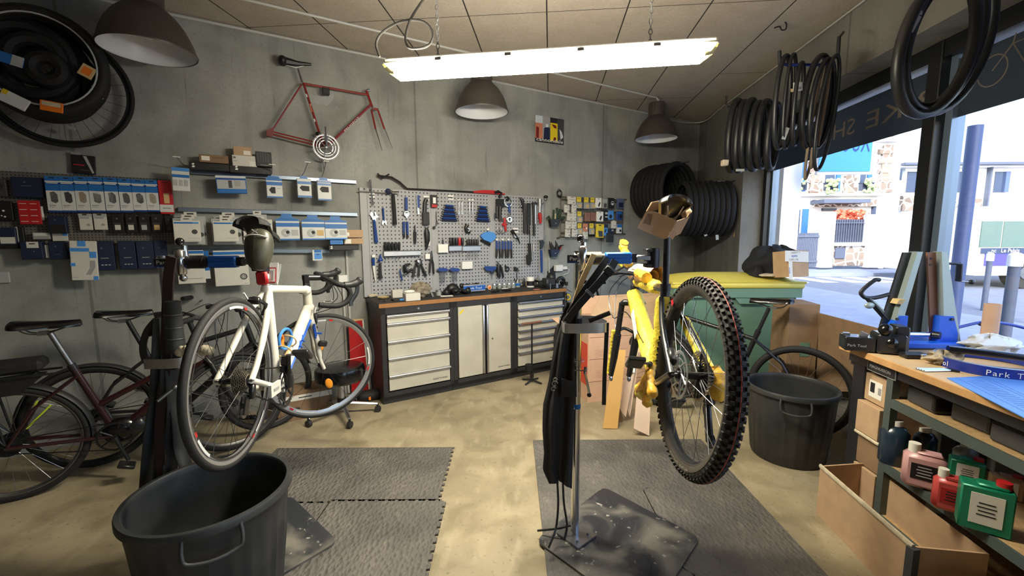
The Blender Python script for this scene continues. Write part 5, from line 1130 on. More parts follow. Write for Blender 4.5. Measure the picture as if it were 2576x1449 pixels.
def brushpot(s):
    a=MB();a.lathe([(0,0),(7*s,0),(7.4*s,12*s),(6.6*s,12*s),(6.4*s,.01),(0,.01)],(0,.0,0),(0,0,1),'jarglass',n=20)
    b=MB()
    for dx,h,m_,r in ((-7,22,'black',.006),(-2,36,'black',.005),(4,20,'plastic',.006),(0,18,'white',.009)): b.tube([(0,0,.01),(dx*s*1.4,.0,h*s)],r,m_,n=8)
    c=MB();c.lathe([(7.5*s,4*s),(7.6*s,10*s)],(0,0,0),(0,0,1),'packblue',n=20)
    return [('pot',a),('brush',b),('label_band',c)]
bobj('brush_pot','blue banded glass pot holding brushes with black handles','pot',1302,722,None,parts=brushpot)
for k,(px,h,m1,m2) in enumerate(((1318,20,'black','darkred'),(1326,17,'tan','chrome'))):
    bobj('small_bottle',['slim black bottle with pointed cap beside the brush pot','small amber bottle with gold cap beside the white tub'][k],'bottle',px,719,lambda g,s:g.lathe([(0,0),(3.6*s,0),(3.6*s,h*.55*s),(1.5*s,h*.72*s),(1*s,h*s),(0,h*s)],(0,0,0),(0,0,1),m1,n=14))
can(1340,723,20,26,'tub','white tub with a wide black band near the vise','white','white','tub',.38,(.15,.6,'ink'))
bobj('soap_block','flat beige piece of card lying before the vise','card',1350,729,lambda g,s:g.box((0,0,.004),(.075,.03,.006),'skin'))
bobj('metal_box','open steel box with dark rim left of the vise','box',1360,721,lambda g,s:(g.box((0,.04,.035),(23*s,.09,.045),'alu',bev=.003),g.box((0,.04,.06),(24*s,.095,.012),'ink'),g.box((0,.04,.006),(16*s,.05,.012),'ink')))
bobj('funnel','grey plastic funnel lying on the steel box','funnel',1357,721,lambda g,s:g.lathe([(12*s,0),(10*s,.01),(3*s,.03),(2*s,.06),(0,.06)],(0,.04,.066),(.3,0,1),'grey',n=18))
def vise(s):
    a=MB();a.box((0,.08,.02),(30*s,.16,.03),'black',bev=.004);a.box((-5*s,.03,.075),(28*s,.10,.085),'plastic',bev=.01);a.ell((12*s,.09,.10),(.05,.06,.075),'black')
    b=MB();b.box((-17*s,.02,.085),(.014,.09,.04),'steel');b.box((14*s,.0,.03),(.03,.04,.05),'alu')
    c=MB();c.cyl((-12*s,-.05,.03),(-12*s,.02,.03),.008,'steel');c.cyl((-12*s,-.045,.0),(-12*s,-.045,.06),.005,'alu')
    return [('body',a),('jaw',b),('screw_handle',c)]
bobj('bench_vise','black bench vise at the right end of the worktop','vise',1388,726,None,parts=vise)
bobj('splash_shield','tall black folded panel standing behind the vise','panel',1390,712,lambda g,s:g.prism([(-14*s,0),(12*s,0),(8*s,42*s),(5*s,44*s),(-8*s,34*s),(-16*s,30*s)],(0,.03,0),(1,0,0),(0,0,1),.025,'black'))
bobj('clamp_tool','round black and chrome bearing press at the right corner of the worktop','press tool',1412,722,lambda g,s:(g.torus((0,.02,12*s),(0,1,.2),.05,.022,'black',n=24,k=8),g.cyl((-.01,.0,12*s),(0,-.03,12*s),.02,'chrome'),g.cyl((.03,0,.02),(.08,0,.04),.006,'steel')))
for k,(px,py,m_,l_) in enumerate(((1425,716,'black','black and silver round knob tool hanging off the right worktop corner'),(1428,748,'yellow','yellow and black cable ring hanging at the right worktop corner'))):
    p=PP(px,py,WO+WD*(3*UW+.05),WD);g=MB()
    if k==0: g.cyl((0,0,-.01),(0,0,.03),.018,'black');g.cyl((0,0,0),(0,0,-.1),.004,'steel');g.cyl((0,0,-.05),(.06,0,-.09),.003,'black')
    else:
        g.torus((0,0,0),(0,1,0),.03,.007,'yellow',n=20,k=6);g.cyl((-.015,0,.05),(-.01,0,-.11),.008,'black')
    ob('hanging_tool',g,loc=p,label=l_,cat='tool')
# ---------------------------------------------------------------- bicycles
mat('bikewhite',(232,228,214),.3,coat=.4);mat('bikeblack',(26,27,30),.35,coat=.2);mat('bikered',(44,14,17),.3,coat=.3);mat('brake',(176,178,182),.3,.8)
mat('decalblue',(38,92,190),.35);mat('wrapyellow',(232,208,72),.42,noise=.18,nscale=9,bump=.9,bscale=45);mat('wrapgold',(230,176,58),.4,noise=.2,nscale=12,bump=.6,bscale=30)
mat('cassette',(158,152,140),.3,.9);mat('reflect',(238,150,40),.25);mat('gripblack',(20,20,22),.7,bump=.3,bscale=150);mat('limes',(190,214,40),.4)
mat('tyreknob',(46,44,42),.7,noise=.15,nscale=40);mat('tyreside',(62,56,48),.75);mat('pinkline',(176,84,74),.7);mat('tyretext',(170,164,150),.6)
def bm(P):
    X,Y,Z,az,th,ro=P
    f=V((sin(az)*cos(th),cos(az)*cos(th),-sin(th)));l0=V((-cos(az),sin(az),0));u0=f.cross(l0)
    l=l0*cos(ro)+u0*sin(ro);u=u0*cos(ro)-l0*sin(ro)
    return Matrix(((f.x,l.x,u.x,X),(f.y,l.y,u.y,Y),(f.z,l.z,u.z,Z),(0,0,0,1)))
YA=V((0,1,0))
def arctext(g,s,R_,a0,size,m,y,sgn=1,gap=1.05):
    a=a0
    for ch in s:
        if ch==' ': a-=size*.6/R_;continue
        vs,fs,w=textdata(ch);w=w*size;am=a-w/2/R_
        c=V((cos(am)*R_,y,sin(am)*R_));ux=V((sin(am),0,-cos(am)))*1;uy=V((cos(am),0,sin(am)))
        g.text(ch,c-ux*w/2-uy*size*.35,ux,uy,size,m);a-=(w+size*.12)/R_*gap
def wheel(par,name,M,rw,tr,rimh,rimm,tym,nsp,hubw=.045,hubr=.02,knob=False,spm='steel',ang=0,spr=.0011,side=None):
    g=MB();ro=rw-tr*1.55;w=tr*.72
    g.lathe([(ro,-w),(ro-.006,-w*1.02),(ro-rimh*.45,-w*.85),(ro-rimh,-w*.3),(ro-rimh,w*.3),(ro-rimh*.45,w*.85),(ro-.006,w*1.02),(ro,w)],(0,0,0),YA,rimm,n=72,closed=True)
    r=ob(name,g,par,sm=30);r.matrix_local=M@Matrix.Rotation(ang,4,'Y')
    g=MB();g.torus((0,0,0),YA,rw-tr,tr,tym,n=80,k=12)
    if knob:
        N=78
        for i in range(N):
            for j,(aa,sz) in enumerate(((-68,(.007,.008,.010)),(-38,(.007,.010,.011)),(-11,(.006,.010,.013)),(14,(.006,.010,.013)),(41,(.007,.010,.011)),(68,(.007,.008,.010)))):
                A=2*pi*(i+(.5 if j%2 else 0))/N;q=rad(aa);rr=rw-tr+(tr+.002)*cos(q)
                c=V((cos(A)*rr,(tr+.002)*sin(q),sin(A)*rr));n_=V((cos(A)*cos(q),sin(q),sin(A)*cos(q)));t_=V((-sin(A),0,cos(A)));b3=n_.cross(t_)
                g.box(c,(sz[0]*1.25,sz[2]*1.0,sz[1]*1.1),'tyreknob',Matrix((n_,t_,b3)).transposed())
        g.torus((0,0,0),YA,rw+.0035,.0022,'pinkline',n=80,k=4)
        g.lathe([(rw-tr*1.9,tr*.62),(rw-tr*1.4,tr*.96),(rw-tr*1.0,tr*1.02)],(0,0,0),YA,'tyreside',n=72)
    t=ob('tyre',g,r,sm=50)
    g=MB();g.cyl((0,-hubw,0),(0,hubw,0),hubr*.7,'bikeblack');g.cyl((0,-hubw*.8,0),(0,-hubw*.7,0),hubr*1.3,'bikeblack',n=20);g.cyl((0,hubw*.7,0),(0,hubw*.8,0),hubr*1.3,'bikeblack',n=20)
    g.cyl((0,-hubw-.02,0),(0,hubw+.02,0),.005,'steel');ob('hub',g,r)
    me=None
    for k in range(nsp):
        a=2*pi*k/nsp;s=1 if k%2 else -1
        if k<2:
            g=MB();cr=.34*(1 if (k//1)%2 else -1)
            g.cyl((sin(cr)*hubr*1.2,s*hubw*.75,cos(cr)*hubr*1.2),(0,s*.003,ro-rimh+.004),spr,spm,n=4);o=ob('spoke',g,r)
            if k==0:m0=o
            else:m1=o
        else: o=(m1 if k%2 else m0).copy();COL.objects.link(o)
        o.rotation_euler=(0,a if k>1 else a,0)
    return r
def tubes(L,m,n=12):
    g=MB()
    for t in L:
        p0,p1,r0=t[0],t[1],t[2];r1=t[3] if len(t)>3 and t[3] else r0
        mm=t[4] if len(t)>4 else m
        k=4;pts=[V(p0).lerp(V(p1),i/k) for i in range(k+1)];g.tube(pts,[r0+(r1-r0)*i/k for i in range(k+1)],mm,n=n,sq=t[5] if len(t)>5 else None)
    return g
def crank(par,c,R_,m,arms=True,L=.17,side=-1,ang=.6,rings=1,shell=.045):
    g=MB();c=V(c)
    for q in range(rings): g.torus(c+V((0,side*(shell+.004*q),0)),YA,R_-.006-.02*q,.006,m,n=48,k=5,rz=.002)
    for k in range(5):
        a=2*pi*k/5+ang;g.cyl(c+V((0,side*shell,0)),c+V((cos(a)*(R_-.008),side*shell,sin(a)*(R_-.008))),.006,m,n=6)
    k=40
    for i in range(k):
        a=2*pi*i/k;g.box(c+V((cos(a)*R_,side*shell,sin(a)*R_)),(.007,.002,.005),m,Matrix.Rotation(-a,3,'Y'))
    ob('chainring',g,par)
    for s in (-1,1):
        a=ang+(0 if s==side else pi);e=c+V((cos(a)*L,s*(shell+.03),sin(a)*L));b0=c+V((0,s*(shell+.012),0))
        g=MB();g.cyl(c,b0,.014,'bikeblack');g.tube([b0,b0.lerp(e,.5),e],[.016,.011,.012],'bikeblack',n=8);A=ob('crank_arm',g,par)
        g=MB();g.cyl(e,e+V((0,s*.03,0)),.006,'steel');g.box(e+V((.0,s*.065,0)),(.085,.075,.022),'bikeblack',Matrix.Rotation(.4,3,'Y'),bev=.005);ob('pedal',g,A)
def saddle(par,p,m='bikeblack',L=.27,W_=.14,rot=0,name='saddle'):
    g=MB();p=V(p)
    def fn(u,v):
        x=u;wd=W_/2*(1-.62*min(1,max(0,(x-.05)/.5))**.8) if x<.6 else W_/2*.38*(1-((x-.6)/.4)**2*.75)
        if x<.08: wd*=.55+.45*x/.08
        a=pi*(v);X_=-.5*L+L*x+.0;y=wd*cos(a);z=.028*sin(a)**.7+.012*(1-4*(x-.5)**2)*0+.018*(1-x)**2
        return (p.x+X_+.02,p.y+y,p.z+z)
    g.grid(fn,22,12,m,th=.012)
    for s in (-1,1): g.tube(smooth_path([p+V((-.09,s*.035,.012)),p+V((-.05,s*.022,-.02)),p+V((.03,s*.022,-.022)),p+V((.12,s*.008,.008))],4),.0035,'steel',n=6)
    g.box(p+V((0,0,-.025)),(.04,.05,.02),'steel');return ob(name,g,par,sm=60)
def steerM(HB,HT,a):
    ax=(V(HT)-V(HB)).normalized();return Matrix.Translation(HB)@Matrix.Rotation(a,4,ax)@Matrix.Translation(-V(HB))
def dropbar(par,C,S,ax):
    g=MB();g.X=S;C=V(C)
    pts=[];
    for s in (1,-1):
        q=[C+V(t) for t in ((.0,0,0),(0,s*.10,0),(.005,s*.17,0),(.03,s*.205,-.002),(.075,s*.21,-.006),(.105,s*.21,-.04),(.10,s*.212,-.085),(.06,s*.214,-.12),(.0,s*.216,-.132),(-.05,s*.218,-.135))]
        g.tube(smooth_path(q,5),.0155,'gripblack',n=10)
    h=ob('handlebar',g,par,sm=60)
    for s in (1,-1):
        g=MB();g.X=S;q=[C+V(t) for t in ((.06,s*.21,.0),(.10,s*.208,.012),(.135,s*.205,.035),(.15,s*.203,.058))]
        g.tube(smooth_path(q,4),[.019]*5+[.021]*4+[.023]*3+[.014],'plastic',n=10)
        g.tube(smooth_path([C+V((.135,s*.205,.02)),C+V((.14,s*.212,-.03)),C+V((.12,s*.22,-.085)),C+V((.125,s*.225,-.11))],4),[.008]*13,'bikeblack',n=6,sq=1.6);ob('brake_lever',g,h,sm=60)
    return h
# --- white racing bicycle in the left stand
PR=[-1.1161,1.6531,.9499,-.1219,.232,.0082];MR=bm(PR)
wb_=thing('road_bicycle','white racing bicycle with blue decals clamped in the left repair stand','bicycle',mx=MR)
RX,BB,ST,HT,HB,FX=V((0,0,0)),V((.405,0,-.07)),V((.262,0,.40)),V((.785,0,.455)),V((.828,0,.325)),V((.985,0,0))
fr=tubes([(ST,HT,.019,.022),(HB+V((.0,0,.035)),BB,.031,.029),(ST+V((-.004,0,.02)),BB,.022,.025),(HB,HT+V((-.004,0,.012)),.027,.024),(BB-V((0,.045,0)),BB+V((0,.045,0)),.028)],'bikewhite')
fr.ell(ST,(.03,.026,.03),'bikewhite');fr.ell(HT-V((.012,0,.006)),(.034,.028,.03),'bikewhite')
for s in (-1,1):
    fr.tube(smooth_path([ST+V((-.012,s*.012,-.02)),V((.16,s*.045,.24)),V((.06,s*.062,.08)),V((.0,s*.066,.0))],4),[.014]*7+[.012]*6,'bikewhite',n=8)
    fr.tube(smooth_path([BB+V((-.02,s*.03,0)),V((.28,s*.045,-.055)),V((.0,s*.066,.0))],4),.013,'bikewhite',n=8)
F_=ob('frame',fr,wb_,sm=60)
g=MB()
for s in (-1,1):
    a=HB.lerp(BB,.10);b2=HB.lerp(BB,.95);g.tube([a+V((-.008,s*.0275,-.012)),b2+V((-.006,s*.0265,-.010))],.008,'decalblue',n=6,sq=.5)
    for t in (.42,.50):
        c=HB.lerp(BB,t);g.tube([c+V((.0,s*.032,.026)),c+V((-.01,s*.0325,.0)),c+V((.028,s*.032,-.01))],.005,'decalblue',n=5)
ob('decal',g,F_)
SA=rad(-58);S=steerM(HB,HT,SA);ax_=(HT-HB).normalized()
g=MB();g.X=S
cr_=HB-ax_*.02
g.tube([HB+ax_*.01,cr_],[.024,.026],'bikewhite')
for s in (-1,1): g.tube(smooth_path([cr_+V((0,s*.012,.005)),cr_+V((.01,s*.038,-.03)),V((.90,s*.05,.17)),V((.945,s*.052,.06)),FX+V((0,s*.05,0))],4),[.019]*6+[.016]*6+[.011]*5,'bikewhite',n=10)
fk=ob('fork',g,wb_,sm=60)
g=MB();g.X=S
for s in (-1,1):
    for t,e in ((.28,.0),(.31,.014)): g.tube([V((.855,s*.066,.27-e)),V((.885,s*.0685,.20-e))],.006,'decalblue',n=5);
    g.tube([V((.875,s*.06,.215)),V((.915,s*.055,.215))],.006,'decalblue',n=5)
ob('decal',g,fk)
g=MB();g.X=S
g.cyl(HT+ax_*.0,HT+ax_*.075,.019,'bikeblack');g.cyl(HT+ax_*.035,HT+ax_*.037,.0195,'steel');g.cyl(HT+ax_*.06,HT+ax_*.088,.021,'bikeblack')
C=HT+ax_*.075+V((.095,0,.018));g.tube([HT+ax_*.072,C],[.019,.017],'bikeblack',n=10);g.cyl(C-V((0,.025,0)),C+V((0,.025,0)),.022,'bikeblack')
st=ob('stem',g,wb_,sm=50)
dropbar(wb_,C,S,ax_)
for s,e in ((1,.05),(-1,.04)):
    g=MB();a=S@(C+V((.06,s*.05,-.01)));b2=S@(cr_+V((.05,0,.05)));g.tube(smooth_path([a,S@(C+V((.13,s*.05,-.12))),HT+V((.08,s*.02,-.14)),HT.lerp(HB,.8)+V((-.03,s*.03,-.02))],6),.0025,'bikeblack',n=5);ob('cable',g,wb_)
g=MB();g.tube(smooth_path([S@(C+V((.05,0,-.01))),S@(C+V((.10,.02,-.12))),S@(cr_+V((.06,0,.09))),S@(cr_+V((.045,0,.03)))],6),.0025,'bikeblack',n=5);ob('cable',g,wb_)
def caliper(M_,nm='brake_caliper'):
    g=MB();g.X=M_;g.box((0,0,.0),(.03,.05,.03),'bikeblack',bev=.006)
    for s in (-1,1): g.tube([(0,s*.02,.0),(.004,s*.038,-.03),(0,s*.022,-.062)],.008,'bikeblack',n=7);g.box((.0,s*.019,-.065),(.05,.008,.012),'gripblack')
    g.cyl((0,.025,.01),(0,.028,.05),.004,'white');return ob(nm,g,wb_,sm=50)
caliper(S@Matrix.Translation(cr_+V((.035,0,.0))));caliper(Matrix.Translation(V((.145,0,.335)))@Matrix.Rotation(-.9,4,'Y'))
RIMM=mat('rimbrake',(178,180,184),.32,.75)
wr=wheel(wb_,'rear_wheel',Matrix.Identity(4),.336,.0135,.026,'rimbrake','rubber',20,.05,.018,ang=.1,spm='bikeblack')
g=MB()
for s in (-1,1): g.lathe([(.2885,s*.0100),(.296,s*.0108),(.2885,s*.0102)],(0,0,0),YA,'bikeblack',n=60)
for a0 in (1.2,3.6,5.2):
    for s in (-1,1): g.lathe([(.291,s*.0112),(.301,s*.0112)],(0,0,0),YA,'packwhite',n=10,arc=(a0,a0+.35));g.lathe([(.291,s*.0113),(.301,s*.0113)],(0,0,0),YA,'red',n=4,arc=(a0+.40,a0+.47))
ob('rim_decal',g,wr)
wf=wheel(wb_,'front_wheel',S@Matrix.Translation(FX),.336,.0135,.026,'rimbrake','rubber',18,.035,.014,ang=.2,spm='bikeblack')
g2=MB()
for s in (-1,1):
    for a0 in (.8,2.4,4.4): g2.lathe([(.291,s*.0112),(.301,s*.0112)],(0,0,0),YA,'packwhite',n=10,arc=(a0,a0+.4));g2.lathe([(.291,s*.0113),(.301,s*.0113)],(0,0,0),YA,'red',n=4,arc=(a0+.46,a0+.54))
ob('rim_decal',g2,wf)
for a in (2.1,5.5):
    g=MB();g.ell((cos(a)*.13,0,sin(a)*.13),(.035,.006,.022),'reflect',rot=Matrix.Rotation(-a,3,'Y'));ob('wheel_reflector',g,wf)
g=MB()
for k in range(9):
    R_=.023+.0042*k;y=-.018-.0045*(8-k);g.torus((0,y,0),YA,R_,.003,'cassette',n=36,k=4,rz=.001)
    for i in range(18+k): a=2*pi*i/(18+k);g.box((cos(a)*(R_+.004),y,sin(a)*(R_+.004)),(.005,.0016,.003),'cassette',Matrix.Rotation(-a,3,'Y'))
    g.cyl((0,y-.0008,0),(0,y+.0008,0),R_-.002,'darksteel',n=24)
ob('cassette',g,wr)
crank(wb_,BB,.098,'plastic',ang=2.55-.6,rings=2)
g=MB();g.box((.02,-.062,-.045),(.028,.02,.06),'bikeblack',bev=.005);g.cyl((.0,-.05,-.075),(.0,-.043,-.075),.022,'steel',n=16);g.cyl((-.01,-.05,-.125),(-.01,-.043,-.125),.022,'steel',n=16);g.box((-.005,-.0465,-.10),(.03,.02,.07),'bikeblack',Matrix.Rotation(.2,3,'Y'));ob('rear_derailleur',g,wb_)
g=MB();g.box(BB+V((-.03,-.05,.13)),(.05,.03,.05),'bikeblack',bev=.005);g.box(BB+V((-.04,-.05,.09)),(.07,.014,.03),'darksteel');ob('front_derailleur',g,wb_)
def chainp(par,a,b2,ra,rb,y,m='darksteel'):
    g=MB();a=V(a);b2=V(b2);g.tube([a+V((0,y,ra)),b2+V((0,y,rb))],.0035,m,n=5);g.tube([a+V((0,y,-ra)),b2+V((0,y,-rb))],.0035,m,n=5);ob('chain',g,par)
chainp(wb_,(0,0,0),BB,.045,.095,-.043)
g=MB();g.box(BB+V((-.19,-.07,.012)),(.10,.012,.055),'boxwhite',Matrix.Rotation(-.17,3,'Y'),bev=.01);g.box(BB+V((-.19,-.0775,.012)),(.05,.002,.012),'printgrey',Matrix.Rotation(-.17,3,'Y'));ob('chainstay_tag',g,wb_)
seatd=(ST-BB).normalized();ST2=ST+seatd*.22
g=tubes([(ST,ST2,.0145)],'bikeblack');g.cyl(ST,ST+seatd*.022,.021,'bikeblack');g.box(ST+seatd*.055+V((-.016,0,0)),(.03,.045,.025),'white',Matrix.Rotation(.25,3,'Y'),bev=.004);ob('seatpost',g,wb_)
saddle(wb_,ST2+V((-.015,0,.03)),'gripblack',.28,.145)
g=MB()   # saddle bag
def bag(u,v):
    a=2*pi*u;b=pi*v;sb_=sin(b)**.7;x=-.055*cos(a)*sb_;return (x*1.0+ST2.x-.12,-.040+.056*sin(a)*sb_*(1+.16*cos(b)),ST2.z-.060+.092*cos(b))
g.grid(bag,28,18,'bagdark' if 'bagdark' in MT else mat('bagdark',(66,66,54),.4,noise=.3,nscale=14,bump=.15,bscale=30))
sb=ob('saddle_bag',g,wb_,sm=70)
g=MB();pts=[V((ST2.x-.12-.0560*cos(a),-.040+.060*sin(a),ST2.z-.012+.006*cos(a*2))) for a in [-.9+1.8*k/8 for k in range(9)]];g.tube(pts,.0045,'white',n=6,sq=.5);ob('reflective_strip',g,sb)
g=MB();c=V((ST2.x-.12-.047,-.040,ST2.z+.010));g.tube([c+V((0,-.012,.008)),c+V((.001,.012,-.008))],.0025,'grey',n=4);g.tube([c+V((0,.012,.008)),c+V((.001,-.012,-.008))],.0025,'grey',n=4);ob('logo',g,sb)
g=MB();c=ST+V((-.055,0,.045));g.box(c,(.02,.05,.065),'red',Matrix.Rotation(-.3,3,'Y'),bev=.008);g.tube([ST+seatd*.03,c],.006,'bikeblack',n=6);ob('rear_light',g,wb_)
g=MB();c=ST2+V((.03,-.035,-.14));g.box(c,(.003,.05,.10),'white',Matrix.Rotation(.0,3,'Y'));g.box(c-V((.0022,0,.01)),(.001,.036,.072),'red');g.box(c-V((.003,0,.01)),(.001,.028,.062),'white');g.box(c-V((.004,0,.01)),(.001,.015,.045),'packgrey');g.box(c+V((.004,-.006,-.004)),(.002,.05,.10),'packwhite',Matrix.Rotation(.12,3,'X'));g.cyl(c+V((0,0,.05)),c+V((0,.03,.12)),.001,'bikeblack');ob('service_tag',g,wb_)
g=MB();c=HB.lerp(BB,.62)+V((-.055,0,.055));d=(HB-BB).normalized()
for k in (-.05,.03): g.torus(c+d*k,d,.039,.004,'tan',n=24,k=6)
g.tube([c-d*.07+V((.03,0,-.03)),c+d*.06+V((.03,0,-.03))],.009,'tan',n=6);ob('bottle_cage',g,wb_)
g=MB();g.torus(c+V((-.015,.0,.03)),V((.2,1,.1)),.052,.008,'lightblue',n=32,k=8);g.tube(smooth_path([c+V((-.04,.012,.05)),c+V((-.02,.014,.03)),c+V((-.03,.012,-.01))],4),.010,'orange',n=8);ob('coil_lock',g,wb_)
g=MB();g.X=S;g.box(V((.93,-.075,.16)),(.05,.02,.035),'plastic',bev=.006);ob('fork_sensor',g,wb_)
# --- mountain bicycle wrapped for delivery in the right stand
PM=[.6776,1.5578,.9937,.025,.34,.0818];MM=bm(PM)
mb_=thing('mountain_bicycle','new mountain bicycle wrapped in yellow film, clamped in the right repair stand','bicycle',mx=MM)
BB=V((.435,0,-.03));ST=V((.32,0,.40));HT=V((.87,0,.585));HB=V((.915,0,.48));FX=V((1.19,0,0))
fr=tubes([(ST,HT,.022),(HB,BB,.030),(ST,BB,.022),(HB,HT,.028),(BB-V((0,.045,0)),BB+V((0,.045,0)),.03)],'bikeblack')
for s in (-1,1):
    fr.tube(smooth_path([ST+V((-.01,s*.02,-.04)),V((.17,s*.058,.2)),V((0,s*.078,.0))],4),.012,'bikeblack',n=8)
    fr.tube(smooth_path([BB+V((-.03,s*.035,0)),V((.22,s*.062,-.03)),V((0,s*.078,0))],4),.014,'bikeblack',n=8)
F_=ob('frame',fr,mb_,sm=60)
def wrap(name,pts,r,m='wrapyellow',amp=.12):
    g=MB();P=smooth_path(pts,9) if len(pts)>2 else [V(pts[0]).lerp(V(pts[1]),i/22) for i in range(23)]
    k=len(P);rs=[r*(1+amp*.22*sin(i*1.3+k)+R.uniform(-amp,amp)*.25) for i in range(k)];rs[0]*=.6;rs[-1]*=.6
    n0=len(g.v);g.tube(P,rs,m,n=16,cap=True)
    g.v=[tuple(V(v)+(V(v)-P[(i-n0)//16]).normalized()*r*.10*sin(((i-n0)%16)*1.9+(i//16)*.35)) for i,v in enumerate(g.v)]
    return ob(name,g,F_,sm=70)
wrap('yellow_wrap',[HB+V((.01,0,.04)),BB+V((.01,0,.04))],.046);wrap('yellow_wrap',[ST+V((.0,0,-.03)),BB+V((0,0,.06))],.038);wrap('yellow_wrap',[HT+V((-.02,0,-.01)),ST+V((.12,0,.04))],.034)
wrap('yellow_wrap',[V((.24,-.055,.26)),V((.12,-.07,.12)),V((.03,-.08,.02))],.022)
wrap('yellow_wrap',[V((.03,-.085,.03)),V((.0,-.095,-.02)),V((.02,-.09,-.08))],.034,'wrapgold',.3)
for k,P in enumerate(([BB+V((-.12,.06,.08)),BB+V((-.15,.075,.02)),BB+V((-.22,.08,-.06))],[BB+V((-.12,.06,.06)),BB+V((-.02,.07,-.01)),BB+V((.10,.06,-.04))],[BB+V((-.13,.06,.0)),BB+V((-.12,.08,-.06)),BB+V((-.16,.085,-.10))])): wrap('film_knot',P,.020,'wrapgold',.35)
wrap('yellow_wrap',[BB+V((.18,.03,-.02)),BB+V((.10,.05,-.05)),BB+V((.0,.05,-.05))],.026,'wrapyellow',.3)
g=MB()
mid_=HT.lerp(ST,.45)+V((0,0,.015))
for s in (0,1): g.lathe([(.05-.012*s,-.11),(.052-.012*s,0),(.05-.012*s,.11)],mid_+V((.03*s,.02*s,.04)),(HT-ST).normalized()+V((0,.25,0)),'cardpink',n=20,arc=(0.3,5.8))
ob('cardboard_sleeve',g,F_,sm=50)
S=steerM(HB,HT,rad(8));ax_=(HT-HB).normalized()
g=MB();g.X=S;cr_=HB-ax_*.03
g.cyl(HB,cr_,.022,'bikeblack');g.box(cr_,(.05,.15,.035),'bikeblack',bev=.012)
for s in (-1,1):
    a=cr_+V((.02,s*.062,0));e=FX+V((0,s*.06,0));g.tube([a,a.lerp(e,.45)],.018,'bikeblack',n=12);g.tube([a.lerp(e,.4),a.lerp(e,.7),e+V((0,0,.02))],[.024,.023,.016],'bikeblack',n=12);g.ell(e,(.018,.012,.018),'steel')
g.tube(smooth_path([cr_.lerp(FX,.42)+V((.02,-.06,.02)),cr_.lerp(FX,.40)+V((.06,0,.045)),cr_.lerp(FX,.42)+V((.02,.06,.02))],5),.010,'bikeblack',n=8)
fk=ob('fork',g,mb_,sm=50)
for s in (-1,1):
    g=MB();g.X=S;a=cr_.lerp(FX,.35)+V((.03,s*.08,0));e=cr_.lerp(FX,.93)+V((.02,s*.075,0));P=[a.lerp(e,i/9) for i in range(10)];g.tube(P,[.016*(1+R.uniform(-.2,.2)) for _ in P],'wrapyellow',n=7,sq=.7);ob('yellow_wrap',g,fk,sm=25)
g=MB();g.box(FX+V((-.02,-.07,.09)),(.07,.012,.10),'white',bev=.004)
for z in (-.025,0,.025): g.box(FX+V((-.02,-.0775,.09+z)),(.03,.002,.010),'printgrey')
ob('fork_label',g,fk,sm=0)
g=MB();g.X=S;g.cyl(HT,HT+ax_*.05,.02,'bikeblack')
B0_=HT+ax_*.055;g.tube([B0_,B0_+V((.03,0,.01))],.02,'bikeblack')
S2=steerM(B0_,B0_+ax_,rad(82))
g.X=S@S2;g.tube(smooth_path([B0_+V((.03,y,.01+.02*abs(y)/.3)) for y in (-.36,-.2,-.06,0,.06,.2,.36)],4),.015,'bikeblack',n=8);hb=ob('handlebar',g,mb_,sm=50)
for s in (-1,1):
    g=MB();g.X=S@S2;P=[B0_+V((.03,s*(.2+.018*i),.03)) for i in range(11)];g.tube(P,[.028*(1+R.uniform(-.15,.15)) for _ in P],'wrapgold' if s>0 else 'wrapyellow',n=9);ob('yellow_wrap',g,hb,sm=25)
    g=MB();g.X=S@S2;g.tube(smooth_path([B0_+V((.03,s*.17,.02)),B0_+V((.08,s*.2,-.0)),B0_+V((.09,s*.28,-.02))],4),.007,'bikeblack',n=6);ob('brake_lever',g,hb)
g=MB();g.X=S;b2=B0_;g.tube(smooth_path([b2+V((.05,.03,.05)),b2+V((.12,.02,.12)),b2+V((.14,.03,.2)),b2+V((.12,.03,.22))],5),[.028*(1+R.uniform(-.2,.2)) for _ in range(16)],'wrapgold',n=8);ob('yellow_wrap',g,hb,sm=25)
g=MB();g.tube(smooth_path([HT+V((.1,.06,.05)),HT+V((.2,.12,-.05)),HT+V((.14,.10,-.22)),HT+V((.02,.05,-.2)),BB+V((.1,.04,.2))],6),.003,'bikeblack',n=5);ob('cable',g,mb_)
g=MB();g.tube(smooth_path([HT+V((.1,.0,.06)),HT+V((.22,.06,.0)),HT+V((.2,.08,-.2)),cr_.lerp(FX,.4)+V((0,.07,0))],6),.003,'bikeblack',n=5);ob('cable',g,mb_)
wr=wheel(mb_,'rear_wheel',Matrix.Identity(4),.369,.029,.022,'bikeblack','tyre',28,.06,.022,knob=True)
g=MB();arctext(g,'RACING RALPH',.335,rad(-62),.022,'tyretext',.0292);arctext(g,'SCHWALBE',.335,rad(60),.024,'tyretext',.0292)
a=rad(66);g.box((cos(a)*.335,.0293,sin(a)*.335),(.03,.001,.022),'red',Matrix.Rotation(-a,3,'Y'));ob('tyre_lettering',g,wr,sm=0)
g=MB();
g.torus((0,.05,0),YA,.085,.007,'alu',n=40,k=5,rz=.0018);g.torus((0,.05,0),YA,.06,.004,'alu',n=30,k=5,rz=.0015);g.torus((0,.05,0),YA,.03,.006,'alu',n=30,k=5,rz=.002)
for k in range(6):
    a=2*pi*k/6;g.cyl((cos(a)*.03,.05,sin(a)*.03),(cos(a+.5)*.08,.05,sin(a+.5)*.08),.004,'alu',n=5)
ob('brake_disc',g,wr)
g=MB()
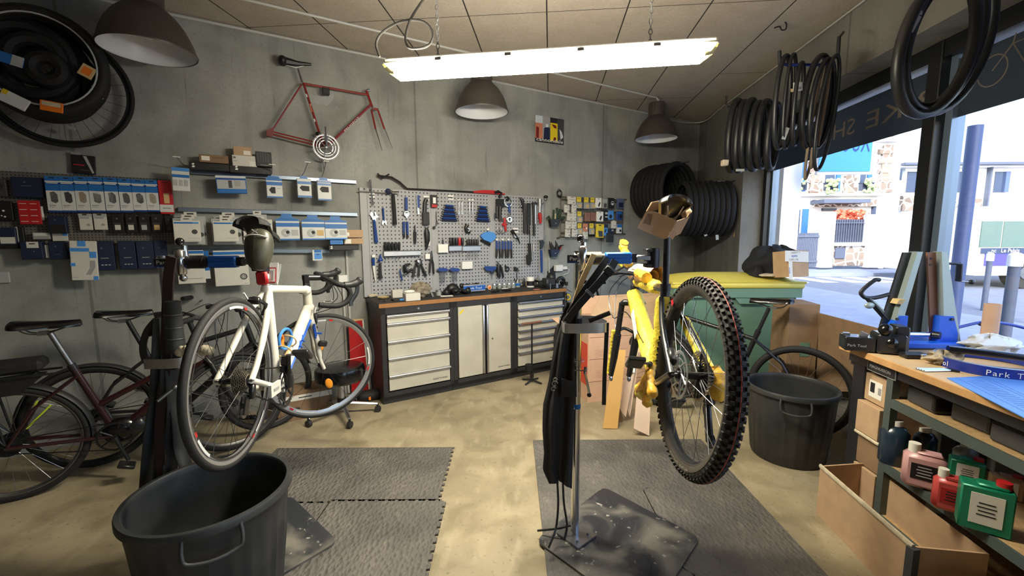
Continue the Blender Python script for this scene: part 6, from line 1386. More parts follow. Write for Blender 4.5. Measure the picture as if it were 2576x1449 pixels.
for k in range(11):
    R_=.026+.0065*k;y=-.022-.0045*(10-k);g.torus((0,y,0),YA,R_,.003,'cassette',n=36,k=4,rz=.001)
    for i in range(20+2*k): a=2*pi*i/(20+2*k);g.box((cos(a)*(R_+.004),y,sin(a)*(R_+.004)),(.006,.0016,.004),'cassette',Matrix.Rotation(-a,3,'Y'))
    for i in range(6): a=2*pi*i/6+.2*k;g.cyl((0,y,0),(cos(a)*R_,y,sin(a)*R_),.003,'bikeblack',n=4)
ob('cassette',g,wr)
g=MB();g.box((.05,.06,.07),(.04,.03,.07),'bikeblack',Matrix.Rotation(.6,3,'Y'),bev=.008);ob('brake_caliper',g,mb_)
crank(mb_,BB,.085,'bikeblack',ang=-.5,side=-1)
chainp(mb_,(0,0,0),BB,.05,.08,-.05,'cassette')
g=MB();g.box((.02,-.07,-.07),(.05,.035,.07),'bikeblack',bev=.01);g.box((.01,-.062,-.17),(.04,.02,.14),'bikeblack',Matrix.Rotation(.15,3,'Y'),bev=.008);g.cyl((.03,-.07,-.12),(.03,-.06,-.12),.026,'darksteel',n=18);g.cyl((-.005,-.07,-.23),(-.005,-.06,-.23),.026,'darksteel',n=18);ob('rear_derailleur',g,mb_)
# seatpost is vertical in the room; build in room frame and convert
IM=MM.inverted()
stw=MM@ST;SPt=PY(1678,586,stw.y+.0)
seatd=((IM@SPt)-ST).normalized();Lsp=((IM@SPt)-ST).length
g=tubes([(ST+seatd*-.02,ST+seatd*(Lsp+.03),.0155)],'bikeblack');g.cyl(ST+V((0,0,.0)),ST+seatd*.03,.024,'bikeblack');ob('seatpost',g,mb_)
SPl=ST+seatd*(Lsp+.05);saddle(mb_,SPl+V((-.02,0,.02)),'bikeblack',.27,.14)
# cardboard hood around the saddle
def ringpts(L,Ys): return [IM@PY(x,y,yy) for (x,y),yy in zip(L,Ys)]
ys=stw.y
top=ringpts([(1648,532),(1625,531),(1638,508),(1668,502),(1705,504),(1732,518),(1741,531),(1735,545),(1703,556)],[ys-.15,ys-.13,ys-.02,ys+.02,ys+.02,ys-.0,ys-.07,ys-.12,ys-.17])
bot=ringpts([(1640,590),(1603,574),(1622,548),(1640,530),(1690,520),(1712,535),(1722,555),(1712,588),(1675,604)],[ys-.02,ys+.03,ys+.10,ys+.12,ys+.12,ys+.10,ys+.07,ys+.03,ys-.0])
g=MB();n_=len(top);vs=top+bot;g.add(vs,[(i,(i+1)%n_,n_+(i+1)%n_,n_+i) for i in range(n_)],'card')
ctr=sum(top+bot,V((0,0,0)))/(2*n_);vs2=[p+(p-ctr).normalized()*-.006 for p in vs];k=len(g.v);g.add(vs2,[((i+1)%n_,i,n_+i,n_+(i+1)%n_) for i in range(n_)],'carddark')
i0=0
g.add(vs+vs2,[(i,(i+1)%n_,2*n_+(i+1)%n_,2*n_+i) for i in range(n_)]+[(n_+i,n_+(i+1)%n_,3*n_+(i+1)%n_,3*n_+i) for i in range(n_)],'carddark')
ob('cardboard_hood',g,mb_,sm=0)
g=MB();L=ringpts([(1683,585),(1700,580),(1699,592),(1692,603),(1684,594)],[ys-.10]*5);g.add(L,[(0,1,2,3,4)],'cardpink');g.add([p+V((0,0,.002)) for p in L],[(4,3,2,1,0)],'cardpink');ob('cardboard_tab',g,mb_,sm=0)
g=MB();c=HB.lerp(BB,.45)+V((-.05,.06,.03));g.box(c,(.045,.004,.17),'paper',Matrix.Rotation(.55,3,'Y'))
for k in (-.012,.0,.012): g.box(c+V((k*.85,.0025,-k*.5)),(.0015,.001,.14),'printgrey',Matrix.Rotation(.55,3,'Y'))
g.cyl(c+V((.03,0,.07)),c+V((.05,-.03,.12)),.001,'bikeblack');ob('paper_tag',g,mb_,sm=0)
g=MB();c=V((.18,-.05,.2));g.box(c,(.06,.003,.07),'paper',Matrix.Rotation(.3,3,'Y'),bev=.001);g.box(c+V((0,.002,0)),(.02,.001,.02),'printgrey');ob('paper_tag',g,mb_,sm=0)
# ---------------------------------------------------------------- generic standing bicycles
def citybike(name,label,A_,az,c,mats,opts):
    M_=Matrix.Translation(A_)@Matrix.Rotation(az,4,'Z')@Matrix.Rotation(opts.get('lean',0),4,'X')
    t=thing(name,label,'bicycle',mx=M_)
    wbse=opts.get('wb',1.06);rw=opts.get('rw',.345);tr=opts.get('tr',.02);fm=mats
    BB=V((.45,0,-.06));ST=V((.30,0,.40));HT=V((.90,0,.52));HB=V((.94,0,.36));FX=V((wbse,0,0))
    L=[(HB,BB,.026),(ST,BB,.019),(HB,HT,.022),(BB-V((0,.04,0)),BB+V((0,.04,0)),.03)]
    L.append((ST.lerp(BB,.55),HT.lerp(HB,.7),.018) if opts.get('low') else (ST.lerp(BB,.1),HT.lerp(HB,.2),.018))
    g=tubes(L,fm)
    for s in (-1,1):
        g.tube([ST.lerp(BB,.1)+V((0,s*.02,0)),V((.12,s*.055,.2)),V((0,s*.062,0))],.009,fm,n=7);g.tube([BB+V((-.02,s*.03,0)),V((0,s*.062,0))],.011,fm,n=7)
    ob('frame',g,t,sm=50)
    S=steerM(HB,HT,opts.get('steer',0));ax=(HT-HB).normalized()
    g=MB();g.X=S
    for s in (-1,1): g.tube([HB+V((0,s*.02,0)),HB-ax*.04+V((.01,s*.05,0)),FX+V((0,s*.05,0))],[.016,.018,.011],'bikeblack',n=8)
    ob('fork',g,t,sm=50)
    g=MB();g.X=S;g.cyl(HT,HT+ax*.10,.016,'bikeblack');C=HT+ax*opts.get('rise',.14)+V((.03,0,0));g.tube([HT+ax*.09,C],.015,'bikeblack')
    g.tube(smooth_path([C+V(q) for q in ((-.12,-.30,-.0),(-.05,-.25,.01),(0,-.08,.0),(0,.08,0),(-.05,.25,.01),(-.12,.30,0))],4),.012,'bikeblack',n=8);hb=ob('handlebar',g,t,sm=50)
    for s in (-1,1):
        g=MB();g.X=S;g.tube([C+V((-.06,s*.26,.01)),C+V((-.15,s*.325,-.0))],.017,'gripblack',n=10);g.tube([C+V((-.03,s*.2,.0)),C+V((.03,s*.24,-.015)),C+V((-.02,s*.30,-.03))],.005,'bikeblack',n=6);ob('grip',g,hb)
    g=MB();g.X=S;g.tube(smooth_path([C+V((.0,.2,0)),C+V((.14,.1,.05)),HB+V((.08,.02,.1)),FX+V((0,.05,.1))],5),.0028,'bikeblack',n=5);g.tube(smooth_path([C+V((.0,-.2,0)),C+V((.16,-.1,.02)),HB+V((.04,-.02,.0))],5),.0028,'bikeblack',n=5);ob('cable',g,hb)
    rm=opts.get('rim','bikeblack')
    wr=wheel(t,'rear_wheel',Matrix.Identity(4),rw,tr,.018,rm,'rubber',opts.get('ns',24),.05,opts.get('hub',.03),ang=.3,spm=opts.get('spm','steel'),spr=.0014)
    wf=wheel(t,'front_wheel',S@Matrix.Translation(FX),rw,tr,.018,rm,'rubber',opts.get('ns',24),.035,.02,spm=opts.get('spm','steel'),spr=.0014)
    if opts.get('stripe'):
        for w_ in (wr,wf):
            g=MB()
            for s in (-1,1): g.torus((0,s*tr*.86,0),YA,rw-tr*1.25,.0022,'packwhite',n=64,k=4)
            ob('reflective_stripe',g,w_)
    crank(t,BB,.09,'darksteel',ang=opts.get('ca',-1.2));chainp(t,(0,0,0),BB,.04,.09,-.045)
    sd_=(ST-BB).normalized();h_=opts.get('sh',.20);g=tubes([(ST-sd_*.03,ST+sd_*h_,.0145)],'steel' if opts.get('low') else 'bikeblack');g.cyl(ST,ST+sd_*.03,.021,'bikeblack');ob('seatpost',g,t)
    saddle(t,ST+sd_*(h_+.03)+V((-.02,0,0)),'blackgloss',.28,opts.get('sw',.17))
    if opts.get('guard'):
        for nm_,M2,a0,a1 in (('mudguard',Matrix.Identity(4),-.2,3.5),('mudguard',S@Matrix.Translation(FX),.3,2.9)):
            g=MB();R0=rw+.014;pr=[(R0-.012,-.028),(R0,-.018),(R0+.003,0),(R0,.018),(R0-.012,.028)];g.X=M2
            a,b3,_=basis(YA)
            vs=[];n2=30
            for i in range(n2):
                A=a0+(a1-a0)*i/(n2-1)
                for r,y in pr: vs.append(V((cos(A)*r,y,sin(A)*r)))
            g.add(vs,[(i*5+j,(i+1)*5+j,(i+1)*5+j+1,i*5+j+1) for i in range(n2-1) for j in range(4)],'plastic')
            for s in (-1,1): g.cyl((0,s*.06,0),(cos(2.6)*R0,s*.028,sin(2.6)*R0),.0025,'darksteel',n=5)
            ob(nm_,g,t,sm=60)
    if opts.get('motor'):
        g=MB();g.ell(BB+V((.03,0,.02)),(.10,.055,.085),'blackgloss');g.box(BB+V((.10,0,.03)),(.12,.09,.1),'bikeblack',Matrix.Rotation(-.4,3,'Y'),bev=.02);ob('motor',g,t,sm=60)
    if opts.get('rack'):
        g=MB()
        for s in (-1,1):
            g.tube([V((.24,s*.06,.40)),V((-.30,s*.065,.41)),V((-.34,s*.05,.41))],.007,'bikeblack',n=6);g.cyl((.0,s*.065,.02),(-.05,s*.065,.41),.006,'bikeblack',n=6);g.cyl((.0,s*.065,.02),(-.22,s*.065,.41),.006,'bikeblack',n=6)
        for x in (-.3,-.15,0,.15): g.cyl((x,-.06,.41),(x,.06,.41),.005,'bikeblack',n=6)
        rk_=ob('luggage_rack',g,t,sm=50)
        g=MB();g.prism([(-.36,.30),(.08,.30),(.18,.39),(.14,.395),(-.36,.38)],(0,-.05,0),(1,0,0),(0,0,1),-.10,'bikeblack');ob('battery',g,rk_,sm=0)
        g=MB();g.box((-.02,0,.455),(.42,.15,.07),'gripblack',bev=.02);ob('rack_bag',g,rk_,sm=0)
    if opts.get('lime'):
        for a in opts['lime']:
            g=MB();g.tube([(cos(a)*.11,-.012,sin(a)*.11),(cos(a)*.27,-.004,sin(a)*.27)],.005,'limes',n=6);ob('spoke_reflector',g,wr)
    if opts.get('refl'):
        g=MB();g.ell((.1,-.0,.15),(.02,.008,.045),'reflect');ob('wheel_reflector',g,wf)
    return t
ra=PZ(26,1118,.345);fa=PZ(588,1013,.345);az=math.atan2((fa-ra).y,(fa-ra).x);dl=(fa-ra).length
t=citybike('city_bicycle','dark red low step electric bicycle with a luggage rack, nearest at the left',ra,az,None,'bikered',dict(wb=max(1.0,min(1.15,dl)),low=True,guard=True,motor=True,rack=True,rim='steel',stripe=False,lime=(1.35,1.12),hub=.045,lean=.03,sh=.24,refl=True,ca=-1.25,steer=.25,tr=.023))
n_=V((-sin(az),cos(az),0))
fb_=PZ(540,945,.345)
rb=fb_-V((cos(az),sin(az),0))*1.06
t=citybike('city_bicycle','black bicycle nearest the wall, its front wheel behind the white bicycle',rb+n_*.06,az,None,'bikeblack',dict(guard=False,rim='bikeblack',stripe=True,sh=.22,lean=-.04,steer=.5,refl=True,ca=.4))
citybike('city_bicycle','second black bicycle close behind the red electric one, its saddle just right of it',ra+n_*.26+V((cos(az),sin(az),0))*.30,az,None,'bikeblack',dict(guard=True,rim='bikeblack',sh=.23,lean=.0,steer=.3,ca=-.3,wb=1.02))
# black bicycle behind the right bin, black one behind the cartons
rc=PZ(2010,985,.35);fc=V((rc.x-.85,rc.y+.62,.35));az2=math.atan2(fc.y-rc.y,fc.x-rc.x)
citybike('gravel_bicycle','black bicycle leaning by the green container, rear wheel behind the right bin',rc,az2,None,'bikeblack',dict(guard=False,rim='bikeblack',sh=.22,sw=.14,lean=.06,tr=.022))
sp_=PZ(1505,702,1.02);az3=WROT-.05
q=sp_-V((cos(az3),sin(az3),0))*.25
citybike('city_bicycle','black bicycle with bright cables standing behind the big opened carton',V((q.x,q.y,.345)),az3,None,'bikeblack',dict(guard=True,rim='steel',sh=.19,sw=.16,lean=-.05,rise=.18))
# ---------------------------------------------------------------- floor mats
b=NB('matfoam',.75);n1=b.noise(3,5);wv=b.n('ShaderNodeTexVoronoi',{'Vector':b.map((1,.6,1),(0,0,.8)),'Scale':52.0}).outputs['Distance']
n2=b.noise(16,4);c=b.mix(b.ramp(n1,.35,.65),(82,80,77),(104,100,94));c=b.mix(b.math('MULTIPLY',b.ramp(n2,.6,.75),.4),c,(138,132,122));b.out(c,wv,1.0,.012)
b=NB('plate',.45);n1=b.noise(4,8,None,.8);n2=b.noise(30,5);c=b.mix(b.ramp(n1,.45,.68),(44,46,52),(118,114,104));c=b.mix(b.math('MULTIPLY',b.ramp(n2,.64,.7),.8),c,(170,166,156));b.out(c,n1,.2,.003,b.ramp(n1,.2,.8))
def toothed(a,b_,n,d,ph=0):
    a=V(a);b_=V(b_);t=(b_-a);L=t.length;t=t/L;nn=V((t.y,-t.x,0));o=[a]
    for i in range(n):
        s0=(i+.15)/n;s1=(i+.85)/n;o+=[a+t*L*s0,a+t*L*(s0+.05/n)+nn*d,a+t*L*(s1-.05/n)+nn*d,a+t*L*s1]
    return o
def mattile(P,teeth,label,group):   # P four floor corners counter-clockwise; teeth per edge
    g=MB();pts=[];k=len(P);C=sum((V(p) for p in P),V((0,0,0)))/k
    for i in range(k):
        a=V(P[i]);b_=V(P[(i+1)%k])
        if teeth[i]: pts+=toothed(a,b_,11,.016*teeth[i])
        else: pts.append(a)
    pts=[C+(p-C)*.9985 for p in pts]
    g.prism([(p.x-C.x,p.y-C.y) for p in pts],(0,0,0),(1,0,0),(0,0,1) if 0 else (0,1,0),.012,'matfoam')
    return ob('floor_mat',g,loc=(C.x,C.y,0.0),label=label,cat='mat',group=group,sm=0)
def grid4(x0,x1,y0,y1): return [(x0,y0,0),(x1,y0,0),(x1,y1,0),(x0,y1,0)]
X=(.15,.79,1.40);Y=(3.02,2.39,1.76,1.13)
for i in range(2):
    for j in range(3):
        e=[1,1,1,1]
        lb='foam floor mat under the right repair stand, %s row, %s'%(['far','middle','near'][j],['left','right'][i])
        t=[-1 if (i+j)%2 else 1]*4
        if j==0:t[2]=0
        if i==0:t[3]=0
        if i==1:t[1]=0
        mattile(grid4(X[i],X[i+1],Y[j+1],Y[j]),t,lb,'foam mats under the right stand')
X=(-1.70,-1.06,-.42);Y=(2.92,2.29,1.66,1.03)
for i in range(2):
    for j in range(3):
        t=[-1 if (i+j)%2 else 1]*4
        if j==0:t[2]=0
        if i==0:t[3]=0
        mattile(grid4(X[i]+.02*j,X[i+1]+.02*j,Y[j+1],Y[j]),t,'foam floor mat beside the near left bin, %s row, %s'%(['far','middle','near'][j],['left','right'][i]),'foam mats under the left stand')
def baseplate(P,label,r=.05):
    C=sum((V(p) for p in P),V((0,0,0)))/4;pts=[]
    for i in range(4):
        a=V(P[i-1]);b_=V(P[i]);c=V(P[(i+1)%4]);u=(a-b_).normalized()*r;w=(c-b_).normalized()*r
        for k in range(7):
            t=k/6;pts.append((b_+u)*(1-t)**2+b_*2*t*(1-t)+(b_+w)*t**2)
    g=MB();g.prism([(p.x-C.x,p.y-C.y) for p in pts],(0,0,0),(1,0,0),(0,1,0),.012,'plate');return g,C
# ---------------------------------------------------------------- repair stands
mat('stripetan',(196,172,124),.8,noise=.15,nscale=30);mat('armblue',(36,110,205),.4);mat('sleeve',(98,94,80),.5)
def stand(label,post,arm_dir,zA,ztop,P,clampL,tray,dark=False):
    t=thing('repair_stand',label,'repair stand',(post.x,post.y,0))
    g,C=baseplate(P,'');g2=MB();g2.v=[(x+C.x-post.x,y+C.y-post.y,z+.012) for x,y,z in g.v];g2.f=g.f;g2.m=g.m;g2.ms=g.ms;ob('base_plate',g2,t,sm=30)
    g=MB();g.cyl((0,0,.03),(0,0,ztop),.021,'chrome',n=24);g.box((.01,-.01,.032),(.14,.14,.012),'steel',Matrix.Rotation(.7,3,'Z'));
    for a in (0,1,2,3): g.cyl((.01+.055*cos(a*pi/2+.7+.78),-.01+.055*sin(a*pi/2+.7+.78),.036),(.01+.055*cos(a*pi/2+1.48),-.01+.055*sin(a*pi/2+1.48),.048),.008,'steel',n=6)
    ob('post',g,t)
    d=V(arm_dir).normalized();A=V((0,0,zA));s=V((-d.y,d.x,0))
    k=clampL
    g=MB();g.cyl(A-d*.02,A+d*.20*k,.027,'alu',n=20);g.cyl(A-d*.035,A-d*.028,.012,'chrome');arm=ob('arm',g,t)
    g=MB();fr_=-s if (-s).y<0 else s
    q=A+d*.115*k+fr_*.0275;ux=d
    g.box(q-V((0,0,0)),(.13,.004,.034),'ink',Matrix((d,fr_,V((0,0,1)))).transposed());g.box(q-V((0,0,.017)),(.13,.0045,.006),'toolblue',Matrix((d,fr_,V((0,0,1)))).transposed())
    g.text('Park Tool',q+fr_*.003-d*.055-V((0,0,.007)),d,(0,0,1),.024,'white',w=.11);ob('lettering',g,arm,sm=0)
    g=MB();e=A+d*.235*k;g.cyl(e-d*.03,e+d*.012,.034,'chrome',n=20);g.box(e-d*.005+fr_*.02,(.036,.04,.12),'chrome',Matrix((d,fr_,V((0,0,1)))).transposed(),bev=.01);g.tube([e+V((0,0,.03)),e+V((0,0,.075))+d*.004],[.018,.012],'chrome');g.ell(e+V((0,0,.092))-d*.012,.018,'blackgloss');g.ell(e+fr_*.02-V((0,0,.07)),.016,'chrome');cl=ob('cam_lever',g,t,sm=50)
    g=MB();g.cyl(e+d*.012,e+d*.085,.03,'sleeve' if not dark else 'black',n=20);g.cyl(e+d*.085,e+d*.10,.024,'black');ob('sleeve',g,t)
    g=MB()
    for s2 in (-1,1): g.box(e+d*.165+s*.0-V((0,0,s2*.012)),(.12,.05,.03),'armblue' if not dark else 'blue',Matrix((d,s,V((0,0,1)))).transposed(),bev=.006);
    g.box(e+d*.235,(.03,.03,.04),'black',Matrix((d,s,V((0,0,1)))).transposed());ob('clamp_cover',g,t)
    j=e+d*.295
    g=MB();g.box(j-d*.015,(.07,.045,.028),'steel',Matrix((d,s,V((0,0,1)))).transposed(),bev=.005)
    for z in (-.035,.035): g.box(j+d*.02+V((0,0,z)),(.05,.05,.018),'black',Matrix((d,s,V((0,0,1)))).transposed(),bev=.004)
    g.lathe([(.022,-.045),(.028,-.045),(.028,.045),(.022,.045)],j+d*.035,(0,0,1),'darksteel',n=20,closed=True);ob('jaw',g,t)
    # tray: bent aluminium strip
    zt,L_,W2=tray;g=MB();pts=[V((-L_*.38,-.0,zt)),V((-L_*.36,-W2*.4,zt)),V((-L_*.25,-W2*.5,zt)),V((L_*.45,-W2*.5,zt)),V((L_*.62,-W2*.2,zt)),V((L_*.55,W2*.3,zt)),V((L_*.3,W2*.5,zt)),V((-L_*.25,W2*.5,zt)),V((-L_*.36,W2*.4,zt))]
    pp=smooth_path(pts,5,True);n_=len(pp);R_=Matrix.Rotation(math.atan2(d.y,d.x),3,'Z')
    vs=[];hh=.022
    for p in pp:
        q=R_@p
        vs+=[q+V((0,0,-hh)),q+V((0,0,hh))]
    ce=V((0,0,zt))
    vs2=[v+(V((ce.x-v.x,ce.y-v.y,0)).normalized()*.003) for v in vs]
    g.add(vs,[(2*i,2*((i+1)%n_),2*((i+1)%n_)+1,2*i+1) for i in range(n_)],'alu');g.add(vs2,[(2*i+1,2*((i+1)%n_)+1,2*((i+1)%n_),2*i) for i in range(n_)],'alu')
    g.add([v for p,q in zip(vs,vs2) for v in (p,q)],[(4*i+2,4*i+3,4*((i+1)%n_)+3,4*((i+1)%n_)+2) for i in range(n_)],'alu')
    g.add([R_@V((p.x,p.y,zt-hh)) for p in pp],[tuple(range(n_))],'darksteel')
    g.cyl((0,0,zt-.03),(0,0,zt+.03),.024,'darksteel');ob('tool_tray',g,t,sm=40)
    return t,d,e
clampR=PY(1660,655,1.90);postR=PZ(1445,1357,0.0);postR.z=0
zR=PY(1455,650,postR.y).z
dR=V((clampR.x-postR.x+.0,stw.y-.0-postR.y,0));kR=(dR.length-.33)/.235
PR2=[(.545,2.40,0),(.93,1.96,0),(.52,1.50,0),(.11,1.95,0)]
tR,dR,eR=stand('chrome repair stand in the middle holding the yellow wrapped bicycle',postR,dR,zR,zR+.035,PR2,kR,(PY(1465,815,postR.y).z,.21,.20))
stl=MR@(ST2+V((0,0,-.07)));postL=PY(411,655,1.92);postL.z=0;zL=PY(420,660,1.92).z
dL=V((stl.x-postL.x,stl.y-postL.y,0));kL=(dL.length-.33)/.235
PL2=[(-1.30,2.33,0),(-.87,1.95,0),(-1.22,1.52,0),(-1.68,1.92,0)]
tL,dL,eL=stand('repair stand at the left holding the white bicycle, half hidden by straps',postL,dL,zL,zL+.03,PL2,kL,(PY(440,912,1.84).z,.18,.20),True)
# small things on the stands
g=MB();p=postR+V((.09,-.03,PY(1500,808,1.9).z));g.tube([p+V((-.04,0,-.01)),p+V((.055,-.01,.03))],.011,'black',n=8);ob('tyre_lever',g,label='black lever lying across the tray of the right repair stand',cat='tool')
g=MB();c=postR+V((0,0,PY(1450,905,postR.y).z));g.torus(c,(.1,0,1),.034,.002,'steel',n=24,k=5);g.tube(smooth_path([c+V((-.05,-.02,.01)),c+V((-.03,-.05,-.03)),c+V((.03,-.04,-.04)),c+V((.04,-.02,-.03))],5),.003,'steel',n=6);g.tube([c+V((.04,-.02,-.03)),c+V((.035,-.03,-.06))],.008,'steel');g.tube([c+V((.035,-.03,-.05)),c+V((.055,-.04,-.15))],.006,'chrome');g.ell(c+V((.055,-.04,-.16)),.011,'blackgloss');ob('hanging_clamp',g,label='small chrome handle with black knob hanging on the right stand post',cat='handle')
g=MB();c=postR+V((0,0,PY(1455,1020,postR.y).z));g.lathe([(.0215,-.012),(.0225,0),(.0215,.012)],c,(0,0,1),'packblue',n=16);g.box(c+V((-.02,-.015,-.008)),(.02,.01,.008),'white');ob('tape_piece',g,label='piece of blue and white tape around the right stand post',cat='tape')
# straps and apron
mat('apron',(34,34,36),.8,noise=.2,nscale=6,bump=.3,bscale=300)
def strap(name,label,P,w,m,cat='strap',r=.0035,ylist=None):
    g=MB();Q=smooth_path([PY(x,y,Y) for x,y,Y in P],6);k=len(Q);vs=[]
    for i,p in enumerate(Q):
        t=(Q[min(i+1,k-1)]-Q[max(i-1,0)]).normalized();n_=t.cross(V((0,1,0)));n_=n_.normalized() if n_.length>.05 else V((1,0,0));f=n_.cross(t).normalized()*r
        vs+=[p-n_*w/2-f,p+n_*w/2-f,p+n_*w/2+f,p-n_*w/2+f]
    fs=[]
    for i in range(k-1):
        for j in range(4): fs.append((4*i+j,4*i+(j+1)%4,4*i+4+(j+1)%4,4*i+4+j))
    fs+=[(3,2,1,0),(4*k-4,4*k-3,4*k-2,4*k-1)];g.add(vs,fs,m);return ob(name,g,label=label,cat=cat,sm=30)
YR=postR.y
strap('strap','pale yellow tan strap hanging from the right stand arm',[(1494,640,YR-.045),(1480,672,YR-.055),(1462,712,YR-.06),(1445,765,YR-.07),(1432,800,YR-.075)],.024,'stripetan')
strap('strap','wide black strap from the right stand arm, left of the buckled one',[(1528,650,YR-.05),(1500,690,YR-.07),(1462,742,YR-.08),(1432,790,YR-.09)],.030,'black')
s_=strap('strap','black buckled strap hanging from the cam lever of the right stand',[(1548,655,YR-.11),(1530,685,YR-.12),(1490,730,YR-.12),(1450,775,YR-.12),(1425,810,YR-.11)],.032,'black')
g=MB();
for x,y in ((1537,675),(1484,738)): g.box(PY(x,y,YR-.127),(.045,.006,.014),'steel',Matrix.Rotation(.75,3,'Y'))
g.box(PY(1532,682,YR-.13),(.045,.012,.03),'black',Matrix.Rotation(.75,3,'Y'),bev=.003);ob('buckle',g,s_)
strap('strap','long narrow black strap hanging straight down from the tray',[(1527,812,YR-.07),(1524,880,YR-.07),(1521,940,YR-.07),(1519,1018,YR-.07)],.018,'black')
# apron as folded cloth
rows=[(760,1428,1460),(800,1410,1452),(850,1398,1446),(900,1389,1444),(960,1380,1443),(1020,1367,1442),(1080,1366,1441),(1140,1370,1440),(1180,1366,1439),(1216,1382,1438)]
def apr(u,v):
    t=v*(len(rows)-1);i=min(int(t),len(rows)-2);f=t-i;y=rows[i][0]*(1-f)+rows[i+1][0]*f;a=rows[i][1]*(1-f)+rows[i+1][1]*f;b_=rows[i][2]*(1-f)+rows[i+1][2]*f
    if v>.93: y-=(14*sin(u*pi*1.0+1.2)) if u>.4 else 0
    fold=.016*(1-.3*v)*sin(u*10+v*2.5)+.006*sin(u*23+5*v)+.004*sin(v*14+u*5);p=PY(a+(b_-a)*u,y,YR-.035-.05*v+fold);return tuple(p)
g=MB();g.grid(apr,46,40,'apron',th=.004);ap=ob('apron',g,label='long black apron hanging in folds on the right repair stand',cat='apron',sm=70)
g=MB();g.grid(lambda u,v:tuple(PY(1412+38*u,962+36*v-10*(1-u)*(1-v),YR-.095-.012*sin(pi*u)*v)),10,8,'apron',th=.003);ob('pocket',g,ap,sm=70)
g=MB()
for k,(x,y,r) in enumerate(((1396,965,.013),(1393,978,.011),(1397,955,.009))): g.torus(PY(x,y,YR-.075),(0,1,.2),r,.0025,'steel',n=16,k=5)
ob('ring',g,ap)
for k,P in enumerate(([(1402,1210,YR-.06),(1404,1270,YR-.06),(1398,1330,YR-.07),(1380,1378,YR-.15)],[(1415,1180,YR-.04),(1418,1260,YR-.05),(1426,1320,YR-.06),(1420,1358,YR-.08)])):
    strap('apron_tie','black apron tie reaching the floor plate, %s of the two'%['left','right'][k],P,.010,'black','strap',.0025)
strap('apron_tie','black tie end lying on the mat edge beside the stand post',[(1436,1322,YR-.02),(1400,1330,YR-.02),(1352,1335,YR+.01)],.008,'black','strap',.003)
# left stand: hoses, wrapped handle, straps
mat('hose',(44,46,46),.62,noise=.15,nscale=8);mat('strapbrown',(52,36,34),.8)
YL=postL.y
strap('strap','dark brown strap hung over the left repair stand post',[(432,646,YL-.06),(424,700,YL-.06),(420,800,YL-.07),(415,940,YL-.08),(402,1080,YL-.09),(408,1200,YL-.09)],.045,'strapbrown')
g=MB();P=[PY(x,y,YL-.09) for x,y in ((434,758),(436,800),(440,850),(444,885))];g.tube(smooth_path(P,5),[.030+.007*i/15 for i in range(16)],'hose',n=14)
for i in (.25,.5,.72): 
    p=P[0].lerp(P[-1],i);g.torus(p,(0.05,0,1),.033+.005*i,.0012,'steel',n=24,k=4)
ob('wrapped_handle',g,label='thick dark taped handle bundle above the tray of the left stand',cat='handle')
tubs=[([(402,800),(398,900),(392,1000),(378,1100),(366,1232)],.034,'leftmost'),([(418,880),(416,980),(408,1080),(396,1225)],.030,'second from the left'),([(432,930),(438,1020),(430,1120),(428,1200)],.038,'second from the right'),([(424,935),(446,1040),(452,1120),(470,1180)],.034,'rightmost')]
for P,r,l in tubs:
    g=MB();Q=smooth_path([PY(x,y,YL-.05-.02*(k%2)) for k,(x,y) in enumerate(P)],5);g.tube(Q,r,'hose',n=12,sq=.45);ob('inner_tube',g,label='dark flat inner tube hanging beside the left stand post, %s'%l,cat='inner tube',group='inner tubes on the left stand',sm=60)
g=MB();Q=smooth_path([PY(x,y,YL-.02) for x,y in ((400,800),(372,830),(360,870),(366,905),(384,920),(400,880),(405,820))],5,True);g.tube(Q,.014,'hose',n=8,closed=True);ob('inner_tube',g,label='dark inner tube loop bulging left behind the tray of the left stand',cat='inner tube',sm=60)
g=MB();g.grid(lambda u,v:tuple(PY(402-40*u*v+4*v,800+40*v+8*u,YL-.0+.01*sin(u*9))),10,8,'hose',th=.004);ob('cloth',g,label='dark cloth corner hanging left of the left stand post',cat='cloth',sm=60)
g=MB();a=PY(440,975,YL-.12);e=PY(396,1010,YL-.17);g.cyl(a,e,.007,'steel');g.ell(a,.013,'steel');ob('stand_lever',g,label='short steel lever below the tray of the left stand',cat='lever')
for k,(x,y,w) in enumerate(((462,885,.05),(520,882,.055))):
    g=MB();c=PY(x,y,YL-.12)
    for _ in range(7): g.ell(c+V((R.uniform(-.02,.02),R.uniform(-.01,.01),R.uniform(-.012,.02))),(R.uniform(.012,.022),R.uniform(.01,.018),R.uniform(.012,.022)),'rag',9,6)
    ob('rag',g,label='crumpled cream rag on the tray of the left stand, %s'%['left of the wheel','behind the wheel'][k],cat='rag')
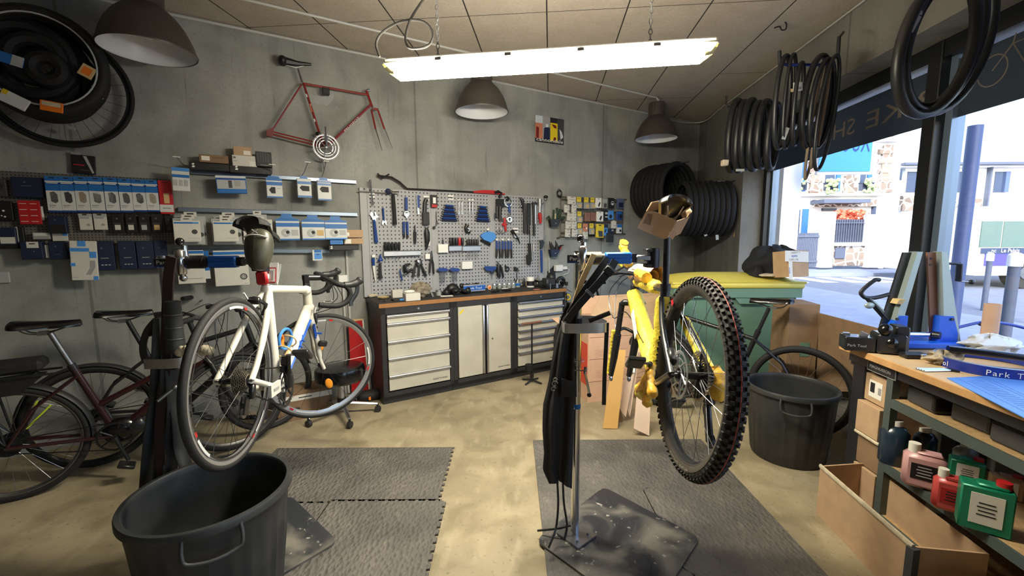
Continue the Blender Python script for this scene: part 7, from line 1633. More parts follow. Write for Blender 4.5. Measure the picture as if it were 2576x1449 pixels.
# ---------------------------------------------------------------- bins
b=NB('binplastic',.5);n1=b.noise(7,6);c=b.mix(b.ramp(n1,.4,.7),(42,44,45),(58,59,59));b.out(c,n1,.15,.003)
def bin_(name,label,x,y,h,r0,r1,ang,shift=(0,0),outer=None):
    t=thing(name,label,'bin',(x+shift[0],y+shift[1],0))
    def fl(A,hh): return .014*(1 if sin(A*26)>0 else -1)*min(1,max(0,(h*.86-hh)*12))*min(1,hh*20)
    g=MB();sx,sy=-shift[0],-shift[1]
    pr=[(0,.002),(r0*.97,.002),(r0,.02),(r0+(r1-r0)*.5,h*.5),(r0+(r1-r0)*.8,h*.8),(r1*.985,h*.88),(r1*.99,h*.96)]
    X=Matrix(((1,0,sx/h,0),(0,1,sy/h,0),(0,0,1,0),(0,0,0,1)));g.X=X
    g.lathe(pr,(0,0,0),(0,0,1),'binplastic',n=104,flute=fl);g.lathe([(r1*.96,h*.97),(r1*.95,h*.85),(r0*.96,.02),(0,.015)],(0,0,0),(0,0,1),'binplastic',n=64);ob('body',g,t,sm=35)
    g=MB();g.X=X;g.lathe([(r1*.955,h*.93),(r1*.955,h*.985),(r1*.975,h),(r1*1.03,h),(r1*1.045,h*.985),(r1*1.045,h*.94),(r1*1.03,h*.935),(r1*1.03,h*.96),(r1*.99,h*.96)],(0,0,0),(0,0,1),'binplastic',n=96);ob('rim',g,t,sm=50)
    for a in ang:
        g=MB();g.X=X;pts=[]
        for da,rr,z in ((-.30,1.03,.95),(-.29,1.10,.86),(-.24,1.12,.80),(0,1.13,.78),(.24,1.12,.80),(.29,1.10,.86),(.30,1.03,.95)): pts.append((cos(a+da)*r1*rr,sin(a+da)*r1*rr,h*z))
        g.tube(smooth_path(pts,4),.007,'binplastic',n=8);ob('handle',g,t,sm=50)
    return t
bin_('waste_bin','large round black rubbish bin in the near left foreground',-1.243,1.642,.50,.235,.285,(-.95,2.2))
bin_('waste_bin','round black ribbed rubbish bin on the right beside the workbench',1.91,2.82,.50,.225,.265,(-2.05,1.1))
# ---------------------------------------------------------------- stool and things at the back left
sc0=PZ(862,1045,0)
st=thing('work_stool','low rolling stool with round black seat and five wheeled legs','stool',(sc0.x,sc0.y,0))
zs=PY(860,935,sc0.y).z;zc_=.12
g=MB();r=.20;g.lathe([(0,0),(r*.9,0),(r,.02),(r,.09),(r*.96,.115),(r*.8,.125),(0,.128)],(0,0,zs-.07),(0,0,1),'blackgloss',n=40);ob('seat',g,st,sm=35)
g=MB();g.cyl((0,0,.10),(0,0,zs-.07),.028,'alu',n=18);g.cyl((0,0,.08),(0,0,.16),.036,'black',n=18);ob('column',g,st)
for k in range(5):
    a=2*pi*k/5+.25;e=V((cos(a)*.29,sin(a)*.29,.075));g=MB();g.tube([V((cos(a)*.02,sin(a)*.02,.115)),e],[.02,.015],'alu',n=6,sq=.8);l_=ob('leg',g,st,sm=20)
    g=MB();ax=V((-sin(a+.6*k),cos(a+.6*k),0));c=V((e.x,e.y,.028));g.cyl(c-ax*.014,c+ax*.014,.028,'plastic',n=18);g.cyl(c+V((0,0,.02)),e,.009,'black');ob('caster',g,l_)
def cbox(name,label,cat,c,d,rz,m,extra=(),sm=0,bev=.002):
    g=MB();g.box((0,0,d[2]/2),d,m,bev=bev)
    for cx,cy,cz,dx,dy,dz,mm in extra: g.box((cx,cy,cz),(dx,dy,dz),mm)
    return ob(name,g,loc=c,rot=(0,0,rz),label=label,cat=cat,sm=sm)
p=PZ(760,1045,0);cbox('carton','brown carton with white stripe behind the white bicycle','box',(p.x+.0,p.y+.05,0),(.42,.25,.24),WROT,'carddark',[(0,-.126,.19,.42,.003,.045,'paper'),(.0,-.128,.19,.1,.002,.008,'ink')])
a=Wuz(893,995,.18);b_=Wuz(935,998,.18);zt=Wuz(912,800,.10)[1]
g=MB();g.prism([(0,0),(.16,0),(.11,zt),(-.01,zt)],(0,0,0),(1,0,0),(0,-.12,1),.02,'red');g.prism([(.16,0),(.172,0),(.122,zt),(.11,zt)],(0,0,0),(1,0,0),(0,-.12,1),.022,'paper');g.prism([(-.01,zt*.985),(.122,zt*.985),(.122,zt),(-.01,zt)],(0,-.001,0),(1,0,0),(0,-.12,1),.022,'tan')
o=ob('red_board','' and None or g,label='tall red board with pale edges leaning on the wall beside the cabinets',cat='board',sm=0);o.matrix_world=frameW(Wuz(888,1000,.1)[0],.0,.03)@Matrix.Rotation(pi*0,4,'Z')
p=PZ(925,1012,0);g=MB();g.box((0,0,.05),(.22,.12,.09),'gripblack',bev=.03);g.box((-.01,-.062,.04),(.02,.004,.03),'orange');ob('padded_bag',g,loc=(p.x,p.y+.05,0),rot=(0,0,WROT),label='black padded bag with small orange mark on the floor by the cabinets',cat='bag',sm=60)
# small T stand in front of the cabinets
p=PZ(1338,962,0);t=thing('support_stand','small black stand with a brown bar on top before the drawers','stand',(p.x,p.y,0),WROT)
zt=PY(1340,812,p.y).z;g=MB();g.cyl((0,0,.03),(0,0,zt),.009,'black');g.cyl((0,0,.05),(0,0,.11),.02,'black');ob('pole',g,t)
g=MB();g.tube([(-.12,0,zt),(.12,0,zt)],.012,'brownpack',n=10);ob('bar',g,t)
for k in range(4):
    a=k*pi/2+.4;g=MB();g.tube([(0,0,.03),(cos(a)*.12,sin(a)*.12,.012)],.008,'darksteel',n=6);ob('foot',g,t)
g=MB();g.cyl((-.035,0,.14),(-.035,0,.20),.04,'black',n=18);ob('knob',g,t)
# ---------------------------------------------------------------- cartons in the middle
mat('cartonprint',(186,150,124),.85);mat('cartonred',(206,74,52),.7)
p=PZ(1478,1013,0);zt=PY(1478,803,p.y).z
t=thing('large_carton','big opened pinkish carton with printed panels behind the right stand','box',(p.x,p.y,0),rad(14))
W_=1.0;g=MB();Dp=.24;th=.006
g.box((W_/2,0,zt/2),(W_,th,zt),'cardpink');g.box((W_/2,Dp,zt/2),(W_,th,zt),'cardpink');g.box((0,Dp/2,zt/2),(th,Dp,zt),'cardpink');g.box((W_,Dp/2,zt/2),(th,Dp,zt),'cardpink');g.box((W_/2,Dp/2,.004),(W_,Dp,.006),'cardpink');ob('body',g,t,sm=0)
g=MB();g.box((-.004,Dp/2,zt*.45),(.002,Dp*.9,zt*.5),'cartonred')
for z in (.25,.52,.78): g.box((W_*.5,-.0036,zt*z),(W_*.98,.0006,.004),'ink' if 0 else 'brownpack')
for r in range(3):
    for c_ in range(2):
        for k in range(6): g.box((.13+.19*c_,-.0036,zt*(.30+.25*r)+.012*k),(.14-.02*((k*7+r)%3),.0006,.003),'cartonprint')
g.text('cannondale',(W_*.52,-.0038,zt*.58),(1,0,0),(0,0,1),.09,'ink',w=.40);g.text('CE',(.5,-.0038,zt*.72),(1,0,0),(0,0,1),.03,'brownpack');ob('print',g,t,sm=0)
for nm_,pts in (('front_flap',[(0,0,zt),(W_,0,zt),(W_+.0,.03,zt+.2),(.14,.08,zt+.19)]),('rear_flap',[(0,Dp,zt),(W_,Dp,zt),(W_-.02,Dp+.10,zt+.16),(.02,Dp+.12,zt+.15)]),('side_flap',[(0,0,zt),(0,Dp,zt),(-.28,Dp-.04,zt-.02),(-.28,.03,zt-.03)])):
    g=MB();P=[V(q) for q in pts];n_=(P[1]-P[0]).cross(P[3]-P[0]).normalized()*.005;g.add(P+[q+n_ for q in P],[(0,1,2,3),(7,6,5,4),(0,4,5,1),(1,5,6,2),(2,6,7,3),(3,7,4,0)],'card' if nm_=='front_flap' else 'cardpink');ob(nm_,g,t,sm=0)
g=MB();c=PY(1547,838,p.y-.25);g.tube([c+V((-.03,0,.012)),c+V((.03,0,-.012))],.014,'brownpack',n=10);ob('loose_grip',g,label='short brown rubber grip sticking out before the big carton',cat='grip') if 0 else None
def board(label,P,Yv,m,th=.008,name='cardboard_sheet'):
    g=MB();Q=[PY(x,y,yy) for (x,y),yy in zip(P,Yv)];n_=(Q[1]-Q[0]).cross(Q[-1]-Q[0]).normalized()*th;k=len(Q)
    mz=min(q.z for q in Q);
    g.add(Q+[q+n_ for q in Q],[tuple(range(k)),tuple(range(2*k-1,k-1,-1))]+[(i,k+i,k+(i+1)%k,(i+1)%k) for i in range(k)],m)
    return ob(name,g,label=label,cat='cardboard',sm=0)
mat('cardgold',(206,162,96),.8,noise=.05,nscale=5);mat('cardpale',(222,196,172),.8,noise=.04,nscale=6)
fy=lambda x,y:PZ(x,y,.004).y
ya,yb=fy(1516,1077),fy(1553,1078)
board('golden brown cardboard sheet standing under the fork of the wrapped bicycle',[(1516,1077),(1553,1078),(1574,880),(1543,880)],[ya,yb,yb+.12,ya+.12],'cardgold')
yc=fy(1575,1060)
board('narrow pale cardboard strip leaning between the golden and the pink sheets',[(1560,1030),(1574,1048),(1606,882),(1588,858)],[yc+.02,yc,yc+.1,yc+.12],'cardpale',.02)
board('narrow ribbed cardboard strip, middle one of the leaning pieces',[(1576,1030),(1582,1048),(1609,876),(1601,862)],[yc+.03,yc+.03,yc+.12,yc+.14],'cardpale',.015)
yd=fy(1632,1096)
board('large pale pink cardboard sheet folded outward at the right of the leaning pieces',[(1594,1078),(1632,1096),(1636,984),(1602,982)],[yd-.0,yd,yd+.1,yd+.1],'cardpale')
board('brown crumpled paper piece at the foot of the leaning sheets',[(1548,1035),(1562,1030),(1568,1055),(1560,1068),(1552,1058)],[yc]*5,'carddark',.02,'paper_piece')
# ---------------------------------------------------------------- green container
mat('bingreen',(100,134,116),.45,noise=.05,nscale=4);mat('lidyellow',(218,204,96),.4,noise=.06,nscale=4)
t=thing('waste_container','large green waste container with a domed yellow lid in the corner','waste container',(1.98,3.98,0),rad(-2))
zl=1.07;g=MB();hw,hd=.52,.26
def fr4(x,y,z): return [(-x,-y,z),(x,-y,z),(x,y,z),(-x,y,z)]
vs=fr4(hw*.86,hd*.8,.10)+fr4(hw,hd,zl-.10)+fr4(hw+.03,hd+.03,zl-.095)+fr4(hw+.03,hd+.03,zl-.01)
g.add(vs,[(0,3,2,1)]+[(4*k+i,4*k+(i+1)%4,4*k+4+(i+1)%4,4*k+4+i) for k in range(3) for i in range(4)],'bingreen')
g.prism([(-.14,0),(.12,0),(.08,-.05),(-.10,-.05)],(.12,-hd-.032,zl-.10),(1,0,0),(0,0,1),-.01,'bingreen');ob('body',g,t,sm=0)
g=MB();g.grid(lambda u,v:((u-.5)*2*(hw+.05),(v-.5)*2*(hd+.05),zl+.045+.06*(1-(2*u-1)**4)*(1-(2*v-1)**2)),16,10,'lidyellow',th=.02);g.box((0,0,zl+.015),(2*(hw+.045),2*(hd+.045),.06),'lidyellow',bev=.012);ob('lid',g,t,sm=50)
for s in (-1,1):
    g=MB();g.cyl((s*hw*.7,hd*.2-.03,.1),(s*hw*.7,hd*.2+.03,.1),.10,'rubber',n=24);ob('wheel',g,t)
zt=zl+.09
mat('jacket',(24,26,32),.85,noise=.3,nscale=5,bump=.4,bscale=12)
def jk(cx,cy,cz,rx,ry,rz,ph):
    def fn(u,v):
        a=2*pi*u;b_=pi*v;r=1+.14*sin(3*a+ph)+.09*sin(5*b_+2*a+ph)+.05*sin(9*a-3*b_)
        return (cx+rx*r*sin(b_)*cos(a),cy+ry*r*sin(b_)*sin(a),max(cz+rz*r*cos(b_),zt-.01))
    return fn
ctop=V((2.14,3.93,0))
g=MB()
P=[PY(1945,660,3.85),PY(1905,690,3.85),PY(1975,650,3.85)]
g.grid(jk(P[0].x,3.88,P[0].z-.03,.20,.15,.16,0),30,18,'jacket');g.grid(jk(P[1].x,3.84,P[1].z-.05,.10,.10,.13,2),24,14,'jacket');g.grid(jk(P[2].x,3.9,P[2].z-.02,.14,.12,.12,4),24,14,'jacket')
ob('jacket',g,label='crumpled black and dark grey jacket piled on the yellow lid',cat='jacket',sm=70)
g=MB();c=PY(1990,690,3.62);g.X=Matrix.Translation((c.x,c.y,zt+.0))@Matrix.Rotation(.25,4,'Z')@Matrix.Rotation(-.12,4,'X')
g.box((0,0,.11),(.20,.16,.22),'card');g.box((-.02,-.082,.17),(.24,.004,.09),'paper',Matrix.Rotation(.05,3,'Y'));g.box((-.09,-.083,.08),(.035,.004,.2),'paper');g.text('SAFETY T',(-.08,-.086,.195),(1,0,0),(0,0,1),.022,'printgrey');g.text('R0094',(-.08,-.086,.165),(1,0,0),(0,0,1),.024,'decalblue');g.text('TAPE / FR',(-.11,-.086,.136),(1,0,0),(0,0,1),.024,'printgrey');g.text('R0094',(-.098,-.0865,.03),(0,0,1),(-1,0,0),.02,'decalblue')
ob('taped_carton',g,label='small brown carton with white printed tape on the yellow lid',cat='box',sm=0)
g=MB();c=PY(1915,716,3.75)
for k in range(6): g.ell((c.x+R.uniform(-.07,.12),3.72+R.uniform(-.05,.05),zt+.01),(.05,.04,.014),'rag',9,5)
ob('wrapping_paper',g,label='pale crumpled wrapping under the jacket on the yellow lid',cat='paper')
# cardboard at the window
p=PZ(1975,1000,0)
cbox('carton','tall narrow brown carton with a small dark emblem right of the container','box',(2.30,3.42,0),(.22,.28,.98),rad(-8),'carddark',[(0.02,-.142,.62,.07,.003,.11,'bingreen'),(.02,-.144,.62,.03,.002,.05,'printgrey')])
board('wide brown cardboard sheet standing along the window behind the workbench',[(2050,785),(2215,828),(2215,985),(2050,985)],[3.30,2.72,2.72,3.30],'carddark',.01)
# ---------------------------------------------------------------- workbench on the right
mat('benchwood',(206,176,132),.5,noise=.1,nscale=6);mat('benchedge',(190,146,96),.55,noise=.12,nscale=20);mat('shelfsteel',(84,96,94),.45,.3);mat('chip',(170,140,98),.85,noise=.2,nscale=40);mat('navysteel',(26,30,38),.4)
TZ=.90;M_=Matrix.Translation(SP(1.66,2.56,0))@Matrix.Rotation(SROT,4,'Z')   # local x: away, local -y: to window
wbn=thing('workbench','long wooden topped workbench in front of the shop window','workbench',mx=M_)
LB,DB=2.2,.68
g=MB();g.box((-LB/2,-DB/2,TZ-.018),(LB,DB,.036),'benchedge',bev=.003);g.box((-LB/2,-DB/2,TZ+.0006),(LB-.006,DB-.006,.002),'benchwood');ob('top',g,wbn,sm=0)
g=MB();g.box((-LB/2,-.05,TZ-.062),(LB-.08,.03,.052),'navysteel');g.box((-LB/2,-DB+.05,TZ-.075),(LB-.08,.03,.075),'navysteel');g.box((-.05,-DB/2,TZ-.075),(.03,DB-.1,.075),'navysteel');ob('apron',g,wbn,sm=0)
for x,y in ((-.10,-.09),(-.10,-DB+.09),(-LB+.1,-.09),(-LB+.1,-DB+.09)): ob('leg',MB().box((x,y,(TZ-.04)/2),(.09,.08,TZ-.04),'navysteel',bev=.003),wbn,sm=0)
g=MB();g.box((-.28,-.034,TZ-.065),(.20,.003,.056),'ink');
for a in (-.026,.026): g.box((-.28,-.032,TZ-.07+a),(.19,.002,.002),'packgrey')
for a in (-.093,.093): g.box((-.28+a,-.032,TZ-.07),(.002,.002,.052),'packgrey')
g.text('MAGNUSSON',(-.20,-.0318,TZ-.078),(-1,0,0),(0,0,1),.022,'packgrey',w=.14);ob('name_plate',g,wbn,sm=0)
# steel shelf below
M2=Matrix.Translation(SP(1.70,2.24,0))@Matrix.Rotation(SROT,4,'Z')
shf=thing('steel_shelf','grey green steel shelf unit under the workbench, full of bottles and boxes','shelf',mx=M2)
LS,DS=1.55,.45
for x,y in ((-.015,-.015),(-.015,-DS),(-LS,-.015),(-LS,-DS)): ob('upright',MB().box((x,y,.40),(.04,.035,.80),'shelfsteel'),shf,sm=0)
for z in (.70,.36,.08):
    g=MB();g.box((-LS/2,-.004,z-.02),(LS,.012,.045),'shelfsteel');g.box((-LS/2,-DS-.0,z-.02),(LS,.012,.05),'shelfsteel');g.box((-.01,-DS/2,z-.02),(.012,DS,.05),'shelfsteel');bm_=ob('beam',g,shf,sm=0)
    ob('shelf_board',MB().box((-LS/2,-DS/2,z-.004),(LS-.02,DS-.01,.012),'chip'),bm_,sm=0)
ZS1,ZS2=.714,.364
def onS(px,py,z): return PZ(px,py,z)
# black battery like boxes on the upper shelf
for k in range(7):
    x=-.14-.20*k;g=MB();hh=.082 if k%3 else .09;g.box((0,0,hh/2),(.17,.11,hh),'darkgrey',bev=.01);g.box((-.075,-.0,hh*.5),(.02,.112,hh*.75),'black',bev=.004);g.box((0,.0,hh+.001),(.10,.07,.003),'black')
    q=M2@V((x,-.10-.03*(k%2),ZS1-.011));ob('battery_case',g,loc=q,rot=(0,0,SROT+.06*((k*5)%3-1)),label='dark oblong case on the upper steel shelf, %s from the window end'%nth[k],cat='case',group='dark cases on the upper shelf',sm=0)
# bottles on the lower shelf
def mats_b():
    mat('fluidblue',(26,44,60),.25,spec=.7);mat('fluidpink',(196,150,150),.3);mat('fluidred',(196,72,70),.3);mat('tingreen',(24,128,96),.35,.2);mat('capwhite',(226,224,214),.5);mat('clearplastic',(150,158,156),.25)
mats_b()
def bottle(label,px,py,w,h,kind,m,m2=None,z=ZS2,rz=0,yaw=None,lab=None):
    p=PZ(px,py,z);s=(p-CAMP).dot(FW)/FP;W2,H2=w*s*.85,h*s*.95
    t=thing('bottle' if kind!='can' else 'canister',label,'bottle' if kind!='can' else 'canister',(p.x,p.y+W2*.35,z),rad(-40)+rz)
    if kind=='round':
        r=W2/2;g=MB();g.lathe([(0,0),(r*.95,0),(r,H2*.03),(r,H2*.70),(r*.75,H2*.82),(r*.42,H2*.87),(r*.42,H2*.9)],(0,0,0),(0,0,1),m,n=28);ob('body',g,t)
        g=MB();g.cyl((0,0,H2*.88),(0,0,H2),r*.48,'capwhite',n=20);ob('cap',g,t)
        if lab: g=MB();g.lathe([(r*1.01,H2*.15),(r*1.01,H2*.52)],(0,0,0),(0,0,1),'paper',n=14,arc=lab);ob('label',g,t)
    else:
        d=W2*.55;g=MB();g.box((0,0,H2*.40),(W2,d,H2*.80),m,bev=min(.018,d*.25) if kind!='can' else .005);g.box((W2*.1,0,H2*.82),(W2*.6,d*.7,H2*.06),m,bev=.006)
        ob('body',g,t,sm=40);g=MB();g.cyl((-W2*.25 if kind!='can' else W2*.3,0,H2*.80),(-W2*.25 if kind!='can' else W2*.3,0,H2*(1 if kind!='can' else .93)),W2*.15,'capwhite' if kind!='can' else 'red',n=18);ob('cap',g,t)
        g=MB();mm={'jug':'black','jug2':'red','can':'paper'}[kind];g.box((0,-d/2-.001,H2*.42),(W2*(.62),.002,H2*(.36 if kind!='can' else .55)),mm)
        for k in range(4): g.box((0,-d/2-.0025,H2*(.32+.07*k)),(W2*(.36-.05*(k%2)),.001,H2*.02),'packgrey' if kind=='jug' else 'ink')
        ob('label',g,t,sm=0)
    return t
bottle('tall dark blue round bottle with white cap on the lower steel shelf',2262,1172,70,118,'round','fluidblue',lab=(2.2,3.6))
bottle('dark bottle standing behind the tall blue round bottle',2335,1165,62,90,'round','fluidblue')
bottle('pink cloudy jug with a black label on the lower shelf',2345,1240,96,118,'jug','fluidpink')
bottle('small red jug with white cap beside the pink jug',2412,1298,82,112,'jug2','fluidred')
bottle('green metal canister with a red cap at the right edge of the shelf',2505,1350,112,155,'can','tingreen')
bottle('clear plastic bottle behind the red jug',2440,1195,55,80,'round','clearplastic')
bottle('short green canister behind the red jug',2450,1225,75,80,'can','tingreen')
bottle('brownish carton canister behind the large green canister at the far right',2550,1260,70,70,'can','card')
# cartons at the end of the shelf
for k,(z0,h,l,dx) in enumerate(((.0,.26,'lowest, on the floor',0),(.265,.17,'second from the bottom',.01),(.45,.17,'third from the bottom',-.01),(.625,.15,'topmost, with white labels',.02))):
    q=SP(1.83+dx,2.34,z0);g=MB();g.box((0,0,h/2),(.16,.26,h-.002),'card' if k!=1 else 'carddark',bev=.002)
    if k==3: g.box((0,.131,h*.5),(.09,.002,h*.6),'paper');g.box((.02,.1325,h*.55),(.03,.001,h*.35),'ink');g.box((-.03,.1325,h*.5),(.02,.001,h*.25),'printgrey')
    ob('carton','' or g,loc=q,rot=(0,0,SROT),label='brown carton stacked between bench leg and steel shelf, %s'%l,cat='box',group='cartons stacked by the shelf end',sm=0)
q=SP(1.83,2.34,.4375);ob('foam_sheet',MB().box((0,0,0),(.18,.28,.02),'rag',bev=.006),loc=(q.x,q.y,.4375),rot=(0,0,SROT),label='thin white foam sheet between the stacked cartons',cat='foam',sm=0)
# long open carton in front
FLc,NLc,NRc,FRc=V((1.665,2.18,0)),V((1.60,1.57,0)),V((1.86,1.53,0)),V((1.945,2.21,0))
g=MB();hb_=.275;L=[FLc,NLc,NRc,FRc];ctr=sum(L,V((0,0,0)))/4;t=thing('long_carton','long open brown carton with white taped edge on the floor by the shelf','box',(ctr.x,ctr.y,0))
th=.006;inn=[c+(ctr-c).normalized()*th*1.6 for c in L]
U=V((0,0,hb_));vs=[c-ctr for c in L]+[c-ctr+U for c in L]+[c-ctr+V((0,0,.005)) for c in inn]+[c-ctr+U for c in inn]
g.add(vs,[(i,4+i,4+(i+1)%4,(i+1)%4) for i in range(4)]+[(8+i,8+(i+1)%4,12+(i+1)%4,12+i) for i in range(4)]+[(4+i,12+i,12+(i+1)%4,4+(i+1)%4) for i in range(4)]+[(3,2,1,0),(8,9,10,11)],'card');ob('body',g,t,sm=0)
g=MB();a,b_=FLc-ctr+U,NLc-ctr+U
g.tube([a+V((.0,0,.0)),b_],.0075,'rag',n=6,sq=1.6);ob('taped_edge',g,t)
g=MB();a2=NLc-ctr;n_=V((-.0012,-.0035,0));e=(NRc-NLc).normalized();w_=(FLc-NLc).normalized();g.box(a2+V((-.003,-.003,hb_*.5)),(.03,.03,hb_),'darkgrey',Matrix.Rotation(.1,3,'Z'));ob('tape',g,t,sm=0)
g=MB();g.add([a2+V((.02,-.004,.18)),NRc-ctr+V((0,-.004,.18)),NRc-ctr+V((.06,-.26,.04)),a2+V((.02,-.28,.03))],[(0,1,2,3)],'card') if 0 else g.box(((NLc+NRc)/2-ctr)+V((.02,-.16,.10)),(.26,.26,.006),'card',Matrix.Rotation(.75,3,'X'));ob('end_flap',g,t,sm=0)
# ---------------------------------------------------------------- things on the workbench
TT=TZ+.0018
def tp(px,py): p=PZ(px,py,TT);return p,(p-CAMP).dot(FW)/FP
mat('standblue',(24,92,214),.35);mat('standgrey',(160,176,176),.4,.4)
p,s=tp(2340,880)
ts=thing('truing_stand','blue based wheel truing stand with two tall arms on the workbench','truing stand',(p.x,p.y+.10,TT),rad(-4))
k=s
g=MB();g.box((0,0,.014*1+.006),(172*k,.20,.028),'standblue',bev=.003);g.box((0,0,.004),(176*k,.21,.008),'black')
for sg in (-1,1):
    g.prism([(-24*k,0),(24*k,0),(24*k,20*k),(9*k,66*k),(-9*k*0-12*k,66*k),(-24*k,66*k)] if sg>0 else [(-24*k,0),(24*k,0),(24*k,66*k),(4*k,66*k),(-24*k,20*k)],(sg*62*k,-.05,.034),(1,0,0),(0,0,1),-.05,'standblue')
    g.cyl((sg*66*k-.0*k,-.052,.034+58*k),(sg*66*k,-.058,.034+58*k),.008,'bikeblack')
ob('base',g,ts,sm=30)
for sg,nm_ in ((-1,'arm'),(1,'arm')):
    g=MB();tx=(2300-2340)*k if sg<0 else (2357-2340)*k;bx=-82*k if sg<0 else 52*k
    g.prism([(bx-14*k,0),(bx+10*k,0),(tx+9*k,226*k),(tx-11*k,226*k)],(0,-.0,.036),(1,0,0),(0,0,1),.012,'bikeblack' if sg<0 else 'brownpack')
    fx=20*k;g.prism([(bx+6*k,0),(bx+(26 if sg<0 else 44)*k,0),(tx+(22)*k,228*k),(tx+9*k,228*k)],(0,.004,.036),(1,0,0),(0,0,1),.05,'standgrey')
    for f in (.93,.86): g.cyl((tx-1*k,-.014,.036+226*k*f),(tx-1*k,-.001,.036+226*k*f),.006,'darksteel')
    if sg<0: g.prism([(bx+10*k,0),(bx+24*k,0),(bx+30*k,12*k),(bx+16*k,12*k)],(0,.0-.002,.036+96*k),(1,0,0),(0,0,1),.056,'stripetan')
    ob(nm_,g,ts,sm=0)
g=MB();g.cyl((-40*k,-.03,.034+16*k),(40*k,-.03,.034+16*k),.012,'chrome');g.cyl((32*k,-.035,.034+16*k),(40*k,-.06,.034+16*k),.02,'bikeblack');ob('crossbar',g,ts)
g=MB();P=[(-150,140),(-135,168),(-128,176),(-105,180)];Q=lambda x,z,y=0:V((x*k,y,z*k))
g.tube(smooth_path([Q(-98,172),Q(-112,170),Q(-140,142),Q(-134,128),Q(-120,124),Q(-100,126),Q(-72,134)],5),.011,'navysteel',n=8);g.tube([Q(-124,124),Q(-70,66)],.014,'navysteel',n=8);g.tube([Q(-118,122),Q(-66,72)],.011,'standgrey',n=8);g.ell(Q(-124,106,-.02),(.026,.012,.018),'standgrey');ob('caliper_arm',g,ts)
g=MB();g.tube([Q(84,170,-.02),Q(82,214,-.02)],.014,'darksteel');g.cyl(Q(62,214),Q(92,214),.007,'darksteel');g.cyl(Q(84,170,-.02),Q(112,168,-.03),.004,'steel');g.ell(Q(112,168,-.03),(.016,.012,.014),'bikeblack');ob('axle_clamp',g,ts)
p,s=tp(2200,890)
t=thing('truing_gauge','black fixture with two round knobs at the window corner of the workbench','fixture',(p.x,p.y+.06,TT),rad(-22));k=s
g=MB();g.box((-18*k,0,20*k),(66*k,.10,36*k),'bikeblack',bev=.006);g.box((45*k,0,26*k),(60*k,.12,50*k),'bikeblack',bev=.01);g.box((70*k,.03,36*k),(30*k,.1,66*k),'bikeblack',bev=.008);g.text('Park Tool',(-46*k,-.0515,14*k),(1,0,0),(0,0,1),10*k,'packgrey');ob('body',g,t,sm=30)
for x,z in ((30,62),(44,30)): g=MB();g.ell((x*k,-.045,z*k),(15*k,.03,15*k),'blackgloss',20,12);ob('knob',g,t)
g=MB();g.box((-6*k,0,42*k),(16*k,.02,12*k),'alu',Matrix.Rotation(.4,3,'Y'));g.box((-40*k,.02,40*k),(14*k,.02,6*k),'alu');ob('stop',g,t,sm=0)
p,s=tp(2300,902);g=MB();g.box((0,.01,.014),(52*s,.05,.028),'bikeblack',bev=.006);g.box((16*s,-.012,.016),(16*s,.02,.022),'alu',bev=.003);ob('digital_caliper',g,loc=(p.x,p.y,TT),rot=(0,0,-.1),label='small black and silver block tool in front of the truing stand',cat='tool',sm=30)
p,s=tp(2370,915);g=MB()
def crumpled(g,cx,rx,ry,rz,m,ph=0,n=34):
    g.grid(lambda u,v:(cx+rx*(1+.22*sin(7*pi*v+3*u*6.28+ph)+.12*sin(11*u*6.28+4*v+ph))*sin(pi*v)*cos(2*pi*u),ry*(1+.18*sin(5*u*6.28+ph)+.1*sin(17*v))*sin(pi*v)*sin(2*pi*u),max(.0005,rz*.85+rz*(1+.25*sin(4*u*6.28+6*v+ph)+.12*sin(13*u*6.28))*cos(pi*v))),n,20,m)
crumpled(g,0,.075,.04,.032,'ragd' if 'ragd' in MT else mat('ragd',(176,160,132),.95,noise=.55,nscale=25,bump=.5,bscale=30));crumpled(g,.05,.04,.03,.04,'ragd',2)
for k2 in range(0): g.ell((R.uniform(-36,36)*s,R.uniform(-.02,.03),R.uniform(.008,30*s)),(R.uniform(9,18)*s,R.uniform(.02,.035),R.uniform(5,13)*s),'ragd' if 'ragd' in MT else mat('ragd',(176,160,132),.95,noise=.55,nscale=25,bump=.5,bscale=30),8,5,Matrix.Rotation(R.uniform(0,3),3,'Y'))
ob('rag',g,loc=(p.x,p.y,TT),label='stained crumpled rag on the workbench before the lettered blue ring',cat='rag')
mat('parkblue',(28,48,140),.35)
c=PZ(2500,925,TT+.02);g=MB();rr_=.19
t=thing('magnetic_dish','wide blue lettered ring tray at the right end of the workbench','tray',(c.x+.05,c.y+.06,TT));
g=MB();g.lathe([(rr_-.012,.004),(rr_,.0),(rr_,.042),(rr_-.006,.044),(rr_-.012,.040)],(0,0,0),(0,0,1),'parkblue',n=64,closed=True);ob('ring',g,t,sm=40)
g=MB();g.lathe([(rr_-.001,.043),(rr_+.001,.045),(rr_-.006,.047)],(0,0,0),(0,0,1),'alu',n=64);ob('ring_edge',g,t)
def ringtext(g,s,a0,size,R_,z,m):
    a=a0
    for ch in s:
        if ch==' ': a+=size*.5/R_;continue
        vs,fs,w=textdata(ch);w*=size;am=a+w/2/R_;cc=V((cos(am)*R_,sin(am)*R_,z));ux=V((-sin(am),cos(am),0));g.text(ch,cc-ux*w/2,ux,(0,0,1),size,m);a+=(w+size*.1)/R_
g=MB();ringtext(g,'Park Tool',rad(-142),.034,rr_+.0012,.008,'white');ringtext(g,'Park Tool',rad(-230),.034,rr_+.0012,.008,'white');ob('lettering',g,t,sm=0)
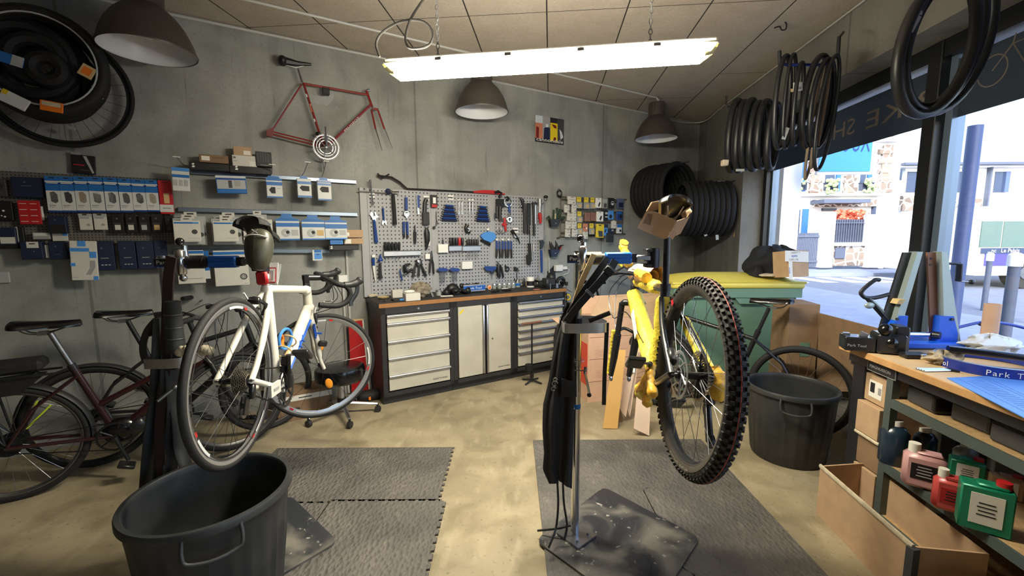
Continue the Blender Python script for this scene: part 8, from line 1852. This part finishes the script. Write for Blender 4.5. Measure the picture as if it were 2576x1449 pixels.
c2=V((c.x+.05,c.y+.06,TT));g=MB();g.tube([V((-.14,.06,.075)),V((-.02,.0,.07)),V((.18,-.10,.06)),V((.32,-.16,.06))],[.022,.024,.022,.02],'blackgloss',n=14,sq=.7);g.ell((.14,-.10,.083),(.02,.014,.004),'limes');ob('bike_pump',g,loc=c2,label='long black tube with green button lying across the blue ring tray',cat='tool',sm=60)
g=MB();g.box((0,0,0),(.03,.02,.025),'white',bev=.004);ob('rubber_block',g,loc=c2+V((-.14,-.07,.02)),label='small white block inside the blue ring tray',cat='block') if 0 else None
p,s=tp(2500,885)
g=MB();g.lathe([(14*s,0),(16*s,.0),(16*s,118*s),(14*s,118*s)],(0,0,0),(0,0,1),'cardpink',n=32,closed=True);tb=ob('cardboard_tube',g,loc=(p.x+.02,p.y+.05,TT),label='upright cardboard tube with a white label on the workbench',cat='tube',sm=50)
g=MB();g.lathe([(16.4*s,12*s),(16.4*s,88*s)],(0,0,0),(0,0,1),'paper',n=8,arc=(rad(150),rad(200)));g.X=None;g.lathe([(16.6*s,70*s),(16.6*s,82*s)],(0,0,0),(0,0,1),'ink',n=5,arc=(rad(165),rad(185)));ob('label',g,tb,sm=40)
p,s=tp(2545,905);g=MB()
mat('plasticbag',(206,208,208),.25,spec=.8);crumpled(g,0,.12,.06,.045,'plasticbag',1);crumpled(g,.09,.07,.05,.035,'plasticbag',3);ob('plastic_bag',g,loc=(p.x+.06,p.y+.16,TT),label='white and clear plastic bag lying on the blue ring tray',cat='bag',sm=60)
p,s=tp(2370,935)
for k2 in range(4):
    g=MB();y=.012*k2;g.cyl((-48*s,y,.005),(22*s,y-.004*k2,.005),.0042,'chrome',n=8);g.cyl((22*s,y-.004*k2,.005),(34*s,y-.02,.005),.0045,'darksteel',n=8)
    ob('hex_key',g,loc=(p.x,p.y,TT),rot=(0,0,.05),label='chrome hex key lying at the front edge of the workbench, %s from the edge'%nth[k2],cat='hex key',group='chrome hex keys on the workbench')
p,s=tp(2440,935);g=MB()
for k2 in range(5): g.cyl((0,0,.006),(.05+.012*k2,-.03*k2+.03,.006),.003,'chrome',n=6)
g.ell((0,0,.012),(.02,.014,.01),'darksteel');ob('folding_tool',g,loc=(p.x,p.y,TT),label='fanned out folding tool beside the chrome hex keys',cat='tool')
mat('matblue',(76,130,214),.45);mat('matdark',(52,96,180),.5)
Lm=[PZ(x,y,TT) for x,y in ((2382,952),(2576,1052),(2700,1020),(2640,940))]
c=sum(Lm,V((0,0,0)))/4;g=MB();g.prism([(q.x-c.x,q.y-c.y) for q in Lm],(0,0,0),(1,0,0),(0,1,0),.003,'matblue')
a=Lm[0]-c;b_=Lm[1]-c;d2=Lm[3]-c
for i in range(22):
    q=a.lerp(b_,.12+.04*i)+(d2-a)*.12;e=q+(d2-a)*.14;n_=(b_-a).normalized()*.004;g.quad(q+V((0,0,.0034)),q+n_+V((0,0,.0034)),e+n_+V((0,0,.0034)),e+V((0,0,.0034)),'matdark')
for f in (.08,.30,.34): q=a+(d2-a)*f;e=b_+(d2-a)*f;n_=(d2-a).normalized()*.003;g.quad(q+V((0,0,.0034)),e+V((0,0,.0034)),e+n_+V((0,0,.0034)),q+n_+V((0,0,.0034)),'matdark')
ob('work_mat',g,loc=c,label='blue printed rubber work mat on the right end of the workbench',cat='mat',sm=0)
p,s=tp(2545,860);g=MB();
g.tube(smooth_path([V((-.28,.0,.03)),V((-.15,.02,.06)),V((0,.03,.085)),V((.15,.03,.07)),V((.3,0,.03))],5),.009,'parkblue',n=8);g.box((-.0,.02,.11),(.02,.01,.05),'parkblue');g.ell((.0,.02,.075),(.05,.02,.018),'darksteel');ob('alignment_bow',g,loc=(p.x,p.y+.12,TT),label='blue curved measuring bow behind the cardboard tube',cat='tool')
p,s=tp(2442,850);g=MB();g.tube([V((0,0,0)),V((.0,0,.05)),V((.02,0,.16))],[.02,.012,.012],'navy');ob('screwdriver',g,loc=(p.x,p.y+.06,TT),label='dark reddish screwdriver handle standing behind the truing stand',cat='screwdriver') if 0 else None
# ---------------------------------------------------------------- tubes hanging on the shopfront side
def loop(name,label,cx,cy,rx,ry,Yc,r,m,yaw=0,tilt=0,group=None,fl=.75,asym=0):
    c=PY(cx,cy,Yc);s=(c-CAMP).dot(FW)/FP;g=MB();pts=[]
    for i in range(40):
        a=2*pi*i/40;x=rx*s*sin(a)*(1+asym*cos(a));z=ry*s*cos(a);pts.append(Matrix.Rotation(tilt,3,'Y')@V((x,x*yaw,z)))
    g.tube(pts,r,m,n=10,closed=True,sq=fl);return ob(name,g,loc=c,label=label,cat='tyre' if name=='tyre' else 'inner tube',group=group,sm=60)
mat('tubebrown',(112,96,80),.6,noise=.25,nscale=14)
gp='tubes and tyres hung above the container'
for k,(cx,rx,dy) in enumerate(((1848,28,0),(1866,26,3),(1884,32,-2),(1902,30,4),(1922,33,0),(1944,26,6))):
    loop('tyre','folded black tyre hanging above the container, %s from the left'%nth[k],cx,342+dy-k,rx,86-k*1.5,3.95-.05*k,.030,'tube',yaw=.9,tilt=.05,group=gp)
g=MB();a=PY(1830,268,3.95);g.tube([a,PY(1940,262,3.7)],.008,'darksteel');g.tube([PY(1826,262,3.95),PY(1828,240,3.95)],.008,'darksteel');ob('tyre_hanger',g,label='dark bar carrying the folded tyres above the container',cat='hanger')
for k,(x,y) in enumerate(((1823,410),(1862,428))): ob('price_tag',MB().box((0,0,0),(.05,.05,.05) if k==0 else (.07,.01,.02),'rag' if k==0 else 'packgrey',bev=.005),loc=PY(x,y,3.80),label='pale tape band low on the folded tyres, %s'%['left one','right one'][k],cat='tape')
Yb=3.05
hb2=thing('tube_hanger','blue steel hanger bracket holding inner tubes under the ceiling','hanger',PY(2025,162,Yb))
o_=PY(2025,162,Yb)
for a,b_ in (((1962,168),(1961,128)),((2108,140),(2111,92))): ob('upright',MB().cyl(PY(*a,Yb)-o_,PY(*b_,Yb)-o_,.011,'navysteel'),hb2)
g=MB();g.tube([PY(1964,158,Yb)-o_,PY(1978,163,Yb)-o_,PY(2072,163,Yb)-o_,PY(2108,140,Yb)-o_],.010,'parkblue',n=8);g.cyl(PY(2111,95,Yb)-o_,PY(2111,88,Yb)-o_+V((.1,.1,.06)),.008,'navysteel');ob('crossbar',g,hb2)
for k,(cx,cy,rx,ry,r,m,l,yw) in enumerate(((1968,258,30,112,.017,'tube','leftmost loop, dark and tall',.7),(1986,256,24,114,.012,'tube','second loop from the left, thin',.8),(2008,262,26,100,.013,'tube','third loop with a white tag',1.0),(2052,258,44,112,.022,'tube','wide thick loop at the right end',.5),(2068,262,44,108,.016,'tube','outer loop at the right end',.6),(2080,285,34,140,.012,'tube','long loop hanging lowest',.6),(2052,300,14,148,.010,'tubebrown','brown dusty narrow loop',.6),(2064,290,13,130,.009,'tubebrown','brown dusty loop, the shorter',.6))):
    loop('inner_tube','inner tube on the blue hanger, %s'%l,cx,cy,rx,ry,Yb-.02*(k%3),r,m,yaw=yw,tilt=.10 if k>2 else .03,group='inner tubes on the blue hanger')
ob('price_tag',MB().box((0,0,0),(.06,.004,.055),'packwhite').box((.01,-.003,-.01),(.02,.001,.015),'printgrey').box((-.03,.001,-.02),(.035,.003,.02),'stripetan'),loc=PY(2007,218,Yb-.06),rot=(0,-.08,0),label='white tag on the inner tubes of the blue hanger',cat='tag',sm=0)
ob('price_tag',MB().box((0,0,0),(.025,.004,.08),'packgrey',Matrix.Rotation(.3,3,'Y')),loc=PY(1976,336,Yb-.06),label='narrow crumpled pale tag low on the blue hanger loops',cat='tag',sm=0)
for k,(cx,cy,rx,ry,r,m,l) in enumerate(((2358,118,112,166,.026,'tube','outermost, reaching lowest'),(2378,100,112,172,.021,'tube','second'),(2388,92,128,186,.025,'tube','widest, at the right'),(2368,112,98,150,.017,'tube','innermost'))):
    loop('inner_tube','large black inner tube hanging nearest at the upper right, %s'%l,cx,cy,rx,ry,2.02+.03*k,r,m,yaw=.25,tilt=.28,group='large inner tubes at the upper right')
ob('price_tag',MB().box((0,0,0),(.018,.005,.07),'printgrey',Matrix.Rotation(.45,3,'Y')).box((.01,0,.045),(.03,.004,.015),'clearbag'),loc=PY(2302,60,1.97),label='grey crumpled tag near the top of the large inner tubes',cat='tag',sm=0)
q=PY(2385,-95,2.05);g=MB();g.cyl(q,V((q.x,q.y,ZC)),.01,'navysteel');g.tube([q+V((-.12,0,0)),q+V((.12,0,0))],.012,'navysteel');ob('tube_hanger',g,label='hanger rod carrying the large inner tubes at the upper right',cat='hanger')
